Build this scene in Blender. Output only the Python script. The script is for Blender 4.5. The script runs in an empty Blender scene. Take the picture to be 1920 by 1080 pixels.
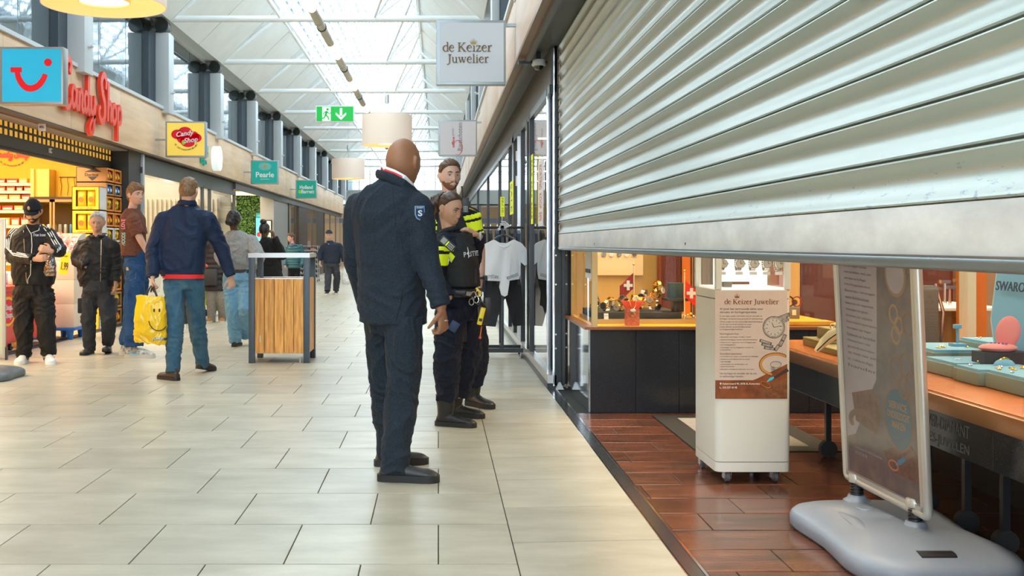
import bpy, bmesh, math, random
import numpy as np
from math import pi, sin, cos, radians as R, sqrt
from mathutils import Vector, Matrix
from mathutils.bvhtree import BVHTree
random.seed(7)
SC = bpy.context.scene
COL = SC.collection
# --- camera, world, exposure
F, CX, CY, CH = 2050.0, 822.0, 457.0, 1.25        # focal length in px, vanishing point, camera height
cam_d = bpy.data.cameras.new('camera')
cam_d.sensor_width = 36.0
cam_d.lens = 36.0 * F / 1920.0
cam_d.shift_x = (960 - CX) / 1920.0
cam_d.shift_y = -(540 - CY) / 1920.0
cam_d.clip_start = 0.05
cam_d.clip_end = 300
cam = bpy.data.objects.new('camera', cam_d)
COL.objects.link(cam)
cam.location = (0, 0, CH)
cam.rotation_euler = (pi / 2, 0, 0)
SC.camera = cam
SC.view_settings.view_transform = 'Standard'
SC.view_settings.look = 'None'
SC.view_settings.gamma = 1.0
SC.view_settings.use_curve_mapping = False
SC.view_settings.exposure = 0.43
WORLD_STRENGTH = 5.6
w = bpy.data.worlds.new('sky')
SC.world = w
w.use_nodes = True
nt = w.node_tree
bg = nt.nodes['Background']
bg.inputs['Strength'].default_value = WORLD_STRENGTH
tc = nt.nodes.new('ShaderNodeTexCoord')
nz = nt.nodes.new('ShaderNodeTexNoise')
nz.inputs['Scale'].default_value = 2.5
nz.inputs['Detail'].default_value = 5
rp = nt.nodes.new('ShaderNodeValToRGB')
rp.color_ramp.elements[0].position = 0.4
rp.color_ramp.elements[0].color = (0.66, 0.80, 0.93, 1)
rp.color_ramp.elements[1].position = 0.6
rp.color_ramp.elements[1].color = (0.92, 0.96, 1.0, 1)
nt.links.new(tc.outputs['Generated'], nz.inputs['Vector'])
nt.links.new(nz.outputs['Fac'], rp.inputs['Fac'])
nt.links.new(rp.outputs['Color'], bg.inputs['Color'])
try:
 SC.cycles.use_denoising = True
 SC.cycles.sample_clamp_indirect = 6
 SC.cycles.max_bounces = 10
 SC.cycles.transparent_max_bounces = 24
 SC.cycles.caustics_reflective = False
 SC.cycles.caustics_refractive = False
except Exception:
 pass
def area_light(name, loc, size, power, color=(1, 1, 1), rot=(0, 0, 0), parent=None):
 d = bpy.data.lights.new(name, 'AREA')
 d.shape = 'RECTANGLE'
 d.size, d.size_y = size
 d.energy = power
 d.color = color
 o = bpy.data.objects.new(name, d)
 COL.objects.link(o)
 o.location = loc
 o.rotation_euler = rot
 return o
ORD = ['nearest', 'second', 'third', 'fourth', 'fifth', 'sixth', 'seventh', 'eighth', 'ninth', 'tenth', 'eleventh', 'twelfth', 'thirteenth', 'last']
area_light('candy_shop_light', (-6.9, 12.5, 3.0), (3.2, 7.0), 400, (1, 0.86, 0.62))
area_light('optician_light', (-6.6, 22.0, 3.0), (2.5, 7.5), 190, (1, 0.93, 0.82))
area_light('health_shop_light', (-6.4, 29.5, 3.0), (2.4, 5.0), 220, (1, 0.85, 0.65))
area_light('far_shop_light', (-6.4, 44, 3.0), (2.4, 16.0), 700, (1, 0.80, 0.55))
area_light('jeweller_light', (2.5, 8.75, 2.7), (2.6, 1.0), 60, (1, 0.78, 0.45))
area_light('jeweller_room_light', (4.4, 6.0, 2.85), (3.0, 8.0), 260, (1, 0.80, 0.52))
area_light('entrance_light', (1.55, 5.0, 2.88), (0.5, 7.0), 70, (1, 0.86, 0.68))
area_light('fashion_shop_light', (3.0, 20.0, 2.85), (3.0, 16.0), 500, (1, 0.94, 0.86))
# --- helpers
def P(px, py, Y):
 """the point at distance Y whose picture is at px, py"""
 return Vector(((px - CX) / F * Y, Y, CH - (py - CY) / F * Y))
ORI = {}
def origin(o):
 return ORI.get(o.name, Vector((0, 0, 0))) if o is not None else Vector((0, 0, 0))
def tag(o, label=None, cat=None, group=None, kind=None):
 if label: o['label'] = label
 if cat: o['category'] = cat
 if group: o['group'] = group
 if kind: o['kind'] = kind
 return o
def thing(name, label, cat, loc=(0, 0, 0), group=None, rz=0.0):
 o = bpy.data.objects.new(name, None)
 COL.objects.link(o)
 o.empty_display_size = 0.1
 o.location = loc
 o.rotation_euler = (0, 0, rz)
 ORI[o.name] = Vector(loc)
 return tag(o, label, cat, group)
def struct(name, loc=(0, 0, 0)):
 o = bpy.data.objects.new(name, None)
 COL.objects.link(o)
 o.location = loc
 ORI[o.name] = Vector(loc)
 o['kind'] = 'structure'
 return o
def children(o):
 return list(o.children)
def copy_tree(o, parent=None, top=True):
 c = o.copy()
 COL.objects.link(c)
 if parent is not None:
  c.parent = parent
 for ch in children(o):
  copy_tree(ch, c, False)
 return c
def link_mesh(name, me, mats, parent=None, smooth=True):
 o = bpy.data.objects.new(name, me)
 COL.objects.link(o)
 for m in (mats if isinstance(mats, (list, tuple)) else [mats]):
  me.materials.append(m)
 if smooth:
  me.shade_smooth()
  if smooth != 'full':
   try:
    me.set_sharp_from_angle(angle=R(38))
   except Exception:
    pass
 if parent is not None:
  o.parent = parent
  ORI[o.name] = origin(parent)
 return o
def frame(o, x, y):
 x = Vector(x).normalized()
 y = Vector(y).normalized()
 z = x.cross(y).normalized()
 y = z.cross(x).normalized()
 m = Matrix.Identity(4)
 for i in range(3):
  m[i][0], m[i][1], m[i][2], m[i][3] = x[i], y[i], z[i], o[i]
 return m
class MB:
 def __init__(self):
  self.v, self.f, self.m = [], [], []
 def add(self, vs, fs, mi=0, mat=None):
  b = len(self.v)
  if mat is not None:
   vs = [mat @ Vector(q) for q in vs]
  self.v += [tuple(q) for q in vs]
  for q in fs:
   self.f.append(tuple(i + b for i in q))
   self.m.append(mi)
  return self
 def box(self, x0, x1, y0, y1, z0, z1, mi=0, mat=None):
  vs = [(x, y, z) for x in (x0, x1) for y in (y0, y1) for z in (z0, z1)]
  fs = [(0, 1, 3, 2), (4, 6, 7, 5), (0, 4, 5, 1), (2, 3, 7, 6), (0, 2, 6, 4), (1, 5, 7, 3)]
  return self.add(vs, fs, mi, mat)
 def bbox(self, x0, x1, y0, y1, z0, z1, b=0.005, mi=0, mat=None):
  """box with chamfered edges"""
  bm = bmesh.new()
  bmesh.ops.create_cube(bm, size=1)
  for q in bm.verts:
   q.co = ((x0 + x1) / 2 + q.co.x * (x1 - x0), (y0 + y1) / 2 + q.co.y * (y1 - y0), (z0 + z1) / 2 + q.co.z * (z1 - z0))
  bmesh.ops.bevel(bm, geom=list(bm.edges), offset=b, segments=2, affect='EDGES', profile=0.6)
  bm.verts.index_update()
  vs = [q.co.copy() for q in bm.verts]
  fs = [[q.index for q in f.verts] for f in bm.faces]
  bm.free()
  return self.add(vs, fs, mi, mat)
 def ring(self, c, u, v, n):
  return [c + u * cos(2 * pi * i / n) + v * sin(2 * pi * i / n) for i in range(n)]
 def loft(self, rings, mi=0, cap=True, closed=False, mat=None):
  n = len(rings[0])
  vs = [p for r in rings for p in r]
  fs = []
  k = len(rings)
  for j in range(k if closed else k - 1):
   a, b = j * n, ((j + 1) % k) * n
   for i in range(n):
    i2 = (i + 1) % n
    fs.append((a + i, a + i2, b + i2, b + i))
  if cap and not closed:
   fs.append(tuple(range(n - 1, -1, -1)))
   fs.append(tuple((k - 1) * n + i for i in range(n)))
  return self.add(vs, fs, mi, mat)
 def tube(self, pts, r, n=10, mi=0, cap=True, flat=1.0, up=None, closed=False, mat=None):
  pts = [Vector(p) for p in pts]
  k = len(pts)
  rr = r if isinstance(r, (list, tuple)) else [r] * k
  rings = []
  pu = None
  for i, p in enumerate(pts):
   if closed:
    t = (pts[(i + 1) % k] - pts[i - 1])
   elif i == 0:
    t = pts[1] - pts[0]
   elif i == k - 1:
    t = pts[-1] - pts[-2]
   else:
    t = (pts[i + 1] - p).normalized() + (p - pts[i - 1]).normalized()
   t = t.normalized() if t.length > 1e-9 else Vector((0, 0, 1))
   if pu is None:
    a = Vector(up) if up is not None else (Vector((0, 0, 1)) if abs(t.z) < 0.9 else Vector((1, 0, 0)))
   else:
    a = pu if up is None else Vector(up)
   u = (a - t * a.dot(t))
   if u.length < 1e-6:
    a = Vector((1, 0, 0)); u = a - t * a.dot(t)
   u.normalize()
   pu = u
   v = t.cross(u)
   ri = rr[i]
   rx, ry = ri if isinstance(ri, (list, tuple)) else (ri * flat, ri)
   rings.append(self.ring(p, u * rx, v * ry, n))
  return self.loft(rings, mi, cap, closed, mat)
 def cyl(self, p0, p1, r, n=14, mi=0, mat=None):
  return self.tube([p0, p1], r, n, mi, mat=mat)
 def lathe(self, prof, c=(0, 0, 0), n=24, mi=0, mat=None, cap=True):
  c = Vector(c)
  rings = [[c + Vector((r * cos(2 * pi * i / n), r * sin(2 * pi * i / n), z)) for i in range(n)] for r, z in prof]
  return self.loft(rings, mi, cap, mat=mat)
 def prism(self, poly, z0, z1, mi=0, mat=None):
  n = len(poly)
  vs = [(x, y, z0) for x, y in poly] + [(x, y, z1) for x, y in poly]
  fs = [tuple(range(n - 1, -1, -1)), tuple(range(n, 2 * n))] + [(i, (i + 1) % n, n + (i + 1) % n, n + i) for i in range(n)]
  return self.add(vs, fs, mi, mat)
 def ball(self, c, r, n=12, mi=0, mat=None):
  rx, ry, rz = r if isinstance(r, (list, tuple)) else (r, r, r)
  c = Vector(c)
  rings = []
  for j in range(1, n):
   a = pi * j / n
   rings.append([c + Vector((rx * sin(a) * cos(2 * pi * i / (2 * n)), ry * sin(a) * sin(2 * pi * i / (2 * n)), rz * cos(a))) for i in range(2 * n)])
  b = len(self.v)
  self.loft(rings, mi, False, mat=mat)
  m = 2 * n
  top, bot = c + Vector((0, 0, rz)), c - Vector((0, 0, rz))
  self.add([top, bot], [], mi, mat)
  ti, bi = len(self.v) - 2, len(self.v) - 1
  for i in range(m):
   self.f.append((ti, b + (i + 1) % m, b + i)); self.m.append(mi)
   q = b + (n - 2) * m
   self.f.append((bi, q + i, q + (i + 1) % m)); self.m.append(mi)
  return self
 def mesh(self, name='m', shift=None):
  me = bpy.data.meshes.new(name)
  vs = self.v
  if shift is not None and shift.length > 0:
   vs = [(a - shift.x, b - shift.y, c - shift.z) for a, b, c in vs]
  me.from_pydata(vs, [], self.f)
  if any(self.m):
   me.polygons.foreach_set('material_index', self.m)
  me.update()
  return me
 def fixnormals(self, me):
  bm = bmesh.new(); bm.from_mesh(me)
  bmesh.ops.recalc_face_normals(bm, faces=bm.faces)
  bm.to_mesh(me); bm.free()
 def build(self, name, mats, parent=None, smooth=True):
  me = self.mesh(name, origin(parent))
  self.fixnormals(me)
  return link_mesh(name, me, mats, parent, smooth)
# --- text and logo strokes
_tx = {}
def text_geo(body, size=1.0, depth=0.0, bold=0.0, shear=0.0, align='CENTER', spacing=1.0, line=1.0):
 key = (body, depth, bold, shear, align, spacing, line)
 if key not in _tx:
  c = bpy.data.curves.new('t', 'FONT')
  c.body = body
  c.size = 1.0
  c.align_x = align
  c.extrude = depth / 2
  c.offset = bold
  c.shear = shear
  c.space_character = spacing
  c.space_line = line
  c.resolution_u = 3
  o = bpy.data.objects.new('t', c)
  COL.objects.link(o)
  dg = bpy.context.evaluated_depsgraph_get()
  me = bpy.data.meshes.new_from_object(o.evaluated_get(dg))
  vs = [tuple(q.co) for q in me.vertices]
  fs = [tuple(p.vertices) for p in me.polygons]
  bpy.data.objects.remove(o)
  bpy.data.curves.remove(c)
  bpy.data.meshes.remove(me)
  _tx[key] = (vs, fs)
 vs, fs = _tx[key]
 return [(x * size, y * size, z * size) for x, y, z in vs], fs
def text_fit(body, width, height=None, **k):
 """text scaled to a given width (and height), centred on the origin"""
 vs, fs = text_geo(body, 1.0, **k)
 a = np.array(vs)
 lo, hi = a.min(0), a.max(0)
 s = width / (hi[0] - lo[0])
 sy = s if height is None else height / (hi[1] - lo[1])
 a[:, 0] = (a[:, 0] - (lo[0] + hi[0]) / 2) * s
 a[:, 1] = (a[:, 1] - (lo[1] + hi[1]) / 2) * sy
 return [tuple(q) for q in a], fs
def catmull(pts, n=6, closed=False):
 pts = [Vector(p) for p in pts]
 out = []
 k = len(pts)
 seg = k if closed else k - 1
 for i in range(seg):
  g = (lambda j: pts[j % k]) if closed else (lambda j: pts[min(max(j, 0), k - 1)])
  p0, p1, p2, p3 = g(i - 1), g(i), g(i + 1), g(i + 2)
  for j in range(n):
   t = j / n
   out.append(0.5 * ((2 * p1) + (p2 - p0) * t + (2 * p0 - 5 * p1 + 4 * p2 - p3) * t * t + (3 * p1 - p0 - 3 * p2 + p3) * t ** 3))
 if not closed:
  out.append(pts[-1])
 return out
def stroke(mb, pts, w, mat, depth=0.006, mi=0, n=6, smooth=True):
 """brush stroke in the XY plane of a frame: a flat ribbon of varying width with thickness"""
 q = catmull([(x, y, 0) for x, y in pts], n) if smooth else [Vector((x, y, 0)) for x, y in pts]
 k = len(q)
 ws = w if isinstance(w, (list, tuple)) else [w, w]
 L, Rr = [], []
 for i, p in enumerate(q):
  t = (q[min(i + 1, k - 1)] - q[max(i - 1, 0)])
  if t.length < 1e-9: t = Vector((1, 0, 0))
  t.normalize()
  nrm = Vector((-t.y, t.x, 0))
  u = i / max(k - 1, 1) * (len(ws) - 1)
  a = int(min(u, len(ws) - 2)); fr = u - a
  wi = (ws[a] * (1 - fr) + ws[a + 1] * fr) / 2
  L.append(p + nrm * wi); Rr.append(p - nrm * wi)
 rings = []
 for a, b in zip(L, Rr):
  rings.append([a, b, b + Vector((0, 0, depth)), a + Vector((0, 0, depth))])
 mb.loft(rings, mi, True, mat=mat)
def disc(mb, c, r, mat, depth=0.006, mi=0, n=24, ry=None):
 ry = ry or r
 poly = [(c[0] + r * cos(2 * pi * i / n), c[1] + ry * sin(2 * pi * i / n)) for i in range(n)]
 mb.prism(poly, 0, depth, mi, mat)
def letters(name, body, width, mat, frm, parent, height=None, depth=0.02, bold=0.0, shear=0.0, **k):
 """lettering as geometry in a frame"""
 vs, fs = text_fit(body, width, height, depth=depth, bold=bold, shear=shear, **k)
 mb = MB()
 mb.add(vs, fs, 0, frm)
 me = mb.mesh(name, origin(parent))
 return link_mesh(name, me, mat, parent, False)
# --- materials
MT = {}
def M(name, col, rough=0.6, metal=0.0, var=None, bump=None, emit=None, coat=0.0, spec=0.5, alpha=1.0, rnd=0.0, stretch=None, sub=0.0, trans=0.0, sheen=0.0):
 if name in MT:
  return MT[name]
 m = bpy.data.materials.new(name)
 m.use_nodes = True
 t = m.node_tree
 b = t.nodes['Principled BSDF']
 c = tuple(col) + (1,) if len(col) == 3 else col
 b.inputs['Base Color'].default_value = c
 b.inputs['Roughness'].default_value = rough
 b.inputs['Metallic'].default_value = metal
 b.inputs['Coat Weight'].default_value = coat
 b.inputs['Specular IOR Level'].default_value = spec
 b.inputs['Alpha'].default_value = alpha
 b.inputs['Transmission Weight'].default_value = trans
 b.inputs['Sheen Weight'].default_value = sheen
 if sub:
  b.inputs['Subsurface Weight'].default_value = sub
  b.inputs['Subsurface Radius'].default_value = (0.02, 0.008, 0.004)
 co = None
 if var or bump:
  g = t.nodes.new('ShaderNodeNewGeometry')
  mp = t.nodes.new('ShaderNodeMapping')
  if stretch: mp.inputs['Scale'].default_value = stretch
  t.links.new(g.outputs['Position'], mp.inputs['Vector'])
  co = mp.outputs['Vector']
 src = None
 if var:
  sc, amt = var[0], var[1]
  n = t.nodes.new('ShaderNodeTexNoise')
  n.inputs['Scale'].default_value = sc
  n.inputs['Detail'].default_value = 6
  n.inputs['Roughness'].default_value = 0.6
  r = t.nodes.new('ShaderNodeValToRGB')
  r.color_ramp.elements[0].position = 0.32
  r.color_ramp.elements[1].position = 0.68
  other = var[2] if len(var) > 2 else tuple(max(0, x * (1 - amt)) for x in col[:3])
  r.color_ramp.elements[0].color = tuple(other) + (1,)
  r.color_ramp.elements[1].color = tuple(min(1, x * (1 + amt * 0.5)) for x in col[:3]) + (1,)
  t.links.new(co, n.inputs['Vector'])
  t.links.new(n.outputs['Fac'], r.inputs['Fac'])
  src = r.outputs['Color']
  t.links.new(src, b.inputs['Base Color'])
 if rnd:
  oi = t.nodes.new('ShaderNodeObjectInfo')
  hs = t.nodes.new('ShaderNodeHueSaturation')
  mr = t.nodes.new('ShaderNodeMapRange')
  mr.inputs['To Min'].default_value = 1 - rnd
  mr.inputs['To Max'].default_value = 1 + rnd
  t.links.new(oi.outputs['Random'], mr.inputs['Value'])
  t.links.new(mr.outputs['Result'], hs.inputs['Value'])
  if src is not None: t.links.new(src, hs.inputs['Color'])
  else: hs.inputs['Color'].default_value = c
  t.links.new(hs.outputs['Color'], b.inputs['Base Color'])
 if bump:
  n2 = t.nodes.new('ShaderNodeTexNoise')
  n2.inputs['Scale'].default_value = bump[0]
  n2.inputs['Detail'].default_value = 4
  bp = t.nodes.new('ShaderNodeBump')
  bp.inputs['Strength'].default_value = bump[1]
  bp.inputs['Distance'].default_value = bump[2] if len(bump) > 2 else 0.01
  t.links.new(co, n2.inputs['Vector'])
  t.links.new(n2.outputs['Fac'], bp.inputs['Height'])
  t.links.new(bp.outputs['Normal'], b.inputs['Normal'])
 if emit:
  b.inputs['Emission Color'].default_value = tuple(emit[0]) + (1,)
  b.inputs['Emission Strength'].default_value = emit[1]
 MT[name] = m
 return m
def glass(name, tint=(1, 1, 1), refl=1.0, base=0.0, rough=0.0, ior=1.5, bump=None):
 """thin pane: transparent with a Fresnel reflection"""
 if name in MT: return MT[name]
 m = bpy.data.materials.new(name)
 m.use_nodes = True
 t = m.node_tree
 t.nodes.remove(t.nodes['Principled BSDF'])
 out = t.nodes['Material Output']
 tr = t.nodes.new('ShaderNodeBsdfTransparent'); tr.inputs['Color'].default_value = tuple(tint) + (1,)
 gl = t.nodes.new('ShaderNodeBsdfGlossy'); gl.inputs['Roughness'].default_value = rough
 fr = t.nodes.new('ShaderNodeFresnel'); fr.inputs['IOR'].default_value = ior
 ma = t.nodes.new('ShaderNodeMath'); ma.operation = 'MULTIPLY_ADD'
 ma.inputs[1].default_value = refl; ma.inputs[2].default_value = base; ma.use_clamp = True
 mx = t.nodes.new('ShaderNodeMixShader')
 gb = t.nodes.new('ShaderNodeNewGeometry'); sb = t.nodes.new('ShaderNodeMath'); sb.operation = 'SUBTRACT'; sb.inputs[0].default_value = 1.0
 mm = t.nodes.new('ShaderNodeMath'); mm.operation = 'MULTIPLY'
 t.links.new(gb.outputs['Backfacing'], sb.inputs[1])
 t.links.new(fr.outputs[0], ma.inputs[0]); t.links.new(ma.outputs[0], mm.inputs[0]); t.links.new(sb.outputs[0], mm.inputs[1]); t.links.new(mm.outputs[0], mx.inputs[0])
 t.links.new(tr.outputs[0], mx.inputs[1]); t.links.new(gl.outputs[0], mx.inputs[2])
 t.links.new(mx.outputs[0], out.inputs['Surface'])
 if bump:
  g = t.nodes.new('ShaderNodeNewGeometry')
  n2 = t.nodes.new('ShaderNodeTexNoise'); n2.inputs['Scale'].default_value = bump[0]; n2.inputs['Detail'].default_value = 1
  bp = t.nodes.new('ShaderNodeBump'); bp.inputs['Strength'].default_value = bump[1]; bp.inputs['Distance'].default_value = 0.02
  t.links.new(g.outputs['Position'], n2.inputs['Vector']); t.links.new(n2.outputs['Fac'], bp.inputs['Height'])
  t.links.new(bp.outputs['Normal'], gl.inputs['Normal']); t.links.new(bp.outputs['Normal'], fr.inputs['Normal'])
 MT[name] = m
 return m
ALU = M('aluminium', (0.62, 0.65, 0.68), 0.35, 0.7)
CHROME = M('chrome', (0.75, 0.77, 0.8), 0.14, 1.0)
DARK = M('dark_frame', (0.022, 0.025, 0.030), 0.35, 0.3)
BLACKP = M('black_plastic', (0.018, 0.018, 0.020), 0.4)
RUBBER = M('rubber', (0.03, 0.03, 0.032), 0.7)
WHITEP = M('white_paint', (0.80, 0.84, 0.86), 0.4)
GREYP = M('light_grey_paint', (0.60, 0.66, 0.70), 0.45)
MIDGREY = M('mid_grey_paint', (0.13, 0.16, 0.19), 0.45)
LIT = M('lit_diffuser', (1, 0.95, 0.85), 0.5, emit=((1.0, 0.88, 0.68), 6.0))
# --- floor
GROUT = M('grout', (0.035, 0.034, 0.03), 0.9)
def tile_material():
 m = M('floor_tile', (0.53, 0.49, 0.385), 0.33, var=(2.2, 0.16, (0.42, 0.385, 0.29)), bump=(60, 0.06, 0.002), rnd=0.07, stretch=(1, 2.2, 1), spec=0.4)
 return m
TILE = tile_material()
fl = struct('floor')
mb = MB()
mb.box(-12, 0.945, -10, 62, -0.10, -0.006)
mb.box(0.945, 9.0, 9.5, 62, -0.10, -0.006)
mb.box(1.02, 9.0, -10, 9.5, -0.10, -0.006)
mb.build('subfloor', GROUT, fl, False)
ROW, Y00, TW = 0.605, 4.267, 0.605
tile_cache = {}
def tile_obj(x0, x1, y0, y1, mat, name='tile', skew=0.0):
 g = 0.0022
 key = (round(x1 - x0, 3), round(y1 - y0, 3), mat.name, skew)
 if key not in tile_cache:
  a, b = (x1 - x0) / 2 - g, (y1 - y0) / 2 - g * 2.3
  e = 0.0018
  mbx = MB()
  k = skew / 2
  vs = [(-a, -b - k, -0.02), (a, -b + k, -0.02), (a, b + k, -0.02), (-a, b - k, -0.02),
    (-a, -b - k, -e), (a, -b + k, -e), (a, b + k, -e), (-a, b - k, -e),
    (-a + e, -b - k + e, 0), (a - e, -b + k + e, 0), (a - e, b + k - e, 0), (-a + e, b - k - e, 0)]
  fs = [(0, 1, 5, 4), (1, 2, 6, 5), (2, 3, 7, 6), (3, 0, 4, 7), (4, 5, 9, 8), (5, 6, 10, 9), (6, 7, 11, 10), (7, 4, 8, 11), (8, 9, 10, 11)]
  mbx.add(vs, fs)
  me = mbx.mesh(name)
  me.materials.append(mat)
  tile_cache[key] = me
 o = bpy.data.objects.new(name, tile_cache[key])
 COL.objects.link(o)
 o.location = ((x0 + x1) / 2, (y0 + y1) / 2, 0)
 o.parent = fl
 return o
far = MB()
ntile = 0
for k in range(-23, 96):
 y0 = Y00 + k * ROW
 y1 = y0 + ROW
 if y0 > 61: break
 off = 0.0 if k % 2 == 0 else -0.3025
 edges = [0.31]
 x = off
 while x > -4.9:
  edges.append(x); x -= TW
 edges.append(-4.9)
 if y0 > 25: edges_r = []
 for a, b in zip(edges[:-1], edges[1:]):
  if a - b < 0.03: continue
  if -1 <= k <= 25:
   tile_obj(b, a, y0, y1, TILE); ntile += 1
  else:
   far.box(b + 0.003, a - 0.003, y0 + 0.007, y1 - 0.007, -0.02, 0)
 yb0 = y0 + 0.33
 if -1 <= k <= 20:
  tile_obj(0.31, 0.942, yb0, yb0 + ROW, TILE, 'border_tile', 0.05); ntile += 1
 else:
  far.box(0.312, 0.94, yb0 + 0.007, yb0 + ROW - 0.007, -0.02, 0)
mo = far.build('distant_tiling', TILE, fl, False)
mo['kind'] = 'stuff'
mb = MB(); mb.box(-12, -4.93, -10, 62, -0.02, 0)
mb.build('shop_floor', M('shop_floor', (0.50, 0.46, 0.38), 0.3, var=(2, 0.1)), fl, False)
mb = MB(); mb.box(1.03, 9.0, 9.6, 62, -0.02, 0)
mb.build('shop_floor', M('pale_shop_floor', (0.50, 0.49, 0.46), 0.3), fl, False)
GRAN = M('black_granite', (0.022, 0.025, 0.030), 0.18, var=(45, 0.6, (0.05, 0.055, 0.06)), spec=0.6)
mb = MB()
yy = -4.0
while yy < 9.3:
 mb.box(0.945, 1.005, yy + .002, min(yy + 0.9, 9.4) - .002, -0.02, 0.001)
 yy += 0.9
mb.build('threshold_strip', GRAN, fl, False)
mb = MB(); mb.box(1.006, 1.018, -4, 9.4, -0.02, 0.003); mb.box(0.936, 0.941, -4, 9.4, -0.02, 0.001)
mb.build('steel_edge', CHROME, fl, False)
SLATE = M('red_slate', (0.17, 0.055, 0.027), 0.2, var=(3.2, 0.6, (0.06, 0.032, 0.024)), bump=(14, 0.14, 0.004), rnd=0.22, stretch=(1, 4.5, 1), spec=0.6)
PY = 0.3
kk = 0
y = 8.07
while y > 3.0:
 xs = 1.02 - (0.6 * ((kk * 0.37) % 1.0))
 while xs < 5.2:
  a, b = max(xs, 1.02), min(xs + 0.6, 5.2)
  if b - a > 0.02 and (a < 3.4 or y < 8):
   tile_obj(a, b, y - PY, y, SLATE, 'slate_tile')
  xs += 0.6
 y -= PY; kk += 1
mb = MB(); mb.box(1.02, 5.2, -4, y, -0.02, 0); mb.build('entrance_floor', SLATE, fl, False)
mb = MB(); mb.box(3.2, 9.0, 8.07, 9.6, -0.02, 0); mb.build('entrance_floor', SLATE, fl, False)
# --- left wall: fascia, clerestory, pillars
XL = -4.75
OAK = M('pale_oak', (0.78, 0.57, 0.37), 0.5, var=(2.5, 0.12, (0.68, 0.47, 0.29)), stretch=(1, 0.35, 3.5), bump=(8, 0.03))
BEAMS = [18.8 + 4.47 * i for i in range(-6, 10)]
wl = struct('wall_left')
Z0, Z1 = 2.74, 3.56
y = 16.35 - 2.21 * 11
while y < 54.5:
 y1 = min(y + 2.21, 54.6)
 mb = MB(); mb.bbox(XL - 0.12, XL, y + 0.003, y1 - 0.003, Z0, Z1, 0.003)
 mb.build('fascia_panel', OAK, wl)
 y += 2.21
mb = MB()
mb.box(XL - 0.02, XL + 0.035, -8, 54.6, Z1, Z1 + 0.05)
mb.build('fascia_cap', GREYP, wl)
mb = MB(); mb.box(XL - 0.11, XL - 0.005, -8, 54.6, Z0 - 0.03, Z0 - 0.001)
mb.build('fascia_edge', M('brown_edge', (0.10, 0.06, 0.035), 0.5), wl)
mb = MB(); mb.box(-5.25, XL - 0.12, -8, 54.6, 2.70, 2.74)
mb.build('soffit', M('soffit_grey', (0.32, 0.31, 0.28), 0.6), wl)
mb = MB(); mb.box(-6.0, -5.0, -8, 54.6, Z1, 3.6); mb.build('ledge', MIDGREY, wl)
PANEG = M('clerestory_glass', (0.07, 0.10, 0.12), 0.04, 0.85, bump=(1.3, 0.05, 0.05), spec=1.0)
PANEG.node_tree.nodes['Principled BSDF'].inputs['Base Color'].default_value = (0.17, 0.22, 0.25, 1)
def clerestory(side, parent):
 xw = XL - 0.24 if side < 0 else 0.91 + 0.12
 for i in range(len(BEAMS) - 1):
  ya, yb = BEAMS[i] + 0.3, BEAMS[i + 1]
  n = 3
  for j in range(n):
   a = ya + (yb - ya) * j / n + 0.012; b = ya + (yb - ya) * (j + 1) / n - 0.012
   mb = MB(); mb.box(xw - 0.01, xw + 0.01, a, b, 3.6, 5.08)
   mb.build('clerestory_pane', PANEG, parent, False)
 mb = MB()
 for z in (3.58, 5.08):
  mb.box(xw - 0.04, xw + 0.04, -8, 59, z, z + 0.06)
 mb.build('window_rail', GREYP, parent)
clerestory(-1, wl)
def pillar(yc, side, parent):
 """grey recessed column with a light metal casing that overhangs the fascia"""
 if side < 0:
  a0, a1, b0, b1 = XL - 0.235, XL - 0.11, XL - 0.11, XL + 0.12
 else:
  a0, a1, b0, b1 = 0.80, 1.05, 0.70, 0.80
 mb = MB(); mb.box(a0, a1, yc, yc + 0.32, 3.57, 4.92)
 o = mb.build('pillar', MIDGREY, parent, False)
 mb = MB(); mb.bbox(b0, b1, yc - 0.02, yc + 0.34, 3.50, 4.88, 0.008)
 mb.build('pillar_casing', M('casing_grey', (0.56, 0.61, 0.64), 0.4), parent)
 xm = b1 if side < 0 else b0
 mb = MB()
 mb.cyl((xm - .002, yc + 0.12, 3.85), (xm + (0.05 if side < 0 else -0.05), yc + 0.12, 3.85), 0.018)
 mb.ball((xm + (0.055 if side < 0 else -0.055), yc + 0.12, 3.86), 0.022, 6)
 mb.build('pillar_lock', ALU, parent)
for yc in BEAMS:
 pillar(yc, -1, wl)
# --- right wall: fascia, soffit, clerestory
XR = 0.714
wr = struct('wall_right')
OAKR = M('pale_panel', (0.66, 0.54, 0.43), 0.45, var=(2.5, 0.08, (0.60, 0.48, 0.37)), stretch=(1, 0.35, 3.5))
y = -7.9
while y < 50:
 mb = MB(); mb.bbox(XR, XR + 0.06, y + 0.003, y + 2.997, 2.93, Z1, 0.003)
 mb.build('fascia_panel', OAKR, wr); y += 3.0
mb = MB(); mb.box(XR - 0.012, XR + 0.07, -8, 50, 2.895, 2.928)
mb.build('fascia_edge', M('brass_brown_edge', (0.23, 0.13, 0.07), 0.4, 0.2), wr)
mb = MB(); mb.box(XR - 0.03, XR + 0.1, -8, 50, Z1, Z1 + 0.05); mb.build('fascia_cap', GREYP, wr)
SOFF = M('soffit_metal', (0.115, 0.118, 0.115), 0.45, 0.1, var=(3, 0.1))
mb = MB(); mb.box(XR + 0.06, XR + 0.10, -8, 50, 2.86, 2.96); mb.box(XR + 0.10, 1.15, -8, 50, 2.95, 2.98)
mb.build('soffit', SOFF, wr)
mb = MB(); mb.box(0.80, 3.0, -8, 59, Z1 - .3, Z1); mb.build('ledge', MIDGREY, wr)
clerestory(1, wr)
for yc in BEAMS:
 pillar(yc, 1, wr)
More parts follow.
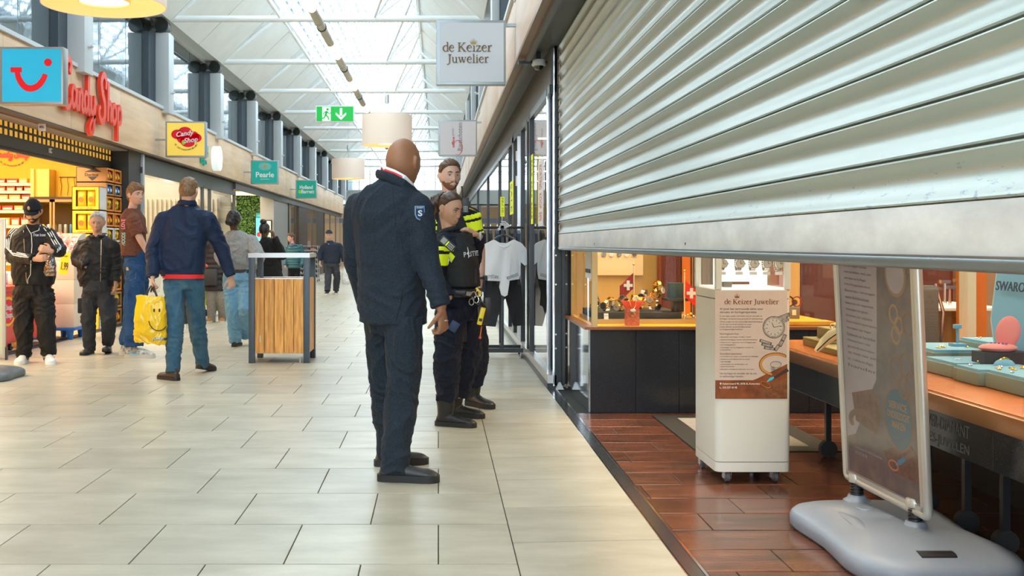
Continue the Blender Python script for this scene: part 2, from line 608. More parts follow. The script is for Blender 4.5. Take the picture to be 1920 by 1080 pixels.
# --- roof
ce = struct('ceiling')
XC = -1.92
FT = (XL + 0.14, 5.08); ND = (-3.42, 6.27); RG = (XC, 7.80)
def mir(p): return (2 * XC - p[0], p[1])
PANELW = M('roof_panel', (0.74, 0.76, 0.74), 0.55, var=(2, 0.05))
TUBEW = M('roof_tube', (0.82, 0.87, 0.88), 0.35)
mids = [b + 2.235 for b in BEAMS[:-1]]
for sgn in (0, 1):
 tr = (lambda p: p) if sgn == 0 else mir
 for i in range(len(mids) - 1):
  for (ya, yb) in ((mids[i] + 0.02, mids[i] + 2.22), (mids[i] + 2.25, mids[i + 1] - 0.02)):
   A, B = tr(FT), tr(ND)
   n = Vector((-(B[1] - A[1]), 0, (B[0] - A[0]))).normalized()
   if n.z < 0: n = -n
   mb = MB()
   vs = [Vector((q[0], yy, q[1])) + n * h for h in (0, 0.05) for q in (A, B) for yy in (ya, yb)]
   mb.add(vs, [(0, 1, 3, 2), (4, 6, 7, 5), (0, 4, 5, 1), (2, 3, 7, 6), (0, 2, 6, 4), (1, 5, 7, 3)])
   mb.build('roof_panel', PANELW, ce, False)
 A, B = tr(FT), tr(ND)
 mb = MB()
 up = Vector((0, 0, 0.09))
 vs = [Vector((q[0], yy, q[1])) + up + Vector((0, 0, h)) for h in (0, 0.05) for q in (A, B) for yy in (-6, 58)]
 mb.add(vs, [(0, 1, 3, 2), (4, 6, 7, 5), (0, 4, 5, 1), (2, 3, 7, 6), (0, 2, 6, 4), (1, 5, 7, 3)])
 mb.build('roof_backing', MIDGREY, ce, False)
 mb = MB()
 mb.box(A[0] - (0.45 if sgn == 0 else -0.02), A[0] - (0.02 if sgn == 0 else -.45), -6, 58, 5.14, 5.20)
 mb.build('gutter', WHITEP, ce)
 mb = MB()
 mb.tube([(B[0], -6, B[1] + 0.02), (B[0], 58, B[1] + 0.02)], 0.06, 6)
 for t in (0.33, 0.66):
  q = (B[0] + (XC - B[0]) * t, B[1] + (RG[1] - B[1]) * t)
  mb.tube([(q[0], -6, q[1]), (q[0], 58, q[1])], 0.022, 4)
 mb.build('purlin', WHITEP, ce)
 for j in range(9):
  t = 0.08 + j * 0.105
  q = (B[0] + (XC - B[0]) * t, B[1] + (RG[1] - B[1]) * t + 0.10)
  mb = MB(); mb.box(q[0] - 0.028, q[0] + 0.028, -6, 58, q[1], q[1] + 0.02)
  mb.build('sun_louver', M('louver', (0.34, 0.42, 0.47), 0.5), ce, False)
 nst = 6
 step = 4.47 / nst
 yv = mids[0]
 while yv < 58:
  mb = MB(); mb.tube([(B[0], yv, B[1]), (RG[0], yv, RG[1])], 0.028, 4, up=(0, 1, 0))
  mb.build('glazing_bar', WHITEP, ce, False)
  mb = MB()
  vs = []
  for h in (0.05, 0.058):
   for q in (B, RG):
    for yy in (yv + 0.03, yv + step - 0.03):
     vs.append((q[0], yy, q[1] + h))
  mb.add(vs, [(0, 1, 3, 2), (4, 6, 7, 5), (0, 4, 5, 1), (2, 3, 7, 6), (0, 2, 6, 4), (1, 5, 7, 3)])
  mb.build('skylight_pane', glass('skylight_glass', (0.93, 0.97, 0.98), 0.5), ce, False)
  yv += step
mb = MB(); mb.tube([(RG[0], -6, RG[1]), (RG[0], 58, RG[1])], 0.07, 6); mb.build('ridge_beam', WHITEP, ce)
for b in BEAMS:
 mb = MB()
 yb = b + 0.12
 zt = 5.14
 L, Rg = FT, mir(FT)
 mb.tube([(L[0], yb, zt), (Rg[0], yb, zt)], 0.058, 10)
 mb.build('tie_tube', TUBEW, ce)
 mb = MB()
 for tr in ((lambda p: p), mir):
  A, B = tr(FT), tr(ND)
  off = -0.12
  mb.tube([(A[0], yb, A[1] + off + 0.2), (B[0], yb, B[1] + off - .05), (RG[0], yb, RG[1] + off)], 0.04, 8)
  mb.tube([(XC + (A[0] - XC) * 0.30, yb, zt), (B[0], yb, B[1] - 0.1)], 0.03, 8)
  mb.tube([(XC + (A[0] - XC) * 0.30, yb, zt), (XC + (B[0] - XC) * 0.45, yb, RG[1] - (RG[1] - B[1]) * 0.45 - .1)], 0.026, 8)
  m2 = b + 0.12 + 4.47 / 2
  mb.tube([(XC + (A[0] - XC) * 0.30, yb, zt), (B[0], m2, B[1] - 0.05)], 0.022, 6)
  mb.tube([(B[0], m2, B[1] - 0.05), (XC + (A[0] - XC) * 0.30, yb + 4.47, zt)], 0.022, 6)
 mb.tube([(XC, yb, zt), (XC, yb, RG[1] - 0.1)], 0.03, 8)
 mb.tube([(XC, yb, zt), (XC, b + 0.12 + 2.235, RG[1] - 0.08)], 0.02, 6)
 mb.build('truss', TUBEW, ce)
MULW = M('gable_frame', (0.75, 0.80, 0.82), 0.4)
we = struct('wall_end')
ye = 58.2
mb = MB()
x = -4.8
while x <= 1.0:
 mb.box(x - 0.03, x + 0.03, ye, ye + 0.08, 4.1, 7.9); x += 0.58
z = 4.1
while z < 7.9:
 mb.box(-4.8, 1.0, ye - 0.02, ye + 0.06, z - 0.025, z + 0.025); z += 0.42
mb.build('gable_grid', MULW, we, False)
mb = MB(); mb.box(-4.9, 1.1, ye + 0.09, ye + 0.1, 4.1, 8.0); mb.build('gable_glass', glass('skylight_glass'), we, False)
mb = MB(); mb.box(-12, 9, ye, ye + 0.2, 3.3, 4.1); mb.build('end_fascia', M('end_beam', (0.42, 0.45, 0.42), 0.5), we)
mb = MB(); mb.box(-12, 9, ye + 3.5, ye + 3.7, 0, 4.2); mb.build('end_backing', M('end_beige', (0.52, 0.36, 0.22), 0.5), we)
mb = MB()
for x in (-9, -7.6, -6.1, -4.9, -3.4, -1.8, -0.3, 1.2): mb.box(x, x + 0.1, ye - 0.05, ye + 0.05, 0, 3.3)
mb.box(-12, 9, ye - 0.03, ye + 0.03, 2.35, 2.6)
mb.build('end_shopfront', MIDGREY, we)
mb = MB(); mb.box(-12, 9, ye, ye + 3.6, 3.3, 3.35); mb.build('end_ceiling', WHITEP, we)
# --- left shops: shells
XF = -4.85
YEL = M('candy_yellow', (0.88, 0.50, 0.006), 0.5)
CREAM = M('cream_wall', (0.72, 0.62, 0.46), 0.6, var=(1.5, 0.1))
sh = struct('wall_shops')
mb = MB(); mb.box(-9.6, -9.4, -8, 58, 0, 3.6); mb.build('back_wall', CREAM, sh, False)
mb = MB(); mb.box(-9.4, -5.25, 7.4, 17.2, 3.06, 3.16); mb.build('shop_ceiling', YEL, sh, False)
mb = MB(); mb.box(-9.4, -5.25, 17.2, 58, 3.06, 3.16); mb.build('shop_ceiling', WHITEP, sh, False)
mb = MB(); mb.box(-9.4, -4.9, -8, 7.4, 0, 2.74); mb.build('closed_shopfront', CREAM, sh, False)
mb = MB(); mb.box(-9.4, -9.35, 7.4, 17.2, 0, 3.06); mb.box(-9.4, -5.1, 17.15, 17.3, 0, 3.06); mb.box(-9.4, -4.95, 7.4, 7.5, 0, 3.06)
mb.build('candy_shop_wall', YEL, sh, False)
hd = MB()
GX = -5.12
hd.box(GX - 0.02, GX + 0.02, 7.5, 17.15, 2.40, 2.535)
hd.box(GX - 0.06, GX - 0.01, 7.5, 17.15, 2.36, 2.44)
hd.box(GX - 0.02, GX + 0.02, 7.5, 17.15, 2.61, 2.635)
hd.box(GX - 0.02, GX + 0.02, 7.5, 17.15, 2.705, 2.74)
GRILLE = M('grille_frame', (0.045, 0.046, 0.04), 0.45)
yy = 17.1
while yy > 7.6:
 hd.box(GX - 0.015, GX + 0.015, yy - 0.045, yy, 2.535, 2.705); yy -= 0.157
hd.build('roller_grille', GRILLE, sh, False)
AMB = M('amber_glow', (0.85, 0.50, 0.09), 0.4, emit=((1.0, 0.52, 0.06), 0.35))  # painted glow for the lit yellow shop behind the open grille holes
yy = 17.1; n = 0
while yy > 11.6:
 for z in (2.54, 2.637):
  mb = MB(); mb.box(GX - 0.006, GX + 0.006, yy - 0.157, yy - 0.045, z, z + 0.068); mb.build('grille_glow', AMB, sh, False)
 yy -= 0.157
COLD = M('dark_column', (0.035, 0.036, 0.034), 0.5, var=(3, 0.2))
mb = MB(); mb.box(-5.15, XF, 17.12, 17.8, 0, 2.74); mb.build('column', COLD, sh, False)
mb = MB(); mb.box(-5.25, XF, 32.2, 35.2, 0, 2.74); mb.build('column', M('grey_column', (0.35, 0.34, 0.31), 0.6), sh, False)
for a, b in ((38, 40.5), (43.3, 46.2)):
 mb = MB(); mb.box(-5.2, XF, a, b, 0, 2.74); mb.build('column', BLACKP, sh, False)
for a in (26.0, 36.6, 54.4):
 mb = MB(); mb.box(-9.4, -4.95, a, a + 0.12, 0, 3.06); mb.build('partition', CREAM, sh, False)
mb = MB()
mb.box(-4.96, -4.80, 7.5, 17.1, 0.0, 0.004)
mb.build('door_track', M('track_steel', (0.30, 0.29, 0.27), 0.35, 0.6), sh, False)
mb = MB()
for k in range(4): mb.box(-4.95 + k * 0.04, -4.935 + k * 0.04, 7.5, 17.1, 0.003, 0.010)
mb.build('track_groove', BLACKP, sh, False)
GL = glass('shop_glass', (0.93, 0.96, 0.95), 1.0, 0.02)
ys = [17.85, 20.6, 22.4, 23.1, 25.9]
wf = thing_w = struct('window_1')
mb = MB()
for y in ys:
 mb.box(XF - 0.03, XF + 0.03, y, y + 0.09, 0, 2.45)
mb.box(XF - 0.03, XF + 0.03, 17.8, 26.0, 2.40, 2.50); mb.box(XF - 0.03, XF + 0.03, 17.8, 26.0, 0, 0.10)
mb.box(XF - 0.1, XF - 0.02, 17.8, 26.0, 2.50, 2.74)
mb.build('window_frame', M('bronze_frame', (0.10, 0.10, 0.095), 0.4, 0.4), wf, False)
mb = MB(); mb.box(XF - 0.05, XF + 0.035, 17.82, 17.92, 0, 2.74); mb.build('steel_post', ALU, wf, False)
for a, b in zip(ys[:-1], ys[1:]):
 mb = MB(); mb.box(XF - 0.005, XF + 0.005, a + 0.09, b, 0.1, 2.4); mb.build('pane', GL, wf, False)
ws = struct('window_2')
mb = MB()
for y in (35.3, 36.9, 41.9, 46.3, 48.8, 51.5): mb.box(XF - 0.03, XF + 0.03, y, y + 0.08, 0, 2.6)
mb.box(XF - 0.04, XF + 0.03, 26, 54.4, 2.55, 2.74)
mb.build('window_frame', M('bronze_frame', (0.1, 0.1, 0.1)), ws, False)
for a, b in ((35.38, 36.9), (40.5, 43.3), (46.38, 48.8), (48.88, 51.5), (51.58, 54.4)):
 mb = MB(); mb.box(XF - 0.005, XF + 0.005, a, b, 0.1, 2.55); mb.build('pane', GL, ws, False)
SLATW = M('beige_slat', (0.78, 0.62, 0.42), 0.5)
ot = thing('slatted_counter', 'beige slatted wooden wall and counter behind the optician windows', 'counter', (-6.6, 25.2, 0))
mb = MB(); mb.box(-9.0, -5.3, 25.0, 25.6, 0, 1.05); mb.build('counter_body', M('counter_white', (0.75, 0.72, 0.66), 0.5), ot)
x = -9.0
while x < -5.2:
 mb = MB(); mb.box(x, x + 0.05, 25.75, 25.82, 1.05, 2.3); mb.build('slat', SLATW, ot, False); x += 0.11
mb = MB(); mb.box(-9.0, -5.2, 25.83, 25.86, 1.05, 2.35); mb.build('backboard', CREAM, ot, False)
ot2 = thing('display_shelving', 'white wall shelving with spectacles inside the optician', 'shelf', (-8.8, 21, 0))
for k in range(5):
 mb = MB(); mb.box(-9.3, -8.9, 18.2, 25.0, 0.9 + 0.32 * k, 0.93 + 0.32 * k); mb.build('shelf', WHITEP, ot2, False)
for k in range(4):
 y = 18.9 + k * 1.6
 mb = MB(); mb.box(-8.2, -5.6, y, y + 0.12, 3.03, 3.05); mb.build('ceiling_strip', LIT, sh, False)
hw = thing('hedge_wall', 'green artificial hedge wall beside the shop entrance behind the poster screen', 'hedge', (-5.5, 33.2, 0))
mb = MB(); mb.box(-6.15, -4.96, 33.25, 33.4, 0, 2.72); mb.build('backing', M('hedge_dark', (0.02, 0.05, 0.01), 0.8), hw, False)
rng = random.Random(3)
mb = MB()
for k in range(2600):
 c = Vector((rng.uniform(-6.15, -4.96), 33.22 - rng.random() * 0.10, rng.uniform(0.02, 2.70)))
 a = Vector((rng.uniform(-1, 1), rng.uniform(-.5, .2), rng.uniform(-1, 1))).normalized() * 0.035
 b = a.cross(Vector((0, 1, rng.uniform(-.4, .4)))).normalized() * 0.02
 mb.add([c - a, c + b, c + a, c - b], [(0, 1, 2, 3)], rng.randrange(3))
o = mb.build('leaves', [M('leaf_a', (0.07, 0.20, 0.02), 0.5), M('leaf_b', (0.14, 0.32, 0.03), 0.5), M('leaf_c', (0.03, 0.10, 0.015), 0.5)], hw, False)
o['kind'] = 'stuff'
ps = thing('poster_screen', 'tall blue advertising screen with teal header in front of hedge wall', 'screen', (-5.24, 32.9, 0))
mb = MB(); mb.box(-5.52, -4.99, 32.92, 33.0, 0.0, 2.20); mb.build('housing', BLACKP, ps, False)
mb = MB(); mb.box(-5.49, -5.02, 32.905, 32.92, 0.5, 2.02); mb.build('picture', M('screen_blue', (0.10, 0.55, 0.85), 0.4, emit=((0.12, 0.55, 0.85), 0.5)), ps, False)
mb = MB(); mb.box(-5.49, -5.02, 32.905, 32.92, 2.02, 2.17); mb.build('header', M('teal_sign', (0.0, 0.30, 0.27), 0.4, emit=((0.0, 0.32, 0.28), 0.3)), ps, False)
fr = frame((-5.255, 32.90, 2.095), (1, 0, 0), (0, 0, 1))
letters('lettering', 'Holland & Barrett', 0.36, WHITEP, fr, ps, depth=0.004)
fr = frame((-5.255, 32.90, 1.75), (1, 0, 0), (0, 0, 1))
letters('headline', 'WINTER', 0.38, M('pale_blue', (0.7, 0.88, 0.95), 0.5), fr, ps, depth=0.004, bold=0.01)
mb = MB(); disc(mb, (-0.14, -0.22), 0.07, fr, 0.004); mb.build('badge', M('sale_red', (0.62, 0.03, 0.02), 0.5), ps, False)
bs = thing('brown_shelving', 'dark brown wall shelving full of health products beside the hedge wall', 'shelf', (-6.6, 33.1, 0))
mb = MB(); mb.box(-7.6, -6.2, 33.0, 33.4, 0, 2.5); mb.build('carcass', M('brown_shelf', (0.06, 0.035, 0.02), 0.6), bs, False)
for k in range(6):
 mb = MB(); mb.box(-7.55, -6.25, 32.8, 33.0, 0.35 + 0.32 * k, 0.38 + 0.32 * k); mb.build('shelf', M('brown_shelf2', (0.16, 0.09, 0.05), 0.5), bs, False)
 for j in range(9):
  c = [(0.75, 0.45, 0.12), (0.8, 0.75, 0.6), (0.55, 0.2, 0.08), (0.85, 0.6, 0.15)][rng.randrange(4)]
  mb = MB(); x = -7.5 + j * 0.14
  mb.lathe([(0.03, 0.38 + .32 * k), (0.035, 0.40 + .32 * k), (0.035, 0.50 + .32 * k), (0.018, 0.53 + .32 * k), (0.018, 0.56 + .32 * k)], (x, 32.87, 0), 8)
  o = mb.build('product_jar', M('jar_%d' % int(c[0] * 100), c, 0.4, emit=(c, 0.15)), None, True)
  tag(o, 'product jar on the brown shelving, %s shelf from the floor, %s from its left end' % (ORD[k].replace('nearest', 'first'), ORD[j].replace('nearest', 'first')), 'jar', 'jars on the brown health shop shelving')
letters('shelf_sign', 'ching', 0.45, WHITEP, frame((-6.6, 32.98, 2.42), (1, 0, 0), (0, 0, 1)), bs)
for nm, z0, z1, c in (('notice', 1.35, 1.95, (0.75, 0.85, 0.7)), ('notice', 0.85, 1.2, (0.8, 0.85, 0.85))):
 t = thing('wall_notice', 'framed pale notice on the grey column, %s' % ('upper larger one' if z0 > 1 else 'lower smaller one'), 'notice', (-5.05, 32.19, z0))
 mb = MB(); mb.box(-5.21, -4.90, 32.17, 32.2, z0, z1); mb.build('holder', DARK, t, False)
 mb = MB(); mb.box(-5.18, -4.93, 32.16, 32.175, z0 + .03, z1 - .03); mb.build('paper', M('paper_%d' % int(z0 * 100), c, 0.6), t, False)
 for k in range(4):
  mb = MB(); mb.box(-5.15, -4.97, 32.157, 32.161, z0 + .07 + k * .05, z0 + .085 + k * .05); mb.build('print_line', M('print_green', (0.1, 0.35, 0.12), 0.6), t, False)
fs = thing('sale_banner', 'red sale banner with white print in the far shop window', 'banner', (-5.0, 42, 1.0))
mb = MB(); mb.box(-5.02, -5.0, 40.8, 42.9, 1.05, 1.45); mb.build('cloth', M('sale_red', (0.6, 0.03, 0.02)), fs, False)
letters('lettering', 'SALE', 1.5, WHITEP, frame((-4.99, 41.85, 1.25), (0, 1, 0), (0, 0, 1)), fs, height=0.22, bold=0.02)
WOODO = M('orange_wood', (0.50, 0.24, 0.08), 0.5, var=(3, 0.35), stretch=(1, 1, 0.2))
mb = MB(); mb.box(-8, -7.8, 37, 54, 0, 3.0); mb.build('orange_partition', WOODO, sh, False)
mb = MB()
for y in (39, 44, 49): mb.box(-7.8, -5.4, y, y + 0.1, 0, 2.6)
mb.build('orange_partition', WOODO, sh, False)
mb = MB()
for y in (38.5, 42, 46, 50): mb.box(-7.5, -5.3, y, y + 0.2, 3.03, 3.05)
mb.build('ceiling_strip', LIT, sh, False)
for y in (9, 11.5, 14):
 mb = MB(); mb.box(-8.2, -5.8, y, y + 0.15, 3.03, 3.05); mb.build('ceiling_strip', LIT, sh, False)
# --- lettering on the left fascia
RED = M('sign_red', (0.86, 0.055, 0.02), 0.35)
WPLAIN = M('sign_white', (0.82, 0.84, 0.84), 0.45)
def candy_script(mb, fr, s, d=0.02, mi=0, wd=1.0, raised=True):
 """hand drawn script 'Candy Shop' made of brush strokes; the word pair is about 10 units long"""
 cnt = [0]
 def st(pts, w, n=6):
  cnt[0] += 1
  stroke(mb, [(x * s, y * s) for x, y in pts], [a * s * wd for a in w], fr @ Matrix.Translation((0, 0, cnt[0] * .0009)), d, mi, n)
 st([(1.05, 1.75), (1.25, 2.15), (0.95, 2.4), (0.45, 2.1), (0.12, 1.3), (0.15, 0.5), (0.55, 0.05), (1.0, 0.1), (1.3, 0.5)], (0.34, 0.30, 0.42, 0.44, 0.3, 0.2))
 st([(0.62, 0.32), (0.2, 0.1), (-0.05, 0.3), (0.1, 0.55)], (0.22, 0.3, 0.16))
 st([(1.95, 0.95), (1.6, 1.15), (1.35, 0.75), (1.5, 0.2), (1.8, 0.35), (2.0, 0.95)], (0.24, 0.3, 0.3, 0.2))
 st([(2.05, 1.1), (1.98, 0.5), (2.1, 0.1), (2.35, 0.3)], (0.34, 0.34, 0.2))
 st([(2.4, 1.05), (2.42, 0.6), (2.36, 0.05)], (0.34, 0.32))
 st([(2.42, 0.6), (2.65, 1.1), (2.88, 0.9), (2.82, 0.3), (3.0, 0.08), (3.2, 0.3)], (0.2, 0.3, 0.32, 0.2))
 st([(3.75, 0.95), (3.4, 1.1), (3.2, 0.7), (3.35, 0.15), (3.65, 0.35), (3.8, 0.95)], (0.24, 0.3, 0.3, 0.2))
 st([(3.9, 2.2), (3.82, 1.3), (3.78, 0.5), (3.9, 0.08), (4.1, 0.3)], (0.36, 0.34, 0.32, 0.2))
 st([(4.2, 1.05), (4.2, 0.4), (4.45, 0.15), (4.75, 0.6)], (0.34, 0.32, 0.2))
 st([(4.85, 1.1), (4.8, 0.3), (4.6, -0.6), (4.25, -0.9), (4.0, -0.6), (4.3, -0.25), (4.9, 0.1)], (0.34, 0.32, 0.28, 0.22, 0.16))
 st([(6.7, 1.7), (6.75, 2.2), (6.35, 2.45), (5.95, 2.05), (6.1, 1.45), (6.5, 0.9), (6.45, 0.2), (5.95, -0.1), (5.5, 0.3), (5.75, 0.7)], (0.28, 0.36, 0.42, 0.44, 0.36, 0.22))
 st([(7.15, 2.2), (7.1, 1.2), (7.02, 0.05)], (0.36, 0.34))
 st([(7.08, 0.6), (7.35, 1.1), (7.6, 0.85), (7.52, 0.25), (7.7, 0.08)], (0.2, 0.3, 0.32, 0.22))
 st([(8.2, 1.05), (7.9, 0.8), (7.9, 0.25), (8.2, 0.08), (8.5, 0.4), (8.45, 0.9), (8.2, 1.08)], (0.3, 0.34, 0.3, 0.3))
 st([(8.9, 1.05), (8.86, 0.2), (8.8, -0.85)], (0.34, 0.34))
 st([(8.9, 0.7), (9.15, 1.08), (9.45, 0.8), (9.35, 0.25), (8.95, 0.1)], (0.2, 0.3, 0.34, 0.24))
sg = thing('shop_lettering', 'red brush script letters on the oak fascia above the sweet shop', 'sign', (XL, 14.8, 3.1))
mb = MB(); candy_script(mb, frame((XL + 0.02, 13.62, 2.97), (0, 1, 0.0), (0, 0, 1)), 0.262, 0.05, wd=.95)
mb.build('red_letters', RED, sg, False)
sg = thing('fascia_sign', 'green letters beside round white light disc on the oak fascia', 'sign', (XL, 23.3, 3.1))
letters('green_letters', 'Bufkes', 0.9, M('sea_green', (0.0, 0.42, 0.33), 0.4), frame((XL + 0.02, 21.9, 3.18), (0, 1, 0), (0, 0, 1)), sg, height=0.34, depth=0.06, bold=0.02)
letters('small_letters', 'Lijn', 0.5, M('sea_green', (0, .4, .3)), frame((XL + 0.02, 22.0, 2.9), (0, 1, 0), (0, 0, 1)), sg, height=0.16, depth=0.04)
mb = MB(); mb.cyl((XL, 23.1, 3.05), (XL + 0.14, 23.1, 3.05), 0.26, 28); mb.build('disc', M('disc_white', (0.8, 0.9, 0.92), 0.4, emit=((0.8, 0.95, 1.0), 0.4)), sg)
sg = thing('fascia_letters', 'small white letters on the oak fascia behind the teal optician sign', 'sign', (XL, 28.4, 3.1))
letters('white_letters', 'Pearle', 1.6, WPLAIN, frame((XL + 0.02, 28.3, 3.05), (0, 1, 0), (0, 0, 1)), sg, height=0.3, depth=0.05)
# --- projecting box signs
def box_sign(Y, x0, x1, z0, z1, label, face, side=-1, depth=0.16, dark=False):
 t = thing('projecting_sign', label, 'sign', ((x0 + x1) / 2, Y, z0))
 fm = M('sign_frame', (0.36, 0.40, 0.42), 0.35, 0.5)
 mb = MB(); mb.bbox(x0, x1, Y, Y + depth, z0, z1, 0.006); mb.build('housing', fm, t)
 mb = MB(); mb.box(x0 + 0.03, x1 - 0.02, Y - 0.006, Y + 0.002, z0 + 0.025, z1 - 0.025); mb.build('face', face, t, False)
 mb = MB()
 if side < 0: mb.box(XL - 0.01, x0 + 0.01, Y + 0.05, Y + 0.08, z0 + 0.28, z0 + 0.31)
 else: mb.box(x1 - 0.01, XR + 0.02, Y + 0.04, Y + 0.08, z1 - 0.05, z1 - 0.02)
 mb.build('bracket', fm, t)
 return t
def emis(n, c, e=0.45): return M(n, c, 0.35, emit=(c, e))
Y = 11.36
t = box_sign(Y, -4.56, -3.90, 2.70, 3.297, 'sky blue projecting box sign with a red smile mark', emis('sky_sign', (0.015, 0.42, 0.70), 0.3))
fr = frame((-4.22, Y - 0.007, 3.0), (1, 0, 0), (0, 0, 1))
mb = MB(); s = 1 / 180.5
pt = lambda x, y: ((x - 61.0) * s, (141 - y) * s)
stroke(mb, [pt(21, 131), pt(42, 131)], [0.052, 0.052], fr, 0.0055, smooth=False)
stroke(mb, [pt(33, 130), pt(36, 146), pt(46, 161), pt(58, 166), pt(72, 161), pt(82, 149), pt(86, 139)], [0.05, 0.062, 0.066, 0.062, 0.05], fr, 0.004)
disc(mb, pt(91, 117), 0.040, fr, 0.004)
mb.build('smile_mark', M('mark_red', (0.72, 0.0, 0.01), 0.4, emit=((0.8, 0.0, 0.01), 0.2)), t, False)
Y = 18.3
t = box_sign(Y, -4.57, -3.90, 2.70, 3.297, 'yellow projecting box sign with a red and white script badge', emis('yellow_sign', (0.85, 0.62, 0.10), 0.3))
fr = frame((-4.22, Y - 0.007, 3.02), (1, 0, 0), (0, 0, 1))
mb = MB()
for cx_, cy_, r_ in ((-0.15, 0.06, 0.10), (-0.02, 0.09, 0.12), (0.10, 0.02, 0.12), (0.17, 0.0, 0.09), (0.03, -0.05, 0.13), (-0.04, 0.0, 0.12)): disc(mb, (cx_, cy_), r_, fr, 0.003, ry=r_ * 0.8)
mb.build('badge', M('badge_red', (0.62, 0.0, 0.02), 0.4, emit=((0.62, 0.0, 0.02), 0.2)), t, False)
f2 = frame((-4.40, Y - 0.011, 3.065), (1, 0, 0.16), (-0.16, 0, 1))
mb = MB()
vs, fs_ = text_fit('Candy', 0.30, 0.11, depth=0.004, bold=0.02, shear=0.3)
mb.add(vs, fs_, 0, frame((-4.235, Y - 0.013, 3.085), (1, 0, 0.14), (-0.14, 0, 1)))
vs, fs_ = text_fit('Shop', 0.24, 0.11, depth=0.004, bold=0.02, shear=0.3)
mb.add(vs, fs_, 0, frame((-4.14, Y - 0.013, 2.975), (1, 0, 0.14), (-0.14, 0, 1)))
mb.build('script', WPLAIN, t, False)
mb = MB(); disc(mb, (-0.045, -0.075), 0.03, fr, 0.006, ry=0.04); mb.build('sweet', M('lime', (0.45, 0.65, 0.05), 0.4), t, False)
txt = 'DE ZOETWARENSPECIALIST'
mb = MB()
for i, ch in enumerate(txt):
 if ch == ' ': continue
 a = R(-150 + i * 120 / (len(txt) - 1))
 c = Vector((-4.22 + 0.21 * cos(a), Y - 0.009, 2.99 + 0.19 * sin(a) + 0.02))
 vs, fs_ = text_fit(ch, 0.016, 0.026, depth=0.003, bold=0.01)
 mb.add(vs, fs_, 0, frame(c, (-sin(a), 0, cos(a)), (-cos(a), 0, -sin(a))))
mb.build('ring_text', M('dark_print', (0.03, 0.03, 0.03), 0.5), t, False)
Y = 26.6
TEAL = emis('teal_face', (0.0, 0.29, 0.25), 0.35)
t = box_sign(Y, -4.57, -3.90, 2.70, 3.28, 'teal projecting box sign with a dotted eye symbol', TEAL)
fr = frame((-4.22, Y - 0.008, 3.0), (1, 0, 0), (0, 0, 1))
letters('lettering', 'Pearle', 0.44, WPLAIN, frame((-4.22, Y - 0.008, 2.93), (1, 0, 0), (0, 0, 1)), t, height=0.13, bold=0.02, depth=0.004)
letters('small_lettering', 'opticiens', 0.22, WPLAIN, frame((-4.22, Y - 0.008, 2.82), (1, 0, 0), (0, 0, 1)), t, height=0.035, depth=0.004)
mb = MB()
for rr_, n_ in ((0.05, 12), (0.075, 16), (0.1, 20), (0.125, 22), (0.15, 24)):
 for i in range(n_):
  a = 2 * pi * i / n_
  disc(mb, (rr_ * cos(a), 0.13 + rr_ * 0.6 * sin(a)), 0.006, fr, 0.003, n=6)
mb.build('eye_dots', WPLAIN, t, False)
mb = MB(); disc(mb, (0, 0.13), 0.035, fr, 0.004); mb.build('iris', M('iris_gold', (0.6, 0.25, 0.05), 0.4), t, False)
Y = 35.0
t = box_sign(Y, -4.57, -3.90, 2.70, 3.29, 'green projecting box sign with white two line lettering, furthest on the left', emis('green_face', (0.0, 0.27, 0.19), 0.35))
letters('lettering', 'Holland', 0.42, WPLAIN, frame((-4.23, Y - 0.008, 3.06), (1, 0, 0), (0, 0, 1)), t, height=0.12, bold=0.03, depth=0.004)
letters('lettering', 'Barrett', 0.42, WPLAIN, frame((-4.18, Y - 0.008, 2.92), (1, 0, 0), (0, 0, 1)), t, height=0.12, bold=0.03, depth=0.004)
mb = MB(); disc(mb, (0, 0), 0.045, frame((-4.44, Y - 0.008, 2.91), (1, 0, 0), (0, 0, 1)), 0.004, ry=0.06); mb.build('leaf_dot', M('lime2', (0.35, 0.75, 0.02), 0.4), t, False)
SGREY = emis('sign_grey_face', (0.50, 0.53, 0.56), 0.12)
GOLDB = M('gold_brown', (0.20, 0.125, 0.05), 0.5)
Y = 10.05
t = box_sign(Y, -0.02, 0.62, 2.712, 3.305, 'large grey box sign of the jeweller with small gold crown', SGREY, 1, 0.10)
def serif_text(mb, body, width, height, fr, d=0.004, extra=0.0):
 vs, fs_ = text_fit(body, width, height, depth=d, bold=0.012)
 mb.add(vs, fs_, 0, fr)
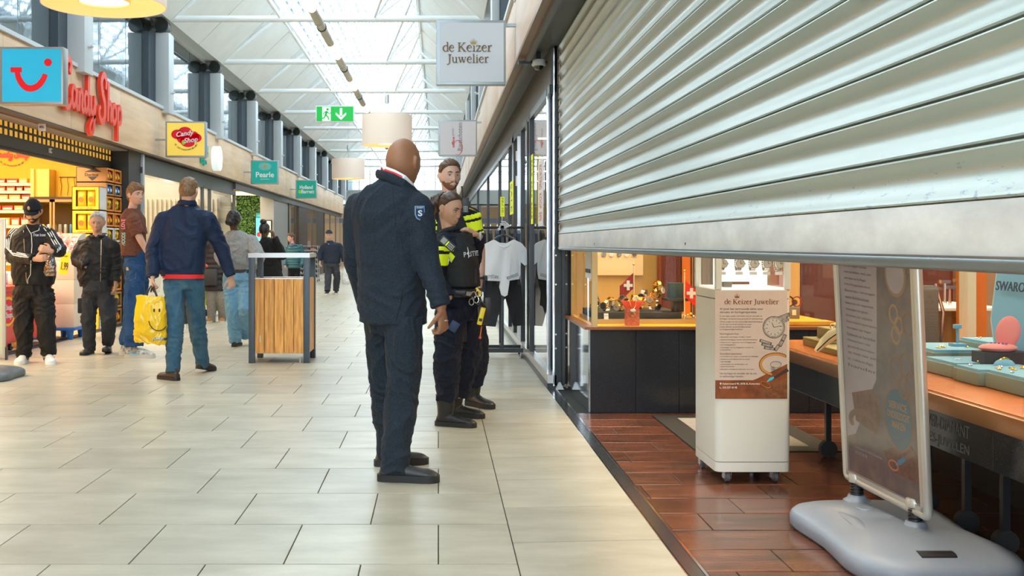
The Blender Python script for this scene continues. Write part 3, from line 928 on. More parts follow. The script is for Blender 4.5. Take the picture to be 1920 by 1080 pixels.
GL_ = {
 'd': (1.0, [((0.82, 1.5), (0.82, 0.05), .17), ((0.62, 1.48), (0.86, 1.5), .07), ((0.8, 0.04), (1.02, 0.04), .07)], [([(0.8, 0.85), (0.5, 0.98), (0.17, 0.7), (0.17, 0.3), (0.48, 0.0), (0.8, 0.18)], (.08, .1, .19, .19, .1, .08))]),
 'e': (0.95, [((0.15, 0.58), (0.8, 0.58), .07)], [([(0.8, 0.58), (0.72, 0.9), (0.46, 0.98), (0.16, 0.7), (0.17, 0.3), (0.5, 0.0), (0.86, 0.2)], (.14, .08, .18, .19, .12, .06))]),
 'K': (1.45, [((0.3, 1.4), (0.3, 0.02), .2), ((0.05, 1.4), (0.58, 1.4), .07), ((0.05, 0.03), (0.58, 0.03), .07), ((0.35, 0.6), (1.1, 1.38), .08), ((0.55, 0.8), (1.2, 0.04), .2), ((0.85, 1.4), (1.35, 1.4), .07), ((0.95, 0.03), (1.45, 0.03), .07)], []),
 'i': (0.55, [((0.28, 0.95), (0.28, 0.02), .18), ((0.28, 1.18), (0.28, 1.36), .15), ((0.08, 0.95), (0.3, 0.95), .07), ((0.04, 0.03), (0.52, 0.03), .07)], []),
 '1': (0.55, [((0.28, 0.95), (0.28, 0.02), .18), ((0.08, 0.95), (0.3, 0.95), .07), ((0.04, 0.03), (0.52, 0.03), .07)], []),
 'z': (0.9, [((0.12, 0.93), (0.8, 0.93), .09), ((0.74, 0.93), (0.16, 0.05), .16), ((0.1, 0.05), (0.82, 0.05), .09), ((0.12, 0.95), (0.12, 0.72), .06), ((0.82, 0.03), (0.82, 0.26), .06)], []),
 'r': (0.78, [((0.26, 0.95), (0.26, 0.02), .18), ((0.06, 0.95), (0.28, 0.95), .07), ((0.04, 0.03), (0.56, 0.03), .07)], [([(0.28, 0.6), (0.42, 0.9), (0.62, 0.96), (0.72, 0.84)], (.06, .1, .14, .18))]),
 'J': (0.8, [((0.22, 1.4), (0.78, 1.4), .07)], [([(0.5, 1.4), (0.5, 0.7), (0.48, 0.1), (0.3, -0.25), (0.02, -0.25)], (.2, .2, .18, .1, .14))]),
 'u': (1.08, [((0.06, 0.95), (0.28, 0.95), .07), ((0.6, 0.95), (0.84, 0.95), .07), ((0.82, 0.95), (0.82, 0.03), .17), ((0.8, 0.03), (1.04, 0.03), .07)], [([(0.26, 0.95), (0.26, 0.3), (0.45, 0.02), (0.8, 0.2)], (.17, .17, .12, .07))]),
 'w': (1.5, [((0.2, 0.93), (0.5, 0.03), .17), ((0.5, 0.05), (0.78, 0.9), .08), ((0.72, 0.93), (1.02, 0.03), .17), ((1.02, 0.05), (1.32, 0.93), .08), ((0.02, 0.95), (0.42, 0.95), .07), ((0.55, 0.95), (0.92, 0.95), .07), ((1.15, 0.95), (1.48, 0.95), .07)], []),
 'l': (0.55, [((0.28, 1.5), (0.28, 0.02), .18), ((0.06, 1.48), (0.3, 1.5), .07), ((0.04, 0.03), (0.52, 0.03), .07)], []),
 ' ': (0.45, [], []),
}
def serif(mb, body, width, fr, d=0.004, mi=0):
 tot = sum(GL_[c][0] for c in body)
 s = width / tot
 x = -width / 2
 for c in body:
  wd, lines, curves = GL_[c]
  for a, b, t_ in lines:
   stroke(mb, [(x + a[0] * s, a[1] * s), (x + b[0] * s, b[1] * s)], [t_ * s * 1.3] * 2, fr, d, mi, smooth=False)
  for pts, ws_ in curves:
   stroke(mb, [(x + a[0] * s, a[1] * s) for a in pts], [q * s * 1.3 for q in ws_], fr, d, mi, 5)
  x += wd * s
def crown(mb, fr, s, d=0.004, mi=0):
 p = [(-0.5, 0), (-0.62, 0.55), (-0.34, 0.25), (-0.28, 0.78), (-0.1, 0.28), (0, 0.95), (0.1, 0.28), (0.28, 0.78), (0.34, 0.25), (0.62, 0.55), (0.5, 0)]
 mb.prism([(a * s, b * s) for a, b in p], 0, d, mi, fr)
 for a, b in ((-0.62, 0.6), (-0.28, 0.84), (0, 1.02), (0.28, 0.84), (0.62, 0.6)): disc(mb, (a * s, b * s), 0.07 * s, fr, d, mi, 8)
mb = MB()
fr = frame((P(876, 0, Y).x, Y - 0.009, P(0, 97, Y).z), (1, 0, 0), (0, 0, 1))
serif(mb, 'de Ke1zer', 0.455, fr)
serif(mb, 'Juwelier', 0.385, frame((P(877, 0, Y).x, Y - 0.009, P(0, 118, Y).z), (1, 0, 0), (0, 0, 1)))
mb.build('lettering', GOLDB, t, False)
mb = MB(); crown(mb, frame((P(887.5, 0, Y).x, Y - 0.009, P(0, 83, Y).z), (1, 0, 0), (0, 0, 1)), 0.048); mb.build('crown_mark', M('crown_gold', (0.45, 0.27, 0.06), 0.4), t, False)
Y = 18.1
t = box_sign(Y, 0.0, 0.64, 2.70, 3.30, 'smaller grey box sign with sideways red and grey lettering', emis('sign_grey_face2', (0.52, 0.51, 0.54), 0.12), 1, 0.10)
mr = frame((0.305, Y - 0.008, 3.02), (0, 0, 1), (-1, 0, 0))
letters('lettering', 'Rietschoten', 0.46, M('print_grey', (0.2, 0.2, 0.22), 0.5), frame((0.355, Y - 0.008, 3.02), (0, 0, 1), (-1, 0, 0)), t, height=0.075, depth=0.004)
letters('red_lettering', 'office', 0.18, M('print_red', (0.6, 0.04, 0.05), 0.5), frame((0.245, Y - 0.008, 2.93), (0, 0, 1), (-1, 0, 0)), t, height=0.045, depth=0.004, bold=0.02)
letters('grey_lettering', 'print', 0.12, M('print_grey', (0.2, 0.2, 0.22), 0.5), frame((0.245, Y - 0.008, 3.10), (0, 0, 1), (-1, 0, 0)), t, height=0.045, depth=0.004)
mb = MB(); stroke(mb, [(0.12 * cos(a) , 0.075 * sin(a)) for a in [R(60 - k * 30) for k in range(10)]], [0.004, 0.012, 0.012, 0.004], frame((0.32, Y - 0.008, 2.84), (0, 0, 1), (-1, 0, 0)), 0.003)
mb.build('swirl', M('print_red', (.6, .04, .05)), t, False)
# --- drum pendant lamps, light tube, exit sign
SHADE = M('lamp_shade', (0.78, 0.70, 0.62), 0.7, sub=0.0, emit=((1.0, 0.72, 0.52), 0.18))
SHIN = M('lamp_inner', (0.85, 0.62, 0.35), 0.6, emit=((1.0, 0.55, 0.2), 0.55))
def lamp(x, y, label):
 t = thing('drum_pendant_lamp', label, 'lamp', (x, y, 3.6))
 z0, h, r = 3.6, 0.72, 0.6
 mb = MB(); n = 48
 rings = []
 for rr_, z in ((r, z0), (r, z0 + h), (r - 0.012, z0 + h), (r - 0.012, z0)):
  rings.append([Vector((x + rr_ * cos(2 * pi * i / n), y + rr_ * sin(2 * pi * i / n), z)) for i in range(n)])
 mb.loft(rings, 0, False, True); mb.build('shade', SHADE, t)
 mb = MB(); rings = []
 for rr_, z in ((r - 0.013, z0 + 0.004), (r - 0.013, z0 + 0.15), (r - 0.2, z0 + 0.15), (0.24, z0 + 0.15)):
  rings.append([Vector((x + rr_ * cos(2 * pi * i / n), y + rr_ * sin(2 * pi * i / n), z)) for i in range(n)])
 mb.loft(rings, 0, False); mb.build('lining', SHIN, t)
 mb = MB(); rings = []
 for rr_, z in ((0.25, z0 + 0.15), (0.25, z0 + 0.03), (0.242, z0 + 0.03), (0.242, z0 + 0.15)):
  rings.append([Vector((x + rr_ * cos(2 * pi * i / n), y + rr_ * sin(2 * pi * i / n), z)) for i in range(n)])
 mb.loft(rings, 0, False, True); mb.build('inner_ring', M('inner_ring', (0.7, 0.5, 0.25), 0.5, emit=((1, .5, .15), 0.35)), t)
 mb = MB(); mb.cyl((x, y, z0 + 0.045), (x, y, z0 + 0.06), 0.238, 36); mb.build('diffuser', M('lamp_glow', (1, 0.9, 0.7), 0.5, emit=((1.0, 0.78, 0.45), 2.2)), t)
 mb = MB(); mb.cyl((x, y, z0 + 0.15), (x, y, 7.8 - abs(x - XC) * 1.02), 0.006, 8); mb.build('cable', ALU, t)
 mb = MB(); mb.cyl((x, y, z0 + h + 0.3), (x, y, z0 + h + 0.5), 0.05, 12)
 for a in (0, 2.1, 4.2): mb.tube([(x, y, z0 + h + .3), (x + .59 * cos(a), y + .59 * sin(a), z0 + h)], 0.004, 5)
 mb.build('ceiling_rose', ALU, t)
 return t
lamp(-3.3, 10.8, 'large cream drum pendant lamp seen from below, nearest one over the mall')
lamp(-1.23, 26.2, 'cream drum pendant lamp hanging behind the exit sign')
lamp(-3.27, 39.7, 'furthest cream drum pendant lamp above the left shopfronts')
lt = thing('light_tube', 'long round metal light tube with lit sections along the glass roof', 'lamp', (-2.02, 0, 5.0))
METB = M('brushed_nickel', (0.40, 0.38, 0.34), 0.35, 0.8); BRZ = M('tube_bronze', (0.55, 0.49, 0.38), 0.45, 0.4)
GLOW = M('tube_glow', (1, 0.95, 0.8), 0.4, emit=((1.0, 0.84, 0.55), 1.5))
for i in range(-2, 12):
 yb = 18.8 + 4.47 * i / 1.0 + 0.12
 if yb > 56: break
 mb = MB(); mb.cyl((-2.02, yb - 1.5, 5.0), (-2.02, yb + 1.5, 5.0), 0.074, 18); mb.build('tube_section', BRZ, lt)
 mb = MB(); mb.cyl((-2.02, yb + 1.5, 5.0), (-2.02, yb + 4.47 - 1.5, 5.0), 0.070, 18); mb.build('lit_section', GLOW, lt)
 for yy in (yb - .5, yb):
  mb = MB(); mb.cyl((-2.02, yy - 0.03, 5.0), (-2.02, yy + 0.03, 5.0), 0.088, 18); mb.build('clamp', DARK if yy == yb else METB, lt)
Y = 23.3
ex = thing('exit_sign', 'green hanging exit sign with white running figure and arrow', 'sign', (-2.2, Y, 3.86))
x0, x1, z0, z1 = P(592, 0, Y).x, P(664, 0, Y).x, P(0, 229, Y).z, P(0, 198, Y).z
mb = MB(); mb.bbox(x0, x1, Y, Y + 0.08, z0, z1, 0.008); mb.build('housing', WHITEP, ex)
EXG = M('exit_green', (0.0, 0.36, 0.045), 0.4, emit=((0.0, 0.42, 0.05), 0.4))
mb = MB(); mb.box(x0 + .02, x1 - .02, Y - .005, Y + .002, z0 + .02, z1 - .02); mb.build('face', EXG, ex, False)
EXW = M('exit_white', (0.85, 0.95, 0.88), 0.4, emit=((0.85, 1, 0.9), 0.4))
fr = frame(((x0 + x1) / 2, Y - 0.006, (z0 + z1) / 2), (1, 0, 0), (0, 0, 1))
mb = MB(); mb.box(-0.27, -0.09, -0.15, 0.145, 0, 0.003, mat=fr)
stroke(mb, [(0.13, 0.12), (0.13, -0.04)], [0.05, 0.05], fr, 0.003, smooth=False)
mb.prism([(0.13, -0.13), (0.02, -0.02), (0.02, 0.03), (0.13, -0.07), (0.24, 0.03), (0.24, -0.02)], 0, 0.003, 0, fr)
mb.build('arrow_and_door', EXW, ex, False)
mb = MB()
disc(mb, (-0.155, 0.095), 0.028, fr, 0.005, n=12)
stroke(mb, [(-0.17, 0.055), (-0.20, -0.03)], [0.055, 0.045], fr, 0.005, smooth=False)
stroke(mb, [(-0.17, 0.05), (-0.23, 0.03), (-0.25, -0.02)], [0.02, 0.02], fr, 0.005, smooth=False)
stroke(mb, [(-0.165, 0.05), (-0.12, 0.0), (-0.08, 0.03)], [0.02, 0.02], fr, 0.005, smooth=False)
stroke(mb, [(-0.195, -0.03), (-0.15, -0.06), (-0.13, -0.13)], [0.03, 0.026], fr, 0.005, smooth=False)
stroke(mb, [(-0.20, -0.03), (-0.23, -0.09), (-0.30, -0.10)], [0.03, 0.026], fr, 0.005, smooth=False)
mb.build('running_figure', EXG, ex, False)
mb = MB(); mb.cyl(((x0 + x1) / 2, Y + .04, z1), ((x0 + x1) / 2, Y + .04, 5.1), 0.007, 6); mb.build('hanger', ALU, ex)
for k, yc in enumerate(BEAMS):
 if yc < 8: continue
 for j in (0, 1):
  t = thing('roof_spotlight', 'short black round spotlight, %s one over the %s clerestory pillar in view' % (['outer', 'inner'][j], ORD[max(k - 4, 0)]), 'spotlight', (XL - 0.02 + 0.0, yc + 0.1, 4.93), 'paired black roof spotlights over the pillars')
  xx = XL - 0.29 + 0.28 * j
  mb = MB(); mb.tube([(xx - 0.03, yc + 0.30, 5.02), (xx, yc - 0.05, 5.0)], 0.125, 18); mb.build('body', BLACKP, t)
  mb = MB(); mb.tube([(xx, yc - 0.052, 5.0), (xx, yc - 0.06, 5.0)], 0.11, 18); mb.build('lens', M('dark_lens', (0.02, 0.03, 0.03), 0.15), t)
  mb = MB(); mb.box(xx - 0.02, xx + 0.02, yc + 0.1, yc + 0.16, 4.88, 4.92); mb.build('yoke', DARK, t)
t = thing('number_plate', 'small white house number plate hanging under the oak fascia', 'sign', (-4.95, 13.1, 2.6))
mb = MB(); mb.box(-4.87, -4.78, 13.3, 13.306, 2.62, 2.735); mb.build('plate', WPLAIN, t, False)
letters('number', '49c', 0.06, M('dark_print', (0, 0, 0)), frame((-4.825, 13.297, 2.67), (1, 0, 0), (0, 0, 1)), t, depth=0.003)
t = thing('door_sensor', 'small pale square sensor on the dark header of the sweet shop', 'sensor', (-5.08, 14.2, 2.45))
mb = MB(); mb.bbox(-5.1, -5.07, 14.3, 14.36, 2.44, 2.50, 0.004); mb.build('body', WHITEP, t)
mb = MB(); mb.box(-5.07, -5.066, 14.315, 14.345, 2.455, 2.485); mb.build('eye', DARK, t, False)
# --- sweet shop goods
PRNT = M('dark_print', (0.03, 0.03, 0.03), 0.5)
t = thing('wall_logo', 'red script logo high on the yellow sweet shop wall', 'sign', (-6.6, 17.14, 2.3))
mb = MB(); candy_script(mb, frame((-6.95, 17.14, 2.60), (1, 0, 0), (0, 0, 1)), 0.055, 0.006, wd=1.3); mb.build('script', RED, t, False)
mb = MB()
for i, ch in enumerate(txt):
 if ch == ' ': continue
 a = R(-140 + i * 100 / (len(txt) - 1))
 c = Vector((-6.68 + 0.24 * cos(a), 17.14, 2.66 + 0.19 * sin(a)))
 vs, fs_ = text_fit(ch, 0.014, 0.024, depth=0.003)
 mb.add(vs, fs_, 0, frame(c, (-sin(a), 0, cos(a)), (-cos(a), 0, -sin(a))))
mb.build('ring_text', PRNT, t, False)
sv = thing('snack_shelving', 'yellow wall shelving holding rows of red snack packs', 'shelf', (-7.5, 17.0, 0))
SHY = M('shelf_yellow', (0.92, 0.68, 0.14), 0.5)
lev = [0.95, 1.25, 1.52, 1.75, 1.92, 2.05, 2.17]
mb = MB(); mb.box(-6.26, -6.21, 16.78, 17.14, 0, 2.40); mb.box(-6.21, -6.0, 16.85, 17.14, 1.975, 2.40); mb.build('side_panel', SHY, sv)
for z in lev:
 mb = MB(); mb.box(-9.3, -6.26, 16.8, 17.14, z - 0.02, z); mb.build('shelf', SHY, sv, False)
 mb = MB(); mb.box(-9.3, -6.26, 16.79, 16.80, z - 0.03, z + 0.015); mb.build('price_rail', M('rail_cream', (0.85, 0.75, 0.45), 0.5), sv, False)
 x = -7.3
 while x < -6.34:
  wd = rng.choice([0.10, 0.13, 0.17])
  h = 0.085 if z > 1.7 else 0.13
  mb = MB(); mb.bbox(x, x + wd, 16.83, 16.93, z + 0.001, z + h, 0.004)
  c = rng.choice([(0.55, 0.02, 0.01), (0.70, 0.08, 0.02), (0.30, 0.05, 0.02), (0.85, 0.35, 0.05)])
  o = thing('snack_pack', 'small %s snack pack on the yellow shelving, %s shelf from the top' % ({55: 'red', 70: 'bright red', 30: 'brown', 85: 'orange'}[int(c[0] * 100)], ['seventh', 'sixth', 'fifth', 'fourth', 'third', 'second', 'first'][lev.index(z)]), 'snack', (x, 16.83, z), 'snack packs on the yellow shelving')
  mb.build('carton', M('pack_%d' % int(c[0] * 100), c, 0.4), o)
  mb = MB(); mb.box(x + 0.015, x + wd - 0.015, 16.826, 16.83, z + 0.025, z + h - 0.03); mb.build('label_patch', M('pack_label', (0.9, 0.75, 0.5), 0.5), o, False)
  x += wd + 0.02
hk = thing('hook_display', 'yellow niche with thin black hanging wires above the drinks cooler', 'display', (-5.9, 17.1, 2.0))
mb = MB(); mb.box(-5.95, -4.97, 17.10, 17.14, 1.98, 2.36); mb.build('back_panel', YEL, hk, False)
for k in range(7):
 x = -5.9 + k * 0.105
 mb = MB(); mb.tube([(x, 17.09, 2.29), (x, 17.07, 2.24), (x + 0.012, 17.09, 2.15), (x, 17.07, 2.0)], 0.0035, 5); mb.build('wire', BLACKP, hk)
mb = MB(); mb.cyl((-5.92, 17.07, 2.29), (-5.25, 17.07, 2.29), 0.006, 6); mb.build('rail', BLACKP, hk)
dc = thing('drinks_cooler', 'dark two door drinks cooler with glass fronts behind the capped man', 'cooler', (-5.8, 16.8, 0))
mb = MB(); mb.box(-6.2, -5.45, 16.55, 17.05, 0, 0.15); mb.box(-6.2, -5.45, 16.98, 17.05, 0.15, 1.92); mb.box(-6.2, -6.15, 16.55, 17.05, 0.15, 1.92); mb.box(-5.5, -5.45, 16.55, 17.05, 0.15, 1.92); mb.box(-6.2, -5.45, 16.55, 17.05, 1.86, 1.96)
mb.build('cabinet', M('cooler_dark', (0.045, 0.018, 0.008), 0.4), dc)
for a, b in ((-6.2, -5.84), (-5.82, -5.45)):
 mb = MB(); mb.box(a, a + 0.03, 16.50, 16.54, 0.15, 1.92); mb.box(b - 0.03, b, 16.50, 16.54, 0.15, 1.92); mb.box(a, b, 16.5, 16.54, 0.15, 0.19); mb.box(a, b, 16.5, 16.54, 1.88, 1.92)
 d_ = mb.build('door', M('door_wood', (0.38, 0.22, 0.08), 0.4), dc)
 mb = MB(); mb.box(a + .03, b - .03, 16.515, 16.52, 0.19, 1.88); mb.build('pane', GL, d_, False)
for z in (0.55, 0.95, 1.38):
 mb = MB(); mb.box(-6.15, -5.5, 16.58, 16.98, z - 0.015, z); mb.build('rack', WHITEP, dc, False)
 for k in range(8):
  x = -6.1 + k * 0.085
  c = [(0.05, 0.25, 0.6), (0.8, 0.55, 0.05), (0.7, 0.75, 0.75), (0.5, 0.5, 0.45)][(k // 2 + int(z * 10)) % 4]
  o = thing('drink_can', 'slim drink can on the %s rack of the dark drinks cooler' % {0.55: 'lowest', 0.95: 'middle', 1.38: 'upper'}[z], 'can', (x, 16.65, z), 'cans in the drinks cooler')
  mb = MB(); mb.lathe([(0.022, z), (0.03, z + 0.01), (0.03, z + 0.15), (0.022, z + 0.165), (0.02, z + 0.165)], (x, 16.65, 0), 10); mb.build('body', M('can_%d' % int(c[0] * 100), c, 0.3, 0.3), o)
  mb = MB(); mb.lathe([(0.021, z + 0.1651), (0.021, z + 0.168)], (x, 16.65, 0), 10); mb.build('lid', ALU, o)
BAGY = M('bag_yellow', (0.92, 0.62, 0.02), 0.3); BAGO = M('bag_orange', (0.75, 0.16, 0.02), 0.35); BOXY = M('box_yellow', (0.90, 0.55, 0.03), 0.5); BOXW = M('box_white', (0.78, 0.76, 0.72), 0.55)
KRAFT = M('kraft', (0.46, 0.24, 0.09), 0.6); BOXO = M('box_orange', (0.80, 0.26, 0.03), 0.5)
def snack_box(x0, x1, y0, y1, z0, z1, mats, label, face='front', bagm=(BAGY, BAGO), printm=None, text=None, group=None):
 t = thing('snack_box', label, 'box', ((x0 + x1) / 2, (y0 + y1) / 2, z0), group)
 e = 0.008
 mb = MB()
 mb.box(x0, x1, y1 - e, y1, z0, z1); mb.box(x0, x0 + e, y0, y1, z0, z1); mb.box(x0, x1, y0, y1, z0, z0 + e); mb.box(x0, x1, y0, y1, z1 - e, z1)
 if face == 'front': mb.box(x1 - e, x1, y0, y1, z0, z1, 1)
 else: mb.box(x0, x1, y0, y0 + e, z0, z1, 0)
 mb.build('carton', mats, t, False)
 h, wd = z1 - z0, ((x1 - x0) if face == 'front' else (y1 - y0))
 if face == 'front': fr_ = frame(((x0 + x1) / 2, y0, (z0 + z1) / 2), (1, 0, 0), (0, 0, 1))
 else: fr_ = frame((x1, (y0 + y1) / 2, (z0 + z1) / 2), (0, 1, 0), (0, 0, 1))
 a, b = wd / 2, h / 2
 ia, ib = a * 0.72, b * 0.70
 mb = MB()
 for (p, q, r_, s_) in ((-a, -ia, -b, b), (ia, a, -b, b), (-ia, ia, -b, -ib), (-ia, ia, ib, b)):
  mb.box(p, q, r_, s_, -0.008, 0, mat=fr_)
 mb.build('front_panel', mats[0] if printm is None else printm, t, False)
 for k in (-1, 1):
  g = MB()
  c = k * ia * 0.5
  rings = []
  for j in range(7):
   v = -ib * 1.05 + 2.1 * ib * j / 6
   th = 0.006 + 0.045 * sin(pi * j / 6) ** 0.6
   ww = ia * 0.47 * (1 - 0.08 * sin(pi * j / 6))
   rings.append([fr_ @ Vector((c + ww * cos(q_), v, -0.06 + th * sin(q_))) for q_ in [2 * pi * i / 12 for i in range(12)]])
  g.loft(rings)
  bg_ = g.build('bag', bagm[0] if k < 0 else bagm[-1 if len(bagm) > 2 else 0], t)
  g = MB(); disc(g, (c, -ib * 0.15), ia * 0.26, frame(fr_ @ Vector((0, 0, -0.012)), fr_.to_3x3() @ Vector((1, 0, 0)), fr_.to_3x3() @ Vector((0, 1, 0))), 0.004, ry=ib * 0.35)
  g.build('print_patch', bagm[1], bg_, False)
 if text:
  letters('print', text, wd * 0.55, PRNT, frame(fr_ @ Vector((0, -b * 0.86, 0.0005)), fr_.to_3x3() @ Vector((1, 0, 0)), fr_.to_3x3() @ Vector((0, 1, 0))), t, depth=0.002, height=h * 0.06)
 return t
zs = [0.0, 0.355, 0.71, 1.05, 1.40, 1.74, 2.085]
nm = ['bottom', 'second lowest', 'third from the floor', 'fourth from the floor', 'fifth from the floor', 'topmost']
for k in range(6):
 snack_box(-5.33, -4.93, 15.9, 16.25, zs[k] + (0.001 if k else 0.001), zs[k + 1] - 0.002, [BOXY, BOXW], 'yellow carton of crisp bags with white side, %s in its stack' % nm[k], text='NATUREL', group='yellow crisp cartons stacked by the dark column')
zz = 0.0
rows = [0.0, 0.26, 0.52, 0.78, 1.03, 1.27, 1.50, 1.73, 1.97, 2.17, 2.395]
for k in range(10):
 for j, (ya, yb) in enumerate(((16.3, 16.69), (16.70, 17.09))):
  m0 = BOXO if k in (9, 7, 6, 3, 2) else (KRAFT if k in (8, 4, 1, 0) else BOXW)
  bag = (BAGO, BAGY) if k % 3 == 0 else ((M('bag_blue', (0.03, 0.2, 0.6), 0.3), WPLAIN) if k in (4, 8) else (BAGY, M('bag_dark', (0.2, 0.1, 0.02), 0.4)))
  snack_box(-5.40, -4.95, ya, yb, rows[k] + 0.001, rows[k + 1] - 0.001, [KRAFT, KRAFT], 'small snack carton with side window, row %s from the floor in the %s column' % (['one', 'two', 'three', 'four', 'five', 'six', 'seven', 'eight', 'nine', 'ten'][k], 'near' if j == 0 else 'far'), 'side', bag, m0, group='small snack cartons with side windows')
mb = MB()
fr = frame((-5.2, 16.299, 2.28), (1, 0, 0), (0, 0, 1))
t = [o for o in bpy.data.objects if o.name.startswith('snack_box')][-2]
letters('brand_print', 'Doritos', 0.20, PRNT, frame((-5.17, 16.297, 2.28), (1, 0, 0), (0, 0, 1)), t, height=0.045, depth=0.002, bold=0.02)
mb.prism([(-0.1, 0.03), (0.06, 0.09), (0.16, 0.03)], 0, 0.002, 0, frame((-5.18, 16.297, 2.29), (1, 0, 0), (0, 0, 1))); mb.prism([(-0.05, -0.03), (0.02, -0.09), (0.1, -0.03)], 0, 0.002, 0, frame((-5.18, 16.297, 2.28), (1, 0, 0), (0, 0, 1)))
mb.build('print_shape', PRNT, t, False)
BLUE = M('pallet_blue', (0.02, 0.16, 0.55), 0.45)
t = thing('blue_pallet', 'blue plastic pallet under the stack of plain cream boxes', 'pallet', (-5.0, 14.4, 0))
mb = MB(); mb.bbox(-5.30, -4.72, 14.2, 14.75, 0.12, 0.155, 0.006); mb.build('deck', BLUE, t)
for x in (-5.25, -5.03, -4.80):
 for y in (14.25, 14.68):
  mb = MB(); mb.tube([(x, y, 0), (x, y, 0.12)], [0.035, 0.05], 10); mb.build('leg', BLUE, t)
CRM = M('cream_box', (0.74, 0.62, 0.50), 0.6)
for k, (a, b) in enumerate(((0.157, 0.465), (0.467, 0.78), (0.782, 1.03))):
 t = thing('cream_box', 'plain cream cardboard box on the blue pallet, %s' % ['lowest', 'middle', 'upper'][k], 'box', (-5, 14.4, a), 'cream boxes on the blue pallet')
 mb = MB(); mb.bbox(-5.28, -4.74, 14.22, 14.7, a, b, 0.004); mb.build('carton', CRM, t)
 mb = MB(); mb.box(-5.28, -4.739, 14.44, 14.48, b - 0.08, b + 0.0006); mb.build('tape', M('tape', (0.6, 0.45, 0.3), 0.3), t, False)
t = thing('display_tray', 'cream display tray full of red sweet bags on the box stack', 'tray', (-5, 14.4, 1.03))
fr = frame((-5.28, 14.22, 1.03), (0, 1, 0), (0, 0, 1))
for xx in (-5.28, -4.75):
 mb = MB(); pts = [(0, 0), (0.48, 0), (0.48, 0.36)] + [(0.48 - 0.40 * sin(R(a)) - .04, 0.10 + 0.26 * cos(R(a))) for a in range(0, 91, 15)] + [(0, 0.10)]
 mb.prism(pts, 0, 0.01, 0, frame((xx, 14.22, 1.031), (0, 1, 0), (0, 0, 1))); mb.build('side', CRM, t, False)
mb = MB(); mb.box(-5.28, -4.75, 14.22, 14.23, 1.031, 1.13); mb.box(-5.28, -4.75, 14.69, 14.70, 1.031, 1.39); mb.build('front', CRM, t, False)
REDB = M('bag_red', (0.75, 0.015, 0.02), 0.25, var=(40, 0.5, (0.85, 0.75, 0.7)))
for k in range(14):
 x = -5.2 + (k % 4) * 0.13; y = 14.28 + (k // 4) * 0.1; z = 1.14 + (k // 4) * 0.06
 o = thing('sweet_bag', 'crinkled red sweet bag in the cream tray, %s row' % ['front', 'second', 'third', 'back'][k // 4], 'sweets', (x, y, z), 'red sweet bags in the tray')
 mb = MB(); mb.ball((x, y, z), (0.065, 0.045, 0.075), 6, mat=Matrix.Translation((x, y, z)) @ Matrix.Rotation(rng.uniform(-.5, .5), 4, 'Y') @ Matrix.Translation((-x, -y, -z))); mb.build('bag', REDB, o)
 mb = MB(); mb.box(x - 0.05, x + 0.05, y - 0.003, y + 0.003, z + 0.06, z + 0.085); mb.build('seal', REDB, o)
t = thing('price_tag', 'tilted yellow price tag hanging on the display tray', 'price tag', (-4.8, 14.0, 0.9))
fr = frame(P(121, 494, 13.9), (1, 0, -0.15), (0.15, 0, 1))
mb = MB(); mb.box(-0.055, 0.055, -0.14, 0.14, 0, 0.004, mat=fr); mb.build('card', M('tag_yellow', (0.92, 0.72, 0.02), 0.5), t, False)
letters('price', '1.99', 0.085, PRNT, frame(P(121, 499, 13.89), (1, 0, -0.15), (0.15, 0, 1)), t, height=0.10, depth=0.003)
letters('headline', 'SNOEP', 0.08, PRNT, frame(P(121, 480, 13.89), (1, 0, -0.15), (0.15, 0, 1)), t, depth=0.003)
REDC = M('bin_red', (0.85, 0.045, 0.015), 0.35)
def sweet_bin(y0, y1, label):
 t = thing('sweet_bin', label, 'bin', (-5.25, (y0 + y1) / 2, 0))
 mb = MB(); mb.bbox(-5.55, -4.96, y0, y1, 0.09, 0.70, 0.02); mb.build('tub', REDC, t)
 mb = MB(); mb.bbox(-5.57, -4.94, y0 - 0.02, y1 + 0.02, 0.70, 0.76, 0.01); mb.build('rim', REDC, t)
 fr_ = frame((-4.955, y1 - 0.32, 0.47), (0, 1, 0), (0, 0, 1))
 mb = MB(); disc(mb, (0, 0), 0.21, fr_, 0.006, ry=0.17); b_ = mb.build('round_badge', M('badge_yellow', (0.95, 0.65, 0.02), 0.4), t, False)
 mb = MB(); disc(mb, (0, 0), 0.18, fr_, 0.009, ry=0.14); mb.build('badge_field', M('badge_red', (.6, 0, .02)), b_, False)
 mb = MB(); vs, f_ = text_fit('Chupa', 0.28, 0.09, depth=0.004, bold=0.02); mb.add(vs, f_, 0, frame((-4.944, y1 - 0.32, 0.51), (0, 1, 0), (0, 0, 1)))
 vs, f_ = text_fit('Chups', 0.28, 0.09, depth=0.004, bold=0.02); mb.add(vs, f_, 0, frame((-4.944, y1 - 0.32, 0.42), (0, 1, 0), (0, 0, 1))); mb.build('badge_text', WPLAIN, b_, False)
 for x in (-5.48, -5.02):
  for y in (y0 + 0.08, y1 - 0.08):
   mb = MB(); mb.cyl((x - 0.015, y, 0.045), (x + 0.015, y, 0.045), 0.045, 14); w_ = mb.build('caster', RUBBER, t)
   mb = MB(); mb.box(x - 0.025, x + 0.025, y - 0.02, y + 0.02, 0.045, 0.095); mb.build('fork', ALU, w_)
 return t
sweet_bin(12.0, 12.9, 'red rolling sweet bin nearest the left edge of the photo')
sweet_bin(13.05, 13.98, 'red rolling sweet bin between the capped man and the cream boxes')
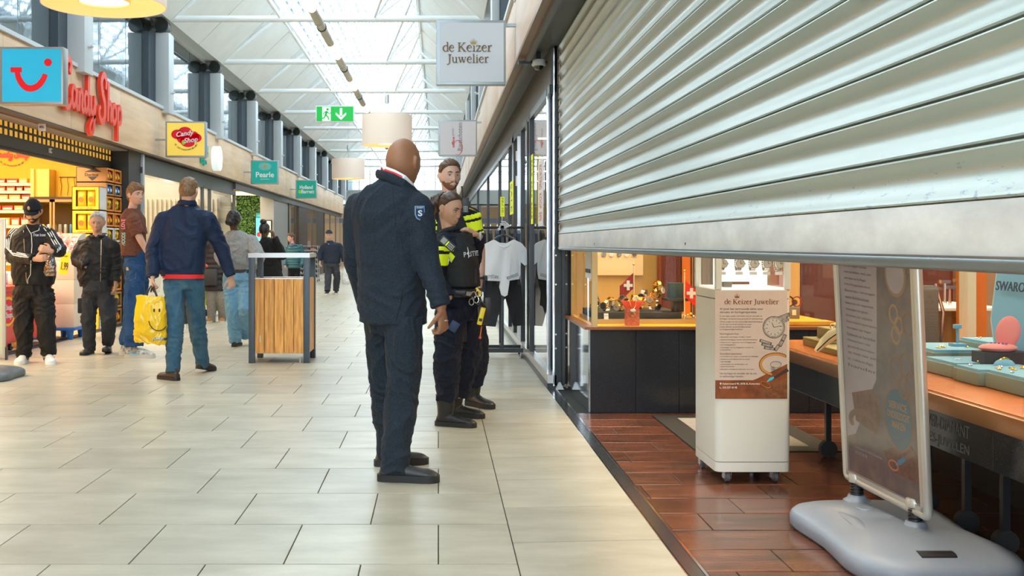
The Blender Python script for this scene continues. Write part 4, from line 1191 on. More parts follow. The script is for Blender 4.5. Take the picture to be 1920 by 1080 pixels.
for k in range(16):
 y = 13.12 + (k // 3) * 0.15; x = -5.47 + (k % 3) * 0.18
 o = thing('sweet_jar', 'small %s sweet tub on the red bin, %s row' % ('purple' if k % 2 else 'white', ['front', 'second', 'third', 'fourth', 'fifth', 'back'][k // 3]), 'sweets', (x, y, 0.76), 'sweet tubs on the red bins')
 mb = MB(); mb.lathe([(0.05, 0.762), (0.055, 0.77), (0.055, 0.87), (0.05, 0.88)], (x, y, 0), 12); mb.build('tub', M('tub_purple', (0.25, 0.18, 0.5), 0.35) if k % 2 else BOXW, o)
 mb = MB(); mb.lathe([(0.052, 0.881), (0.052, 0.90)], (x, y, 0), 12); mb.build('lid', WHITEP, o)
t0 = thing('shoe_rack', 'silver wire shoe rack on casters before the far shop', 'rack', (-4.25, 36, 0))
for x in (-4.95, -3.98):
 for y in (36.0, 36.5):
  mb = MB(); mb.cyl((x, y, 0.05), (x, y, 1.18), 0.012, 6); mb.build('post', ALU, t0)
  mb = MB(); mb.cyl((x - .01, y, 0.035), (x + .01, y, 0.035), 0.035, 10); mb.build('caster', RUBBER, t0)
for k in range(8):
 z = 0.12 + 0.15 * k
 mb = MB(); mb.box(-4.95, -3.98, 36.0, 36.5, z, z + 0.012, mat=None); mb.build('shelf', ALU, t0, False)
 if k == 7: break
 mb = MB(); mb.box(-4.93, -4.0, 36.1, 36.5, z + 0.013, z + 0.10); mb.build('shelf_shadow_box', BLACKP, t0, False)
 for j in range(4):
  x = -4.85 + j * 0.24
  o = thing('sports_shoe', 'sports shoe on the silver rack, %s shelf from the floor, %s from the left' % (ORD[k].replace('nearest', 'first'), ORD[j].replace('nearest', 'first')), 'shoe', (x, 36.0, z), 'shoes on the silver rack')
  c = rng.choice([(0.8, 0.8, 0.8), (0.75, 0.3, 0.25), (0.15, 0.15, 0.18)])
  mb = MB(); mb.tube([(x - 0.09, 36.05, z + 0.05), (x, 36.05, z + 0.055), (x + 0.1, 36.05, z + 0.04)], [0.035, 0.04, 0.02], 8, up=(0, 0, 1)); mb.build('upper', M('shoe_%d' % int(c[0] * 100), c, 0.6), o)
  mb = MB(); mb.bbox(x - 0.12, x + 0.12, 36.01, 36.09, z + 0.013, z + 0.025, 0.004); mb.build('sole', WHITEP, o)
# --- roller shutter
XS = 1.04
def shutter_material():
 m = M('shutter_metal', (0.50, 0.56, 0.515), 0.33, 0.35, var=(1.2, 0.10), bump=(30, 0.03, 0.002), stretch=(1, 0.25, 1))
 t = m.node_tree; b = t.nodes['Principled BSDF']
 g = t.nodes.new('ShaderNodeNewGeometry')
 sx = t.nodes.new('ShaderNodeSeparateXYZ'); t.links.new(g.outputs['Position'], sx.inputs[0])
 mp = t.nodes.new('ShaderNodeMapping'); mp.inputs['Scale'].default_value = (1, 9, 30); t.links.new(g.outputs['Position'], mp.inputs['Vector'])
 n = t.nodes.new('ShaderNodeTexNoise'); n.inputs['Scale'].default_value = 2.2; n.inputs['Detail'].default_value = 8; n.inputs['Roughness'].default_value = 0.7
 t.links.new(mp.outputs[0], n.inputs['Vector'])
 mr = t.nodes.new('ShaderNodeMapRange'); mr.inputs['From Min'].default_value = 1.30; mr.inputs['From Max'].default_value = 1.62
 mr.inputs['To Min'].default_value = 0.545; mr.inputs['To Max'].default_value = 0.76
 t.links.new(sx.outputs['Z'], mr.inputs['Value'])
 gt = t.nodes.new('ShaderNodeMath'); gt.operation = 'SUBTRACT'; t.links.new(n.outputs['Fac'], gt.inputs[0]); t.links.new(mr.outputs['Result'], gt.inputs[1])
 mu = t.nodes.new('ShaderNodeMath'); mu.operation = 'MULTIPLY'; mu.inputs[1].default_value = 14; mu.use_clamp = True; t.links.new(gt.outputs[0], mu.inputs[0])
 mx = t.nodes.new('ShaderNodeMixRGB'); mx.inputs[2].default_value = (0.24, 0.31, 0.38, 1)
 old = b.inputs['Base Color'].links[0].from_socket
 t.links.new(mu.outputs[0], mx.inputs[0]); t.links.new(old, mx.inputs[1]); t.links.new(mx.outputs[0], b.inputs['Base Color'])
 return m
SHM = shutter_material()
rs = thing('roller_shutter', 'half lowered grey steel roller shutter of the jeweller with curved slats', 'shutter', (XS, 3.5, 1.2))
PITCH = 0.1062
zb = 1.334
k = 0
YS0, YS1 = -1.5, 9.36
while zb + k * PITCH < 2.95:
 z = zb + k * PITCH
 prof = []
 prof += [(0.000, 0.000), (-0.012, 0.001), (-0.0155, 0.005), (-0.013, 0.010)]
 for j in range(11):
  u = j / 10
  prof.append((-0.012 + 0.022 * sin(pi * (u ** 1.3)) - 0.004 * u, 0.012 + 0.082 * u))
 prof += [(-0.0185, 0.096), (-0.0175, 0.0995), (-0.011, 0.1015), (0.004, 0.102)]
 rings = []
 for yy in (YS0, 2.0, 5.0, YS1):
  r_ = [Vector((XS + a, yy, z + b)) for a, b in prof]
  r_ += [Vector((XS + 0.005, yy, z + PITCH - .0004)), Vector((XS + 0.014, yy, z + PITCH - .0004)), Vector((XS + 0.014, yy, z))]
  rings.append(r_)
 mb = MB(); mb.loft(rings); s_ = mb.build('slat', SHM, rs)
 mb = MB(); mb.ball((XS - 0.002, YS1 + 0.012, z + 0.05), (0.008, 0.014, 0.036), 6); mb.build('end_lock', ALU, s_)
 k += 1
mb = MB(); mb.bbox(XS - 0.012, XS + 0.014, YS0, YS1, 1.222, 1.332, 0.003); mb.build('bottom_bar', M('bar_metal', (0.74, 0.75, 0.73), 0.4, 0.12, var=(9, 0.25, (0.60, 0.61, 0.60)), stretch=(1, 0.4, 1)), rs)
mb = MB()
mb.tube([(XS - 0.004, YS0, 1.212), (XS - 0.004, YS1, 1.212)], 0.017, 12); mb.box(XS - 0.018, XS + 0.02, YS0, YS1, 1.212, 1.226)
mb.build('bottom_rail', M('rail_rubber', (0.20, 0.24, 0.25), 0.28, 0.6), rs)
for yy in (4.55, 7.2):
 mb = MB(); mb.cyl((XS - 0.014, yy, 1.25), (XS - 0.008, yy, 1.25), 0.006, 8); mb.build('rivet', DARK, rs)
BLK = M('guide_black', (0.014, 0.016, 0.018), 0.3, 0.3, bump=(90, 0.1, 0.002))
gr = thing('shutter_guide', 'black vertical shutter guide rails with steel feet beside the display window', 'guide rail', (1.06, 9.42, 0))
for x0, x1, y in ((0.998, 1.085, 9.40), (1.10, 1.185, 9.50)):
 mb = MB(); mb.box(x0, x0 + 0.022, y, y + 0.08, 0.03, 2.95); mb.box(x1 - 0.022, x1, y, y + 0.08, 0.03, 2.95); mb.box(x0, x1, y + 0.05, y + 0.08, 0.03, 2.95); mb.build('channel', BLK, gr)
 for z in (0.35, 0.47, 0.9, 1.15):
  mb = MB(); mb.cyl((x0 + .012, y - .004, z), (x0 + .012, y + .001, z), 0.008, 8); mb.build('screw', WHITEP, gr)
 mb = MB(); mb.add([(x0 + .005, y - 0.05, 0.002), (x1 - .01, y - 0.05, 0.002), (x1 - .01, y + 0.05, 0.002), (x0 + .005, y + .05, 0.002), (x0 + .035, y - .01, 0.06), (x1 - .035, y - .01, 0.06), (x1 - .035, y + .03, 0.06), (x0 + .035, y + .03, 0.06)],
  [(0, 1, 5, 4), (1, 2, 6, 5), (2, 3, 7, 6), (3, 0, 4, 7), (4, 5, 6, 7), (3, 2, 1, 0)]); mb.build('foot', ALU, gr)
mb = MB(); mb.box(0.985, 0.997, 9.38, 9.42, 0.03, 2.93); mb.build('chrome_strip', CHROME, gr)
# --- camera dome
t = thing('security_camera', 'small white dome security camera under the dark soffit', 'camera', (0.9, 9.7, 2.8))
c = P(1010, 121, 9.7)
mb = MB(); mb.lathe([(0.03, 0.045), (0.058, 0.04), (0.062, 0.01), (0.062, -0.012), (0.05, -0.014)], c, 24); mb.build('housing', WHITEP, t)
mb = MB(); mb.lathe([(0.045, -0.012), (0.042, -0.03), (0.028, -0.046), (0.008, -0.052), (0.001, -0.0522)], c, 24); mb.build('dome', M('dome_dark', (0.01, 0.01, 0.012), 0.05, coat=1), t)
mb = MB(); mb.box(c.x - 0.18, c.x + 0.16, 9.68, 9.74, c.z + 0.005, c.z + 0.03); mb.box(c.x - 0.02, c.x + .02, 9.69, 9.73, c.z + .03, 2.96); mb.build('mount', DARK, t)
# --- jeweller shell
jw = struct('wall_jeweller')
ORW = M('orange_panel', (0.62, 0.16, 0.02), 0.4, var=(4, 0.3), stretch=(1, 1, 0.2))
REDW = M('red_brown_wood', (0.20, 0.035, 0.012), 0.4, var=(4, 0.4), stretch=(1, 1, 0.2))
YCR = M('ochre_panel', (0.62, 0.40, 0.12), 0.6, var=(2, 0.1))
mb = MB(); mb.box(1.12, 9.0, -8, 12.0, 2.90, 2.95); mb.build('entrance_ceiling', WHITEP, jw, False)
mb = MB(); mb.box(6.4, 6.6, -8, 12.0, 0, 2.9); mb.build('room_wall', REDW, jw, False)
mb = MB(); mb.box(1.2, 9.0, 11.9, 12.0, 0, 2.9); mb.build('room_wall', REDW, jw, False)
mb = MB(); mb.box(1.1, 9.0, -8.1, -8.0, 0, 2.9); mb.build('room_wall', CREAM, jw, False)
XA, XB, YF, ZP = 1.14, 3.10, 8.08, 0.635
dw = struct('window_3')
x = XA - 0.02
for nx in (XA + 0.32, XA + 0.64, XA + 0.96, XA + 1.28, XA + 1.6, XB):
 mb = MB(); mb.bbox(x + 0.0015, nx - 0.0015, YF, YF + 0.05, 0, ZP - 0.02, 0.002); mb.build('granite_panel', M('star_granite', (0.010, 0.012, 0.016), 0.14, var=(140, 0.7, (0.028, 0.032, 0.04)), spec=0.3), dw, False); x = nx
mb = MB(); mb.box(XA - 0.03, XA - 0.005, YF + 0.01, 9.38, 0, ZP - 0.02); mb.build('polished_side', M('side_mirror', (0.45, 0.50, 0.50), 0.08, 0.9), dw, False)
mb = MB(); mb.box(XA, XB, YF + 0.05, YF + 0.08, 0, 0.6); mb.build('plinth_core', BLACKP, dw, False)
COP = M('copper_sill', (0.28, 0.11, 0.05), 0.3, 0.5)
mb = MB(); mb.prism([(XA - 0.06, YF - 0.02), (XB, YF - 0.02), (XB, YF + .05), (XA + .02, YF + .05), (XA + .02, 9.39), (XA - 0.06, 9.39)], ZP - 0.02, ZP)
mb.build('sill', COP, dw)
GOLDM = M('gold_mullion', (0.50, 0.38, 0.18), 0.35, 0.3)
for x, w_ in ((XA - 0.005, 0.042), (3.0, 0.05)):
 mb = MB(); mb.box(x, x + w_, YF, YF + 0.04, ZP, 2.9); mb.build('mullion', GOLDM, dw, False)
mb = MB(); mb.box(XA + .03, 3.0, YF + 0.005, YF + 0.013, ZP, 2.9); mb.build('pane', glass('display_glass', (0.97, 0.97, 0.95), 0.9, 0.01), dw, False)
mb = MB(); mb.box(XA - 0.002, XA + 0.004, YF + 0.04, 9.38, ZP, 2.9); mb.build('pane', glass('display_glass'), dw, False)
mb = MB(); mb.box(XA, XB, 9.38, 9.42, 0, 2.9); mb.build('display_back', YCR, dw, False)
mb = MB(); mb.box(XA + .01, XB, YF + 0.05, 9.38, 0.60, ZP + 0.001); mb.build('display_floor', M('amber_board', (0.85, 0.42, 0.03), 0.5), dw, False)
for x0, x1, m_ in ((1.86, 2.04, REDW), (2.05, 2.12, ORW), (2.13, 2.30, M('taupe_curtain', (0.26, 0.18, 0.11), 0.8)), (2.32, 2.9, REDW)):
 mb = MB()
 if 'curtain' in m_.name:
  pts = [(x0 + (x1 - x0) * i / 24, 9.25 + 0.015 * sin(i * 1.9)) for i in range(25)]
  mb.prism(pts + [(x1, 9.3), (x0, 9.3)], ZP, 2.85)
 else:
  mb.box(x0, x1, 9.2, 9.3, ZP, 2.9)
 mb.build('back_board', m_, dw, False)
mb = MB()
for i in range(12): mb.box(1.88 + i * 0.015, 1.883 + i * .015, 9.195, 9.2, ZP, 2.9)
mb.build('board_groove', BLACKP, dw, False)
t = thing('display_riser', 'dark display plinth with brass edge under the watches', 'display stand', (1.5, 8.6, ZP))
mb = MB(); mb.bbox(1.20, 1.88, 8.45, 9.1, ZP + 0.035, ZP + 0.085, 0.004); mb.build('platform', M('charcoal_felt', (0.03, 0.035, 0.035), 0.8), t)
mb = MB(); mb.box(1.18, 2.02, 8.38, 9.15, ZP + 0.002, ZP + 0.034); mb.build('brass_base', GOLDM, t)
mb = MB(); mb.bbox(1.83, 1.92, 8.5, 8.6, ZP + 0.087, ZP + 0.17, 0.003); mb.build('upper_block', BLACKP, t)
mb = MB(); mb.box(1.77, 1.96, 8.46, 8.66, ZP + 0.171, ZP + 0.19); mb.build('upper_shelf', M('charcoal_felt', (.03, .03, .03)), t, False)
mb = MB(); mb.bbox(1.80, 1.91, 8.52, 8.60, ZP + 0.192, ZP + 0.31, 0.003); mb.build('top_block', M('teal_felt', (0.03, 0.07, 0.07), 0.8), t)
GOLD = M('gold', (0.85, 0.50, 0.12), 0.18, 1.0); STEEL = M('watch_steel', (0.55, 0.52, 0.48), 0.18, 1.0); WFACE = M('watch_face', (0.60, 0.55, 0.45), 0.3); WDARK = M('watch_dark', (0.02, 0.02, 0.025), 0.2)
def make_watch(label, metal, face, group=None):
 """a wristwatch closed around a cuff: lies around the origin, dial looking to -y"""
 t = thing('wristwatch', label, 'watch', (0, 0, 0), group)
 n = 22
 for i in range(n):
  a = 2 * pi * i / n
  if abs(((a + pi / 2 + pi) % (2 * pi)) - pi) < 0.42: continue
  c_ = Vector((0, 0.027 * sin(a), 0.031 * cos(a)))
  fr_ = frame(c_, (1, 0, 0), (0, cos(a), -sin(a)))
  mb = MB(); mb.box(-0.009, 0.009, -0.0035, 0.0035, -0.0015, 0.0015, mat=fr_); mb.build('link', metal, t, False)
 mb = MB(); mb.cyl((0, -0.036, 0), (0, -0.026, 0), 0.0195, 22); mb.build('case', metal, t)
 mb = MB(); mb.cyl((0, -0.0372, 0), (0, -0.0355, 0), 0.0165, 22); mb.build('dial', face, t)
 mb = MB(); mb.box(-0.0008, 0.0008, -0.0382, -0.0374, 0, 0.013); mb.box(0, 0.009, -0.0382, -0.0374, -0.0008, 0.0008); mb.build('hand', WDARK, t, False)
 mb = MB(); mb.cyl((0.019, -0.031, 0), (0.023, -0.031, 0), 0.003, 8); mb.build('crown', metal, t)
 return t
wproto = [make_watch('gold wristwatch on the brass edged plinth beside the flags', GOLD, WFACE, 'watches in the front display'),
   make_watch('steel wristwatch on the dark plinth in the front display', STEEL, WDARK, 'watches in the front display')]
spots = [(1.24, 8.75, .13, 0), (1.33, 8.62, .12, 1), (1.42, 8.58, .13, 0), (1.29, 8.9, .15, 1), (1.38, 8.80, .14, 0), (1.47, 8.75, .16, 1), (1.50, 8.6, .12, 0), (1.56, 8.72, .17, 0), (1.60, 8.62, .15, 0), (1.65, 8.78, .22, 1), (1.68, 8.66, .20, 0), (1.72, 8.6, .27, 0), (1.74, 8.70, .32, 0), (1.70, 8.64, .13, 1)]
used = [False, False]
for x, y, z, k in spots:
 o = wproto[k] if not used[k] else copy_tree(wproto[k]); used[k] = True
 o.location = (x, y, ZP + 0.085 + z * 0.75 - 0.05); o.rotation_euler = (R(rng.uniform(-15, 20)), R(rng.uniform(-25, 25)), R(rng.uniform(-50, 40))); o.scale = (1.55,) * 3
 if k == 0 and z < .14: o['label'] = 'gold wristwatch on the brass edged plinth beside the flags'
def flag(x, y, h, label, ang, dark=False):
 t = thing('table_flag', label, 'flag', (x, y, ZP))
 mb = MB(); mb.cyl((x, y, ZP + 0.0), (x, y, ZP + h), 0.005, 8); mb.build('pole', M('pole_cream', (0.8, 0.65, 0.45), 0.4), t)
 mb = MB(); mb.ball((x, y, ZP + h + .006), 0.010, 6); mb.build('knob', GOLD, t)
 mb = MB(); d_ = 1 if not dark else -1
 z1 = ZP + h - 0.06
 vs = []
 for i in range(7):
  for j in range(5):
   u, v = i / 6, j / 4
   vs.append((x + d_ * u * 0.13 * cos(ang), y + 0.015 * sin(u * 6) - u * 0.02, z1 - v * 0.13 - u * 0.11))
 fs_ = [(i * 5 + j, (i + 1) * 5 + j, (i + 1) * 5 + j + 1, i * 5 + j + 1) for i in range(6) for j in range(4)]
 mb.add(vs, fs_); fl_ = mb.build('cloth', M('flag_dark', (0.30, 0.01, 0.02), 0.6) if dark else M('flag_red', (0.80, 0.03, 0.01), 0.6), t)
 cx_, cz_ = x + d_ * 0.055 * cos(ang), z1 - 0.105
 mb = MB(); mb.box(cx_ - .012, cx_ + .012, y - 0.028, y - 0.020, cz_ - .04, cz_ + .04); mb.box(cx_ - .036, cx_ - .0121, y - 0.028, y - 0.02, cz_ - .012, cz_ + .012); mb.box(cx_ + .0121, cx_ + .036, y - 0.028, y - 0.02, cz_ - .012, cz_ + .012); mb.build('cross', WHITEP, fl_, False)
 return t
flag(1.895, 8.42, 0.40, 'bright red swiss table flag with white cross on a cream pole', 0.5)
flag(1.60, 8.95, 0.44, 'dark red table flag with white cross behind the watches', 0.4, True)
t = thing('gift_bag', 'small red gift bag tied with gold ribbon in the window', 'gift bag', (1.5, 8.2, ZP))
mb = MB(); bx_, by_ = P(1185, 0, 8.22).x, 8.22
rings = []
for z, a, b in ((0.002, .050, .035), (0.12, .050, .035), (0.125, .047, .03), (0.15, 0.06, .028), (0.185, 0.085, .02)):
 rings.append([Vector((bx_ + sx_ * a, by_ + sy_ * b, ZP + z)) for sx_, sy_ in ((-1, -1), (1, -1), (1, 1), (-1, 1))])
mb.loft(rings[:2]); mb.build('box_body', M('bag_crimson', (0.42, 0.01, 0.015), 0.4, var=(60, 0.5, (0.6, 0.25, 0.1))), t)
mb = MB(); mb.loft(rings[2:]); mb.build('tissue', M('tissue_red', (0.85, 0.05, 0.01), 0.25), t)
mb = MB(); mb.ball((bx_, by_ - .04, ZP + 0.115), (0.022, 0.008, 0.014), 6); mb.build('seal', WHITEP, t)
for sx_ in (-1, 1):
 mb = MB(); mb.tube([(bx_, by_ - .04, ZP + .115), (bx_ + sx_ * .018, by_ - .045, ZP + .15), (bx_ + sx_ * .03, by_ - .03, ZP + .20)], 0.006, 6, flat=0.4); mb.build('ribbon', GOLD, t)
 mb = MB(); mb.tube([(bx_, by_ - .04, ZP + .11), (bx_ + sx_ * .02, by_ - .045, ZP + .085), (bx_ + sx_ * .004, by_ - .045, ZP + .07)], 0.006, 6, flat=.4); mb.build('ribbon', GOLD, t)
t = thing('price_card', 'small white price card leaning before the dark plinth', 'card', (1.27, 8.36, ZP))
fr = frame(P(1137, 0, 8.36).xyz * 0 + Vector((P(1137, 0, 8.36).x, 8.37, ZP + 0.052)), (1, 0, 0), (0, 0.25, 1)); mb = MB(); mb.box(-0.017, 0.017, -0.017, 0.03, 0, 0.002, mat=fr); mb.build('card', WPLAIN, t, False)
mb = MB(); mb.box(-0.012, 0.012, 0.01, 0.013, 0.0022, 0.0028, mat=fr); mb.build('print', PRNT, t, False)
t = thing('hanging_card', 'white shop card hung on the side glass of the front display', 'card', (1.16, 8.3, 1.0))
mb = MB(); mb.box(1.135, 1.139, 8.12, 8.45, 0.99, 1.75); mb.build('card', WPLAIN, t, False)
mb = MB(); mb.box(1.131, 1.1345, 8.15, 8.42, 1.03, 1.06); mb.build('print', PRNT, t, False)
t = thing('wall_display', 'pale framed price display on the ochre back panel', 'display', (1.6, 9.36, 1.1))
mb = MB(); mb.box(1.32, 1.75, 9.35, 9.375, 0.98, 1.5); mb.build('panel', M('pale_gold', (0.85, 0.68, 0.38), 0.5), t, False)
for k in range(6):
 mb = MB(); x = 1.35 + k * 0.065; mb.cyl((x, 9.35, 1.16), (x, 9.34, 1.16), 0.02, 12); mb.build('pendant', STEEL if k % 2 else WPLAIN, t)
t = thing('gold_trinket', 'small gold carriage ornament on the brass base', 'ornament', (2.0, 8.5, ZP))
for k in range(8):
 mb = MB(); mb.ball((1.90 + k * 0.022, 8.43, ZP + 0.055 + 0.01 * (k % 3)), (0.014, 0.012, 0.010), 6); mb.build('link', GOLD if k % 3 else STEEL, t)
mb = MB(); mb.box(1.90, 2.06, 8.41, 8.46, ZP + 0.035, ZP + 0.045); mb.build('tray', GOLDM, t, False)
t = thing('amber_tray', 'tilted amber jewellery tray with round recesses', 'tray', (2.2, 8.3, ZP))
fr = frame((2.15, 8.22, ZP + 0.12), (1, 0, 0), (0.08, 0.3, 1)); mb = MB(); mb.box(-0.12, 0.16, -0.12, 0.13, -0.012, 0, mat=fr); mb.build('board', M('amber_tray', (0.9, 0.52, 0.06), 0.5), t, False)
for c_ in ((-0.04, 0.03), (0.03, -0.02), (-0.03, -0.07), (0.08, 0.05)):
 mb = MB(); m2 = M('amber_recess', (0.8, 0.40, 0.04), 0.5); disc(mb, c_, 0.03, fr, 0.004, n=16); mb.build('recess', m2, t, False)
t = thing('grey_watch_stand', 'grey block stand with a price card and two open watches', 'display stand', (2.72, 8.4, ZP))
mb = MB(); mb.bbox(2.62, 2.76, 8.35, 8.5, ZP + 0.04, ZP + 0.13, 0.003); mb.build('block', M('grey_block', (0.20, 0.20, 0.16), 0.6), t)
mb = MB(); mb.box(2.70, 2.73, 8.342, 8.348, ZP + 0.07, ZP + 0.11); mb.build('price_card', WPLAIN, t, False)
for x, m_ in ((2.63, WDARK), (2.70, WDARK), (2.76, M('strap_red', (0.30, 0.05, 0.02), 0.5))):
 o = thing('leather_watch', 'dark leather strap watch standing on the grey block', 'watch', (x, 8.42, ZP + .17), 'strap watches on the grey block')
 mb = MB(); mb.tube([(x + 0.035 * cos(a), 8.42, ZP + 0.17 + 0.038 * sin(a)) for a in [2 * pi * i / 16 for i in range(16)]], 0.006, 6, closed=True); mb.build('strap', m_, o)
 mb = MB(); mb.cyl((x - 0.02, 8.40, ZP + .165), (x - 0.02, 8.412, ZP + .165), 0.02, 14); mb.build('case', STEEL, o)
t = thing('amber_shelf', 'bright amber display ledge behind the white showcase', 'ledge', (2.75, 8.25, ZP))
mb = MB(); mb.box(2.35, 2.95, 8.15, 8.34, ZP + 0.002, ZP + 0.035); mb.build('ledge', M('amber_board', (0.85, .42, .03)), t, False)
mb = MB(); mb.box(2.35, 2.95, 8.145, 8.15, ZP + 0.002, ZP + 0.01); mb.build('edge', COP, t, False)
# --- long display counter on the right
XD = 2.06
ct = thing('display_counter', 'long copper topped display counter with granite front on black casters', 'counter', (2.5, 5, 0))
mb = MB(); mb.bbox(XD, 3.0, 2.2, 6.95, 0.60, 0.64, 0.004); mb.build('counter_top', M('copper_top', (0.66, 0.19, 0.045), 0.22, var=(5, 0.15), spec=0.6), ct)
mb = MB(); mb.bbox(XD - 0.03, XD, 2.2, 6.95, 0.565, 0.635, 0.006); mb.build('brass_edge', M('brass_edge', (0.38, 0.19, 0.09), 0.25, 0.7), ct)
y = 2.2
while y < 6.9:
 y2 = min(y + 0.62, 6.94)
 mb = MB(); mb.bbox(XD, XD + 0.03, y + .0015, y2 - .0015, 0.405, 0.563, 0.002); mb.build('granite_panel', M('star_granite', (0, 0, 0)), ct, False); y = y2
mb = MB(); mb.box(XD + .03, 2.95, 2.2, 6.9, 0.42, 0.60); mb.build('carcass', BLACKP, ct, False)
vs, fs_ = text_fit('GOLD-ZILVER-DIAMANT', 0.62, 0.05, depth=0.001)
mg = M('reflected_text', (0.10, 0.11, 0.12), 0.5)  # colour of lettering painted on as a reflection in the granite
mb = MB(); mb.add(vs, fs_, 0, frame((XD - 0.001, 4.55, 0.515), (0, -1, 0), (0, 0, 1)))
vs, fs_ = text_fit('HORLOGES-JUWELEN', 0.62, 0.05, depth=0.001); mb.add(vs, fs_, 0, frame((XD - 0.001, 4.55, 0.44), (0, -1, 0), (0, 0, 1)))
mb.build('lettering', mg, ct, False)
for yy in (3.2, 4.4, 4.72, 5.1, 6.4):
 mb = MB(); mb.cyl((2.28, yy - .02, 0.05), (2.28, yy + .02, 0.05), 0.05, 16); w_ = mb.build('caster', RUBBER, ct)
 mb = MB(); mb.box(2.265, 2.295, yy - .015, yy + .015, 0.06, 0.42); mb.build('caster_post', BLACKP, w_, False)
mb = MB(); mb.box(2.75, 2.8, 2.2, 6.9, 0.0, 0.42); mb.build('rear_panel', BLACKP, ct, False)
wd4 = struct('window_4')
mb = MB(); mb.box(XD - 0.006, XD + 0.002, 2.2, 6.95, 0.64, 2.9); mb.build('pane', glass('counter_glass', (0.96, 0.97, 0.96), 0.55, 0.0), wd4, False)
mb = MB(); mb.box(XD - 0.012, XD + 0.012, 2.2, 2.24, .64, 2.9); mb.box(XD - 0.02, XD + 0.03, 6.9, 6.95, 0.64, 2.9); mb.build('mullion', GOLDM, wd4, False)
mb = MB(); mb.box(3.0, 3.05, 6.2, 6.3, 0.64, 2.9); mb.box(2.98, 3.03, 4.0, 4.06, .64, 2.9); mb.build('back_post', M('pale_post', (0.60, 0.62, 0.52), 0.4), wd4, False)
VELV = M('blue_velvet', (0.17, 0.44, 0.66), 0.85, sheen=0.2); TRAYG = M('sage_tray', (0.19, 0.29, 0.26), 0.5)
def jewel_tray(x0, x1, y0, y1, z0, z1, label, items=10, humps=()):
 t = thing('jewellery_tray', label, 'tray', ((x0 + x1) / 2, (y0 + y1) / 2, z0), 'blue velvet jewellery trays on the counter')
 mb = MB(); mb.bbox(x0, x1, y0, y1, z0 + .001, z1, 0.006); mb.build('box', TRAYG, t)
 mb = MB(); mb.box(x0 + .01, x1 - .01, y0 + .01, y1 - .01, z1, z1 + 0.012); mb.build('velvet', VELV, t, False)
 for hx, hy in humps:
  mb = MB(); mb.ball((hx, hy, z1 + 0.008), (0.05, 0.022, 0.035), 8); h_ = mb.build('roll', VELV, t)
  mb = MB(); mb.tube([(hx + 0.03 * cos(a), hy - .004, z1 + .01 + 0.036 * sin(a)) for a in [pi * i / 10 for i in range(11)]], 0.004, 5); mb.build('bangle', GOLD, h_)
 r2 = random.Random(int(x0 * 100 + y0 * 1000))
 for k in range(items):
  x, y = r2.uniform(x0 + .03, x1 - .03), r2.uniform(y0 + .03, y1 - .03)
  o = thing('jewel', 'tiny %s jewel on the %s' % ('gold' if k % 2 else 'crystal', label.replace('sage jewellery tray in the', 'tray in the').replace(' velvet', '').replace('before the octagonal board', 'by the octagonal board')), 'jewel', (x, y, z1 + .012), 'jewels lying on the blue trays')
  mb = MB()
  m_ = GOLD if k % 2 else M('crystal', (0.8, 0.8, 0.95), 0.05, 0.6)
  if k % 3 == 0:
   mb.tube([(x + 0.011 * cos(a), y + 0.011 * sin(a), z1 + 0.0155) for a in [2 * pi * i / 10 for i in range(10)]], 0.0025, 5, closed=True)
  else:
   mb.ball((x, y, z1 + 0.018), (0.006, 0.006, 0.005), 4); mb.ball((x + .012, y + .006, z1 + 0.017), (0.005, 0.007, 0.005), 4)
  mb.build('gem', m_, o)
jewel_tray(2.32, 2.62, 4.30, 4.64, 0.642, 0.705, 'sage jewellery tray in the front row, nearest the photo edge', 12, ((2.52, 4.58),))
jewel_tray(2.30, 2.60, 4.66, 4.89, 0.642, 0.700, 'sage jewellery tray in the front row, middle one with crystals', 10, ((2.5, 4.83),))
jewel_tray(2.32, 2.62, 4.92, 5.24, 0.642, 0.700, 'sage jewellery tray in the front row beside the pavement sign', 8, ((2.5, 5.0),))
jewel_tray(2.40, 2.75, 5.30, 5.72, 0.642, 0.722, 'round cornered blue tray behind with gold chains', 10, ())
jewel_tray(2.66, 2.95, 4.98, 5.25, 0.642, 0.745, 'raised blue velvet tray before the octagonal board', 8, ((2.8, 5.1),))
jewel_tray(2.66, 2.95, 5.30, 5.60, 0.642, 0.76, 'raised blue velvet tray under the small ring stand', 8, ())
t = thing('ring_stand', 'tiny blue ring stand on the back velvet tray', 'ring stand', (2.55, 5.25, .76))
c = P(1795, 620, 5.25)
mb = MB(); mb.cyl((c.x, c.y, c.z - .06), (c.x, c.y, c.z + .01), 0.006, 8); mb.bbox(c.x - .03, c.x + .03, c.y - .03, c.y + .03, c.z - .075, c.z - .06, .003); mb.build('stem', VELV, t)
mb = MB(); mb.bbox(c.x - .017, c.x + .017, c.y - .012, c.y + .012, c.z + .01, c.z + .03, .003); mb.build('head', VELV, t)
t = thing('octagonal_board', 'tall light blue octagonal display board with dark serif lettering', 'display board', (2.72, 5.0, 0.76))
SKYB = M('board_blue', (0.20, 0.50, 0.74), 0.6)
fr = frame((2.70, 5.05, 0.90 + 0.1), (0, -1, 0), (0.12, 0, 1))
a_, b_, c_ = 0.27, 0.26, 0.07
oct_ = [(-a_, -b_ + c_ * 2), (-a_ + c_, -b_), (a_ - c_, -b_), (a_, -b_ + 2 * c_), (a_, b_ - 2 * c_), (a_ - c_, b_), (-a_ + c_, b_), (-a_, b_ - 2 * c_)]
mb = MB(); mb.prism(oct_, -0.025, 0, 0, fr); mb.build('rim', M('board_rim', (0.50, 0.72, 0.80), 0.5), t, False)
mb = MB(); mb.prism([(p * .95, q * .95) for p, q in oct_], 0, 0.003, 0, fr); mb.build('field', SKYB, t, False)
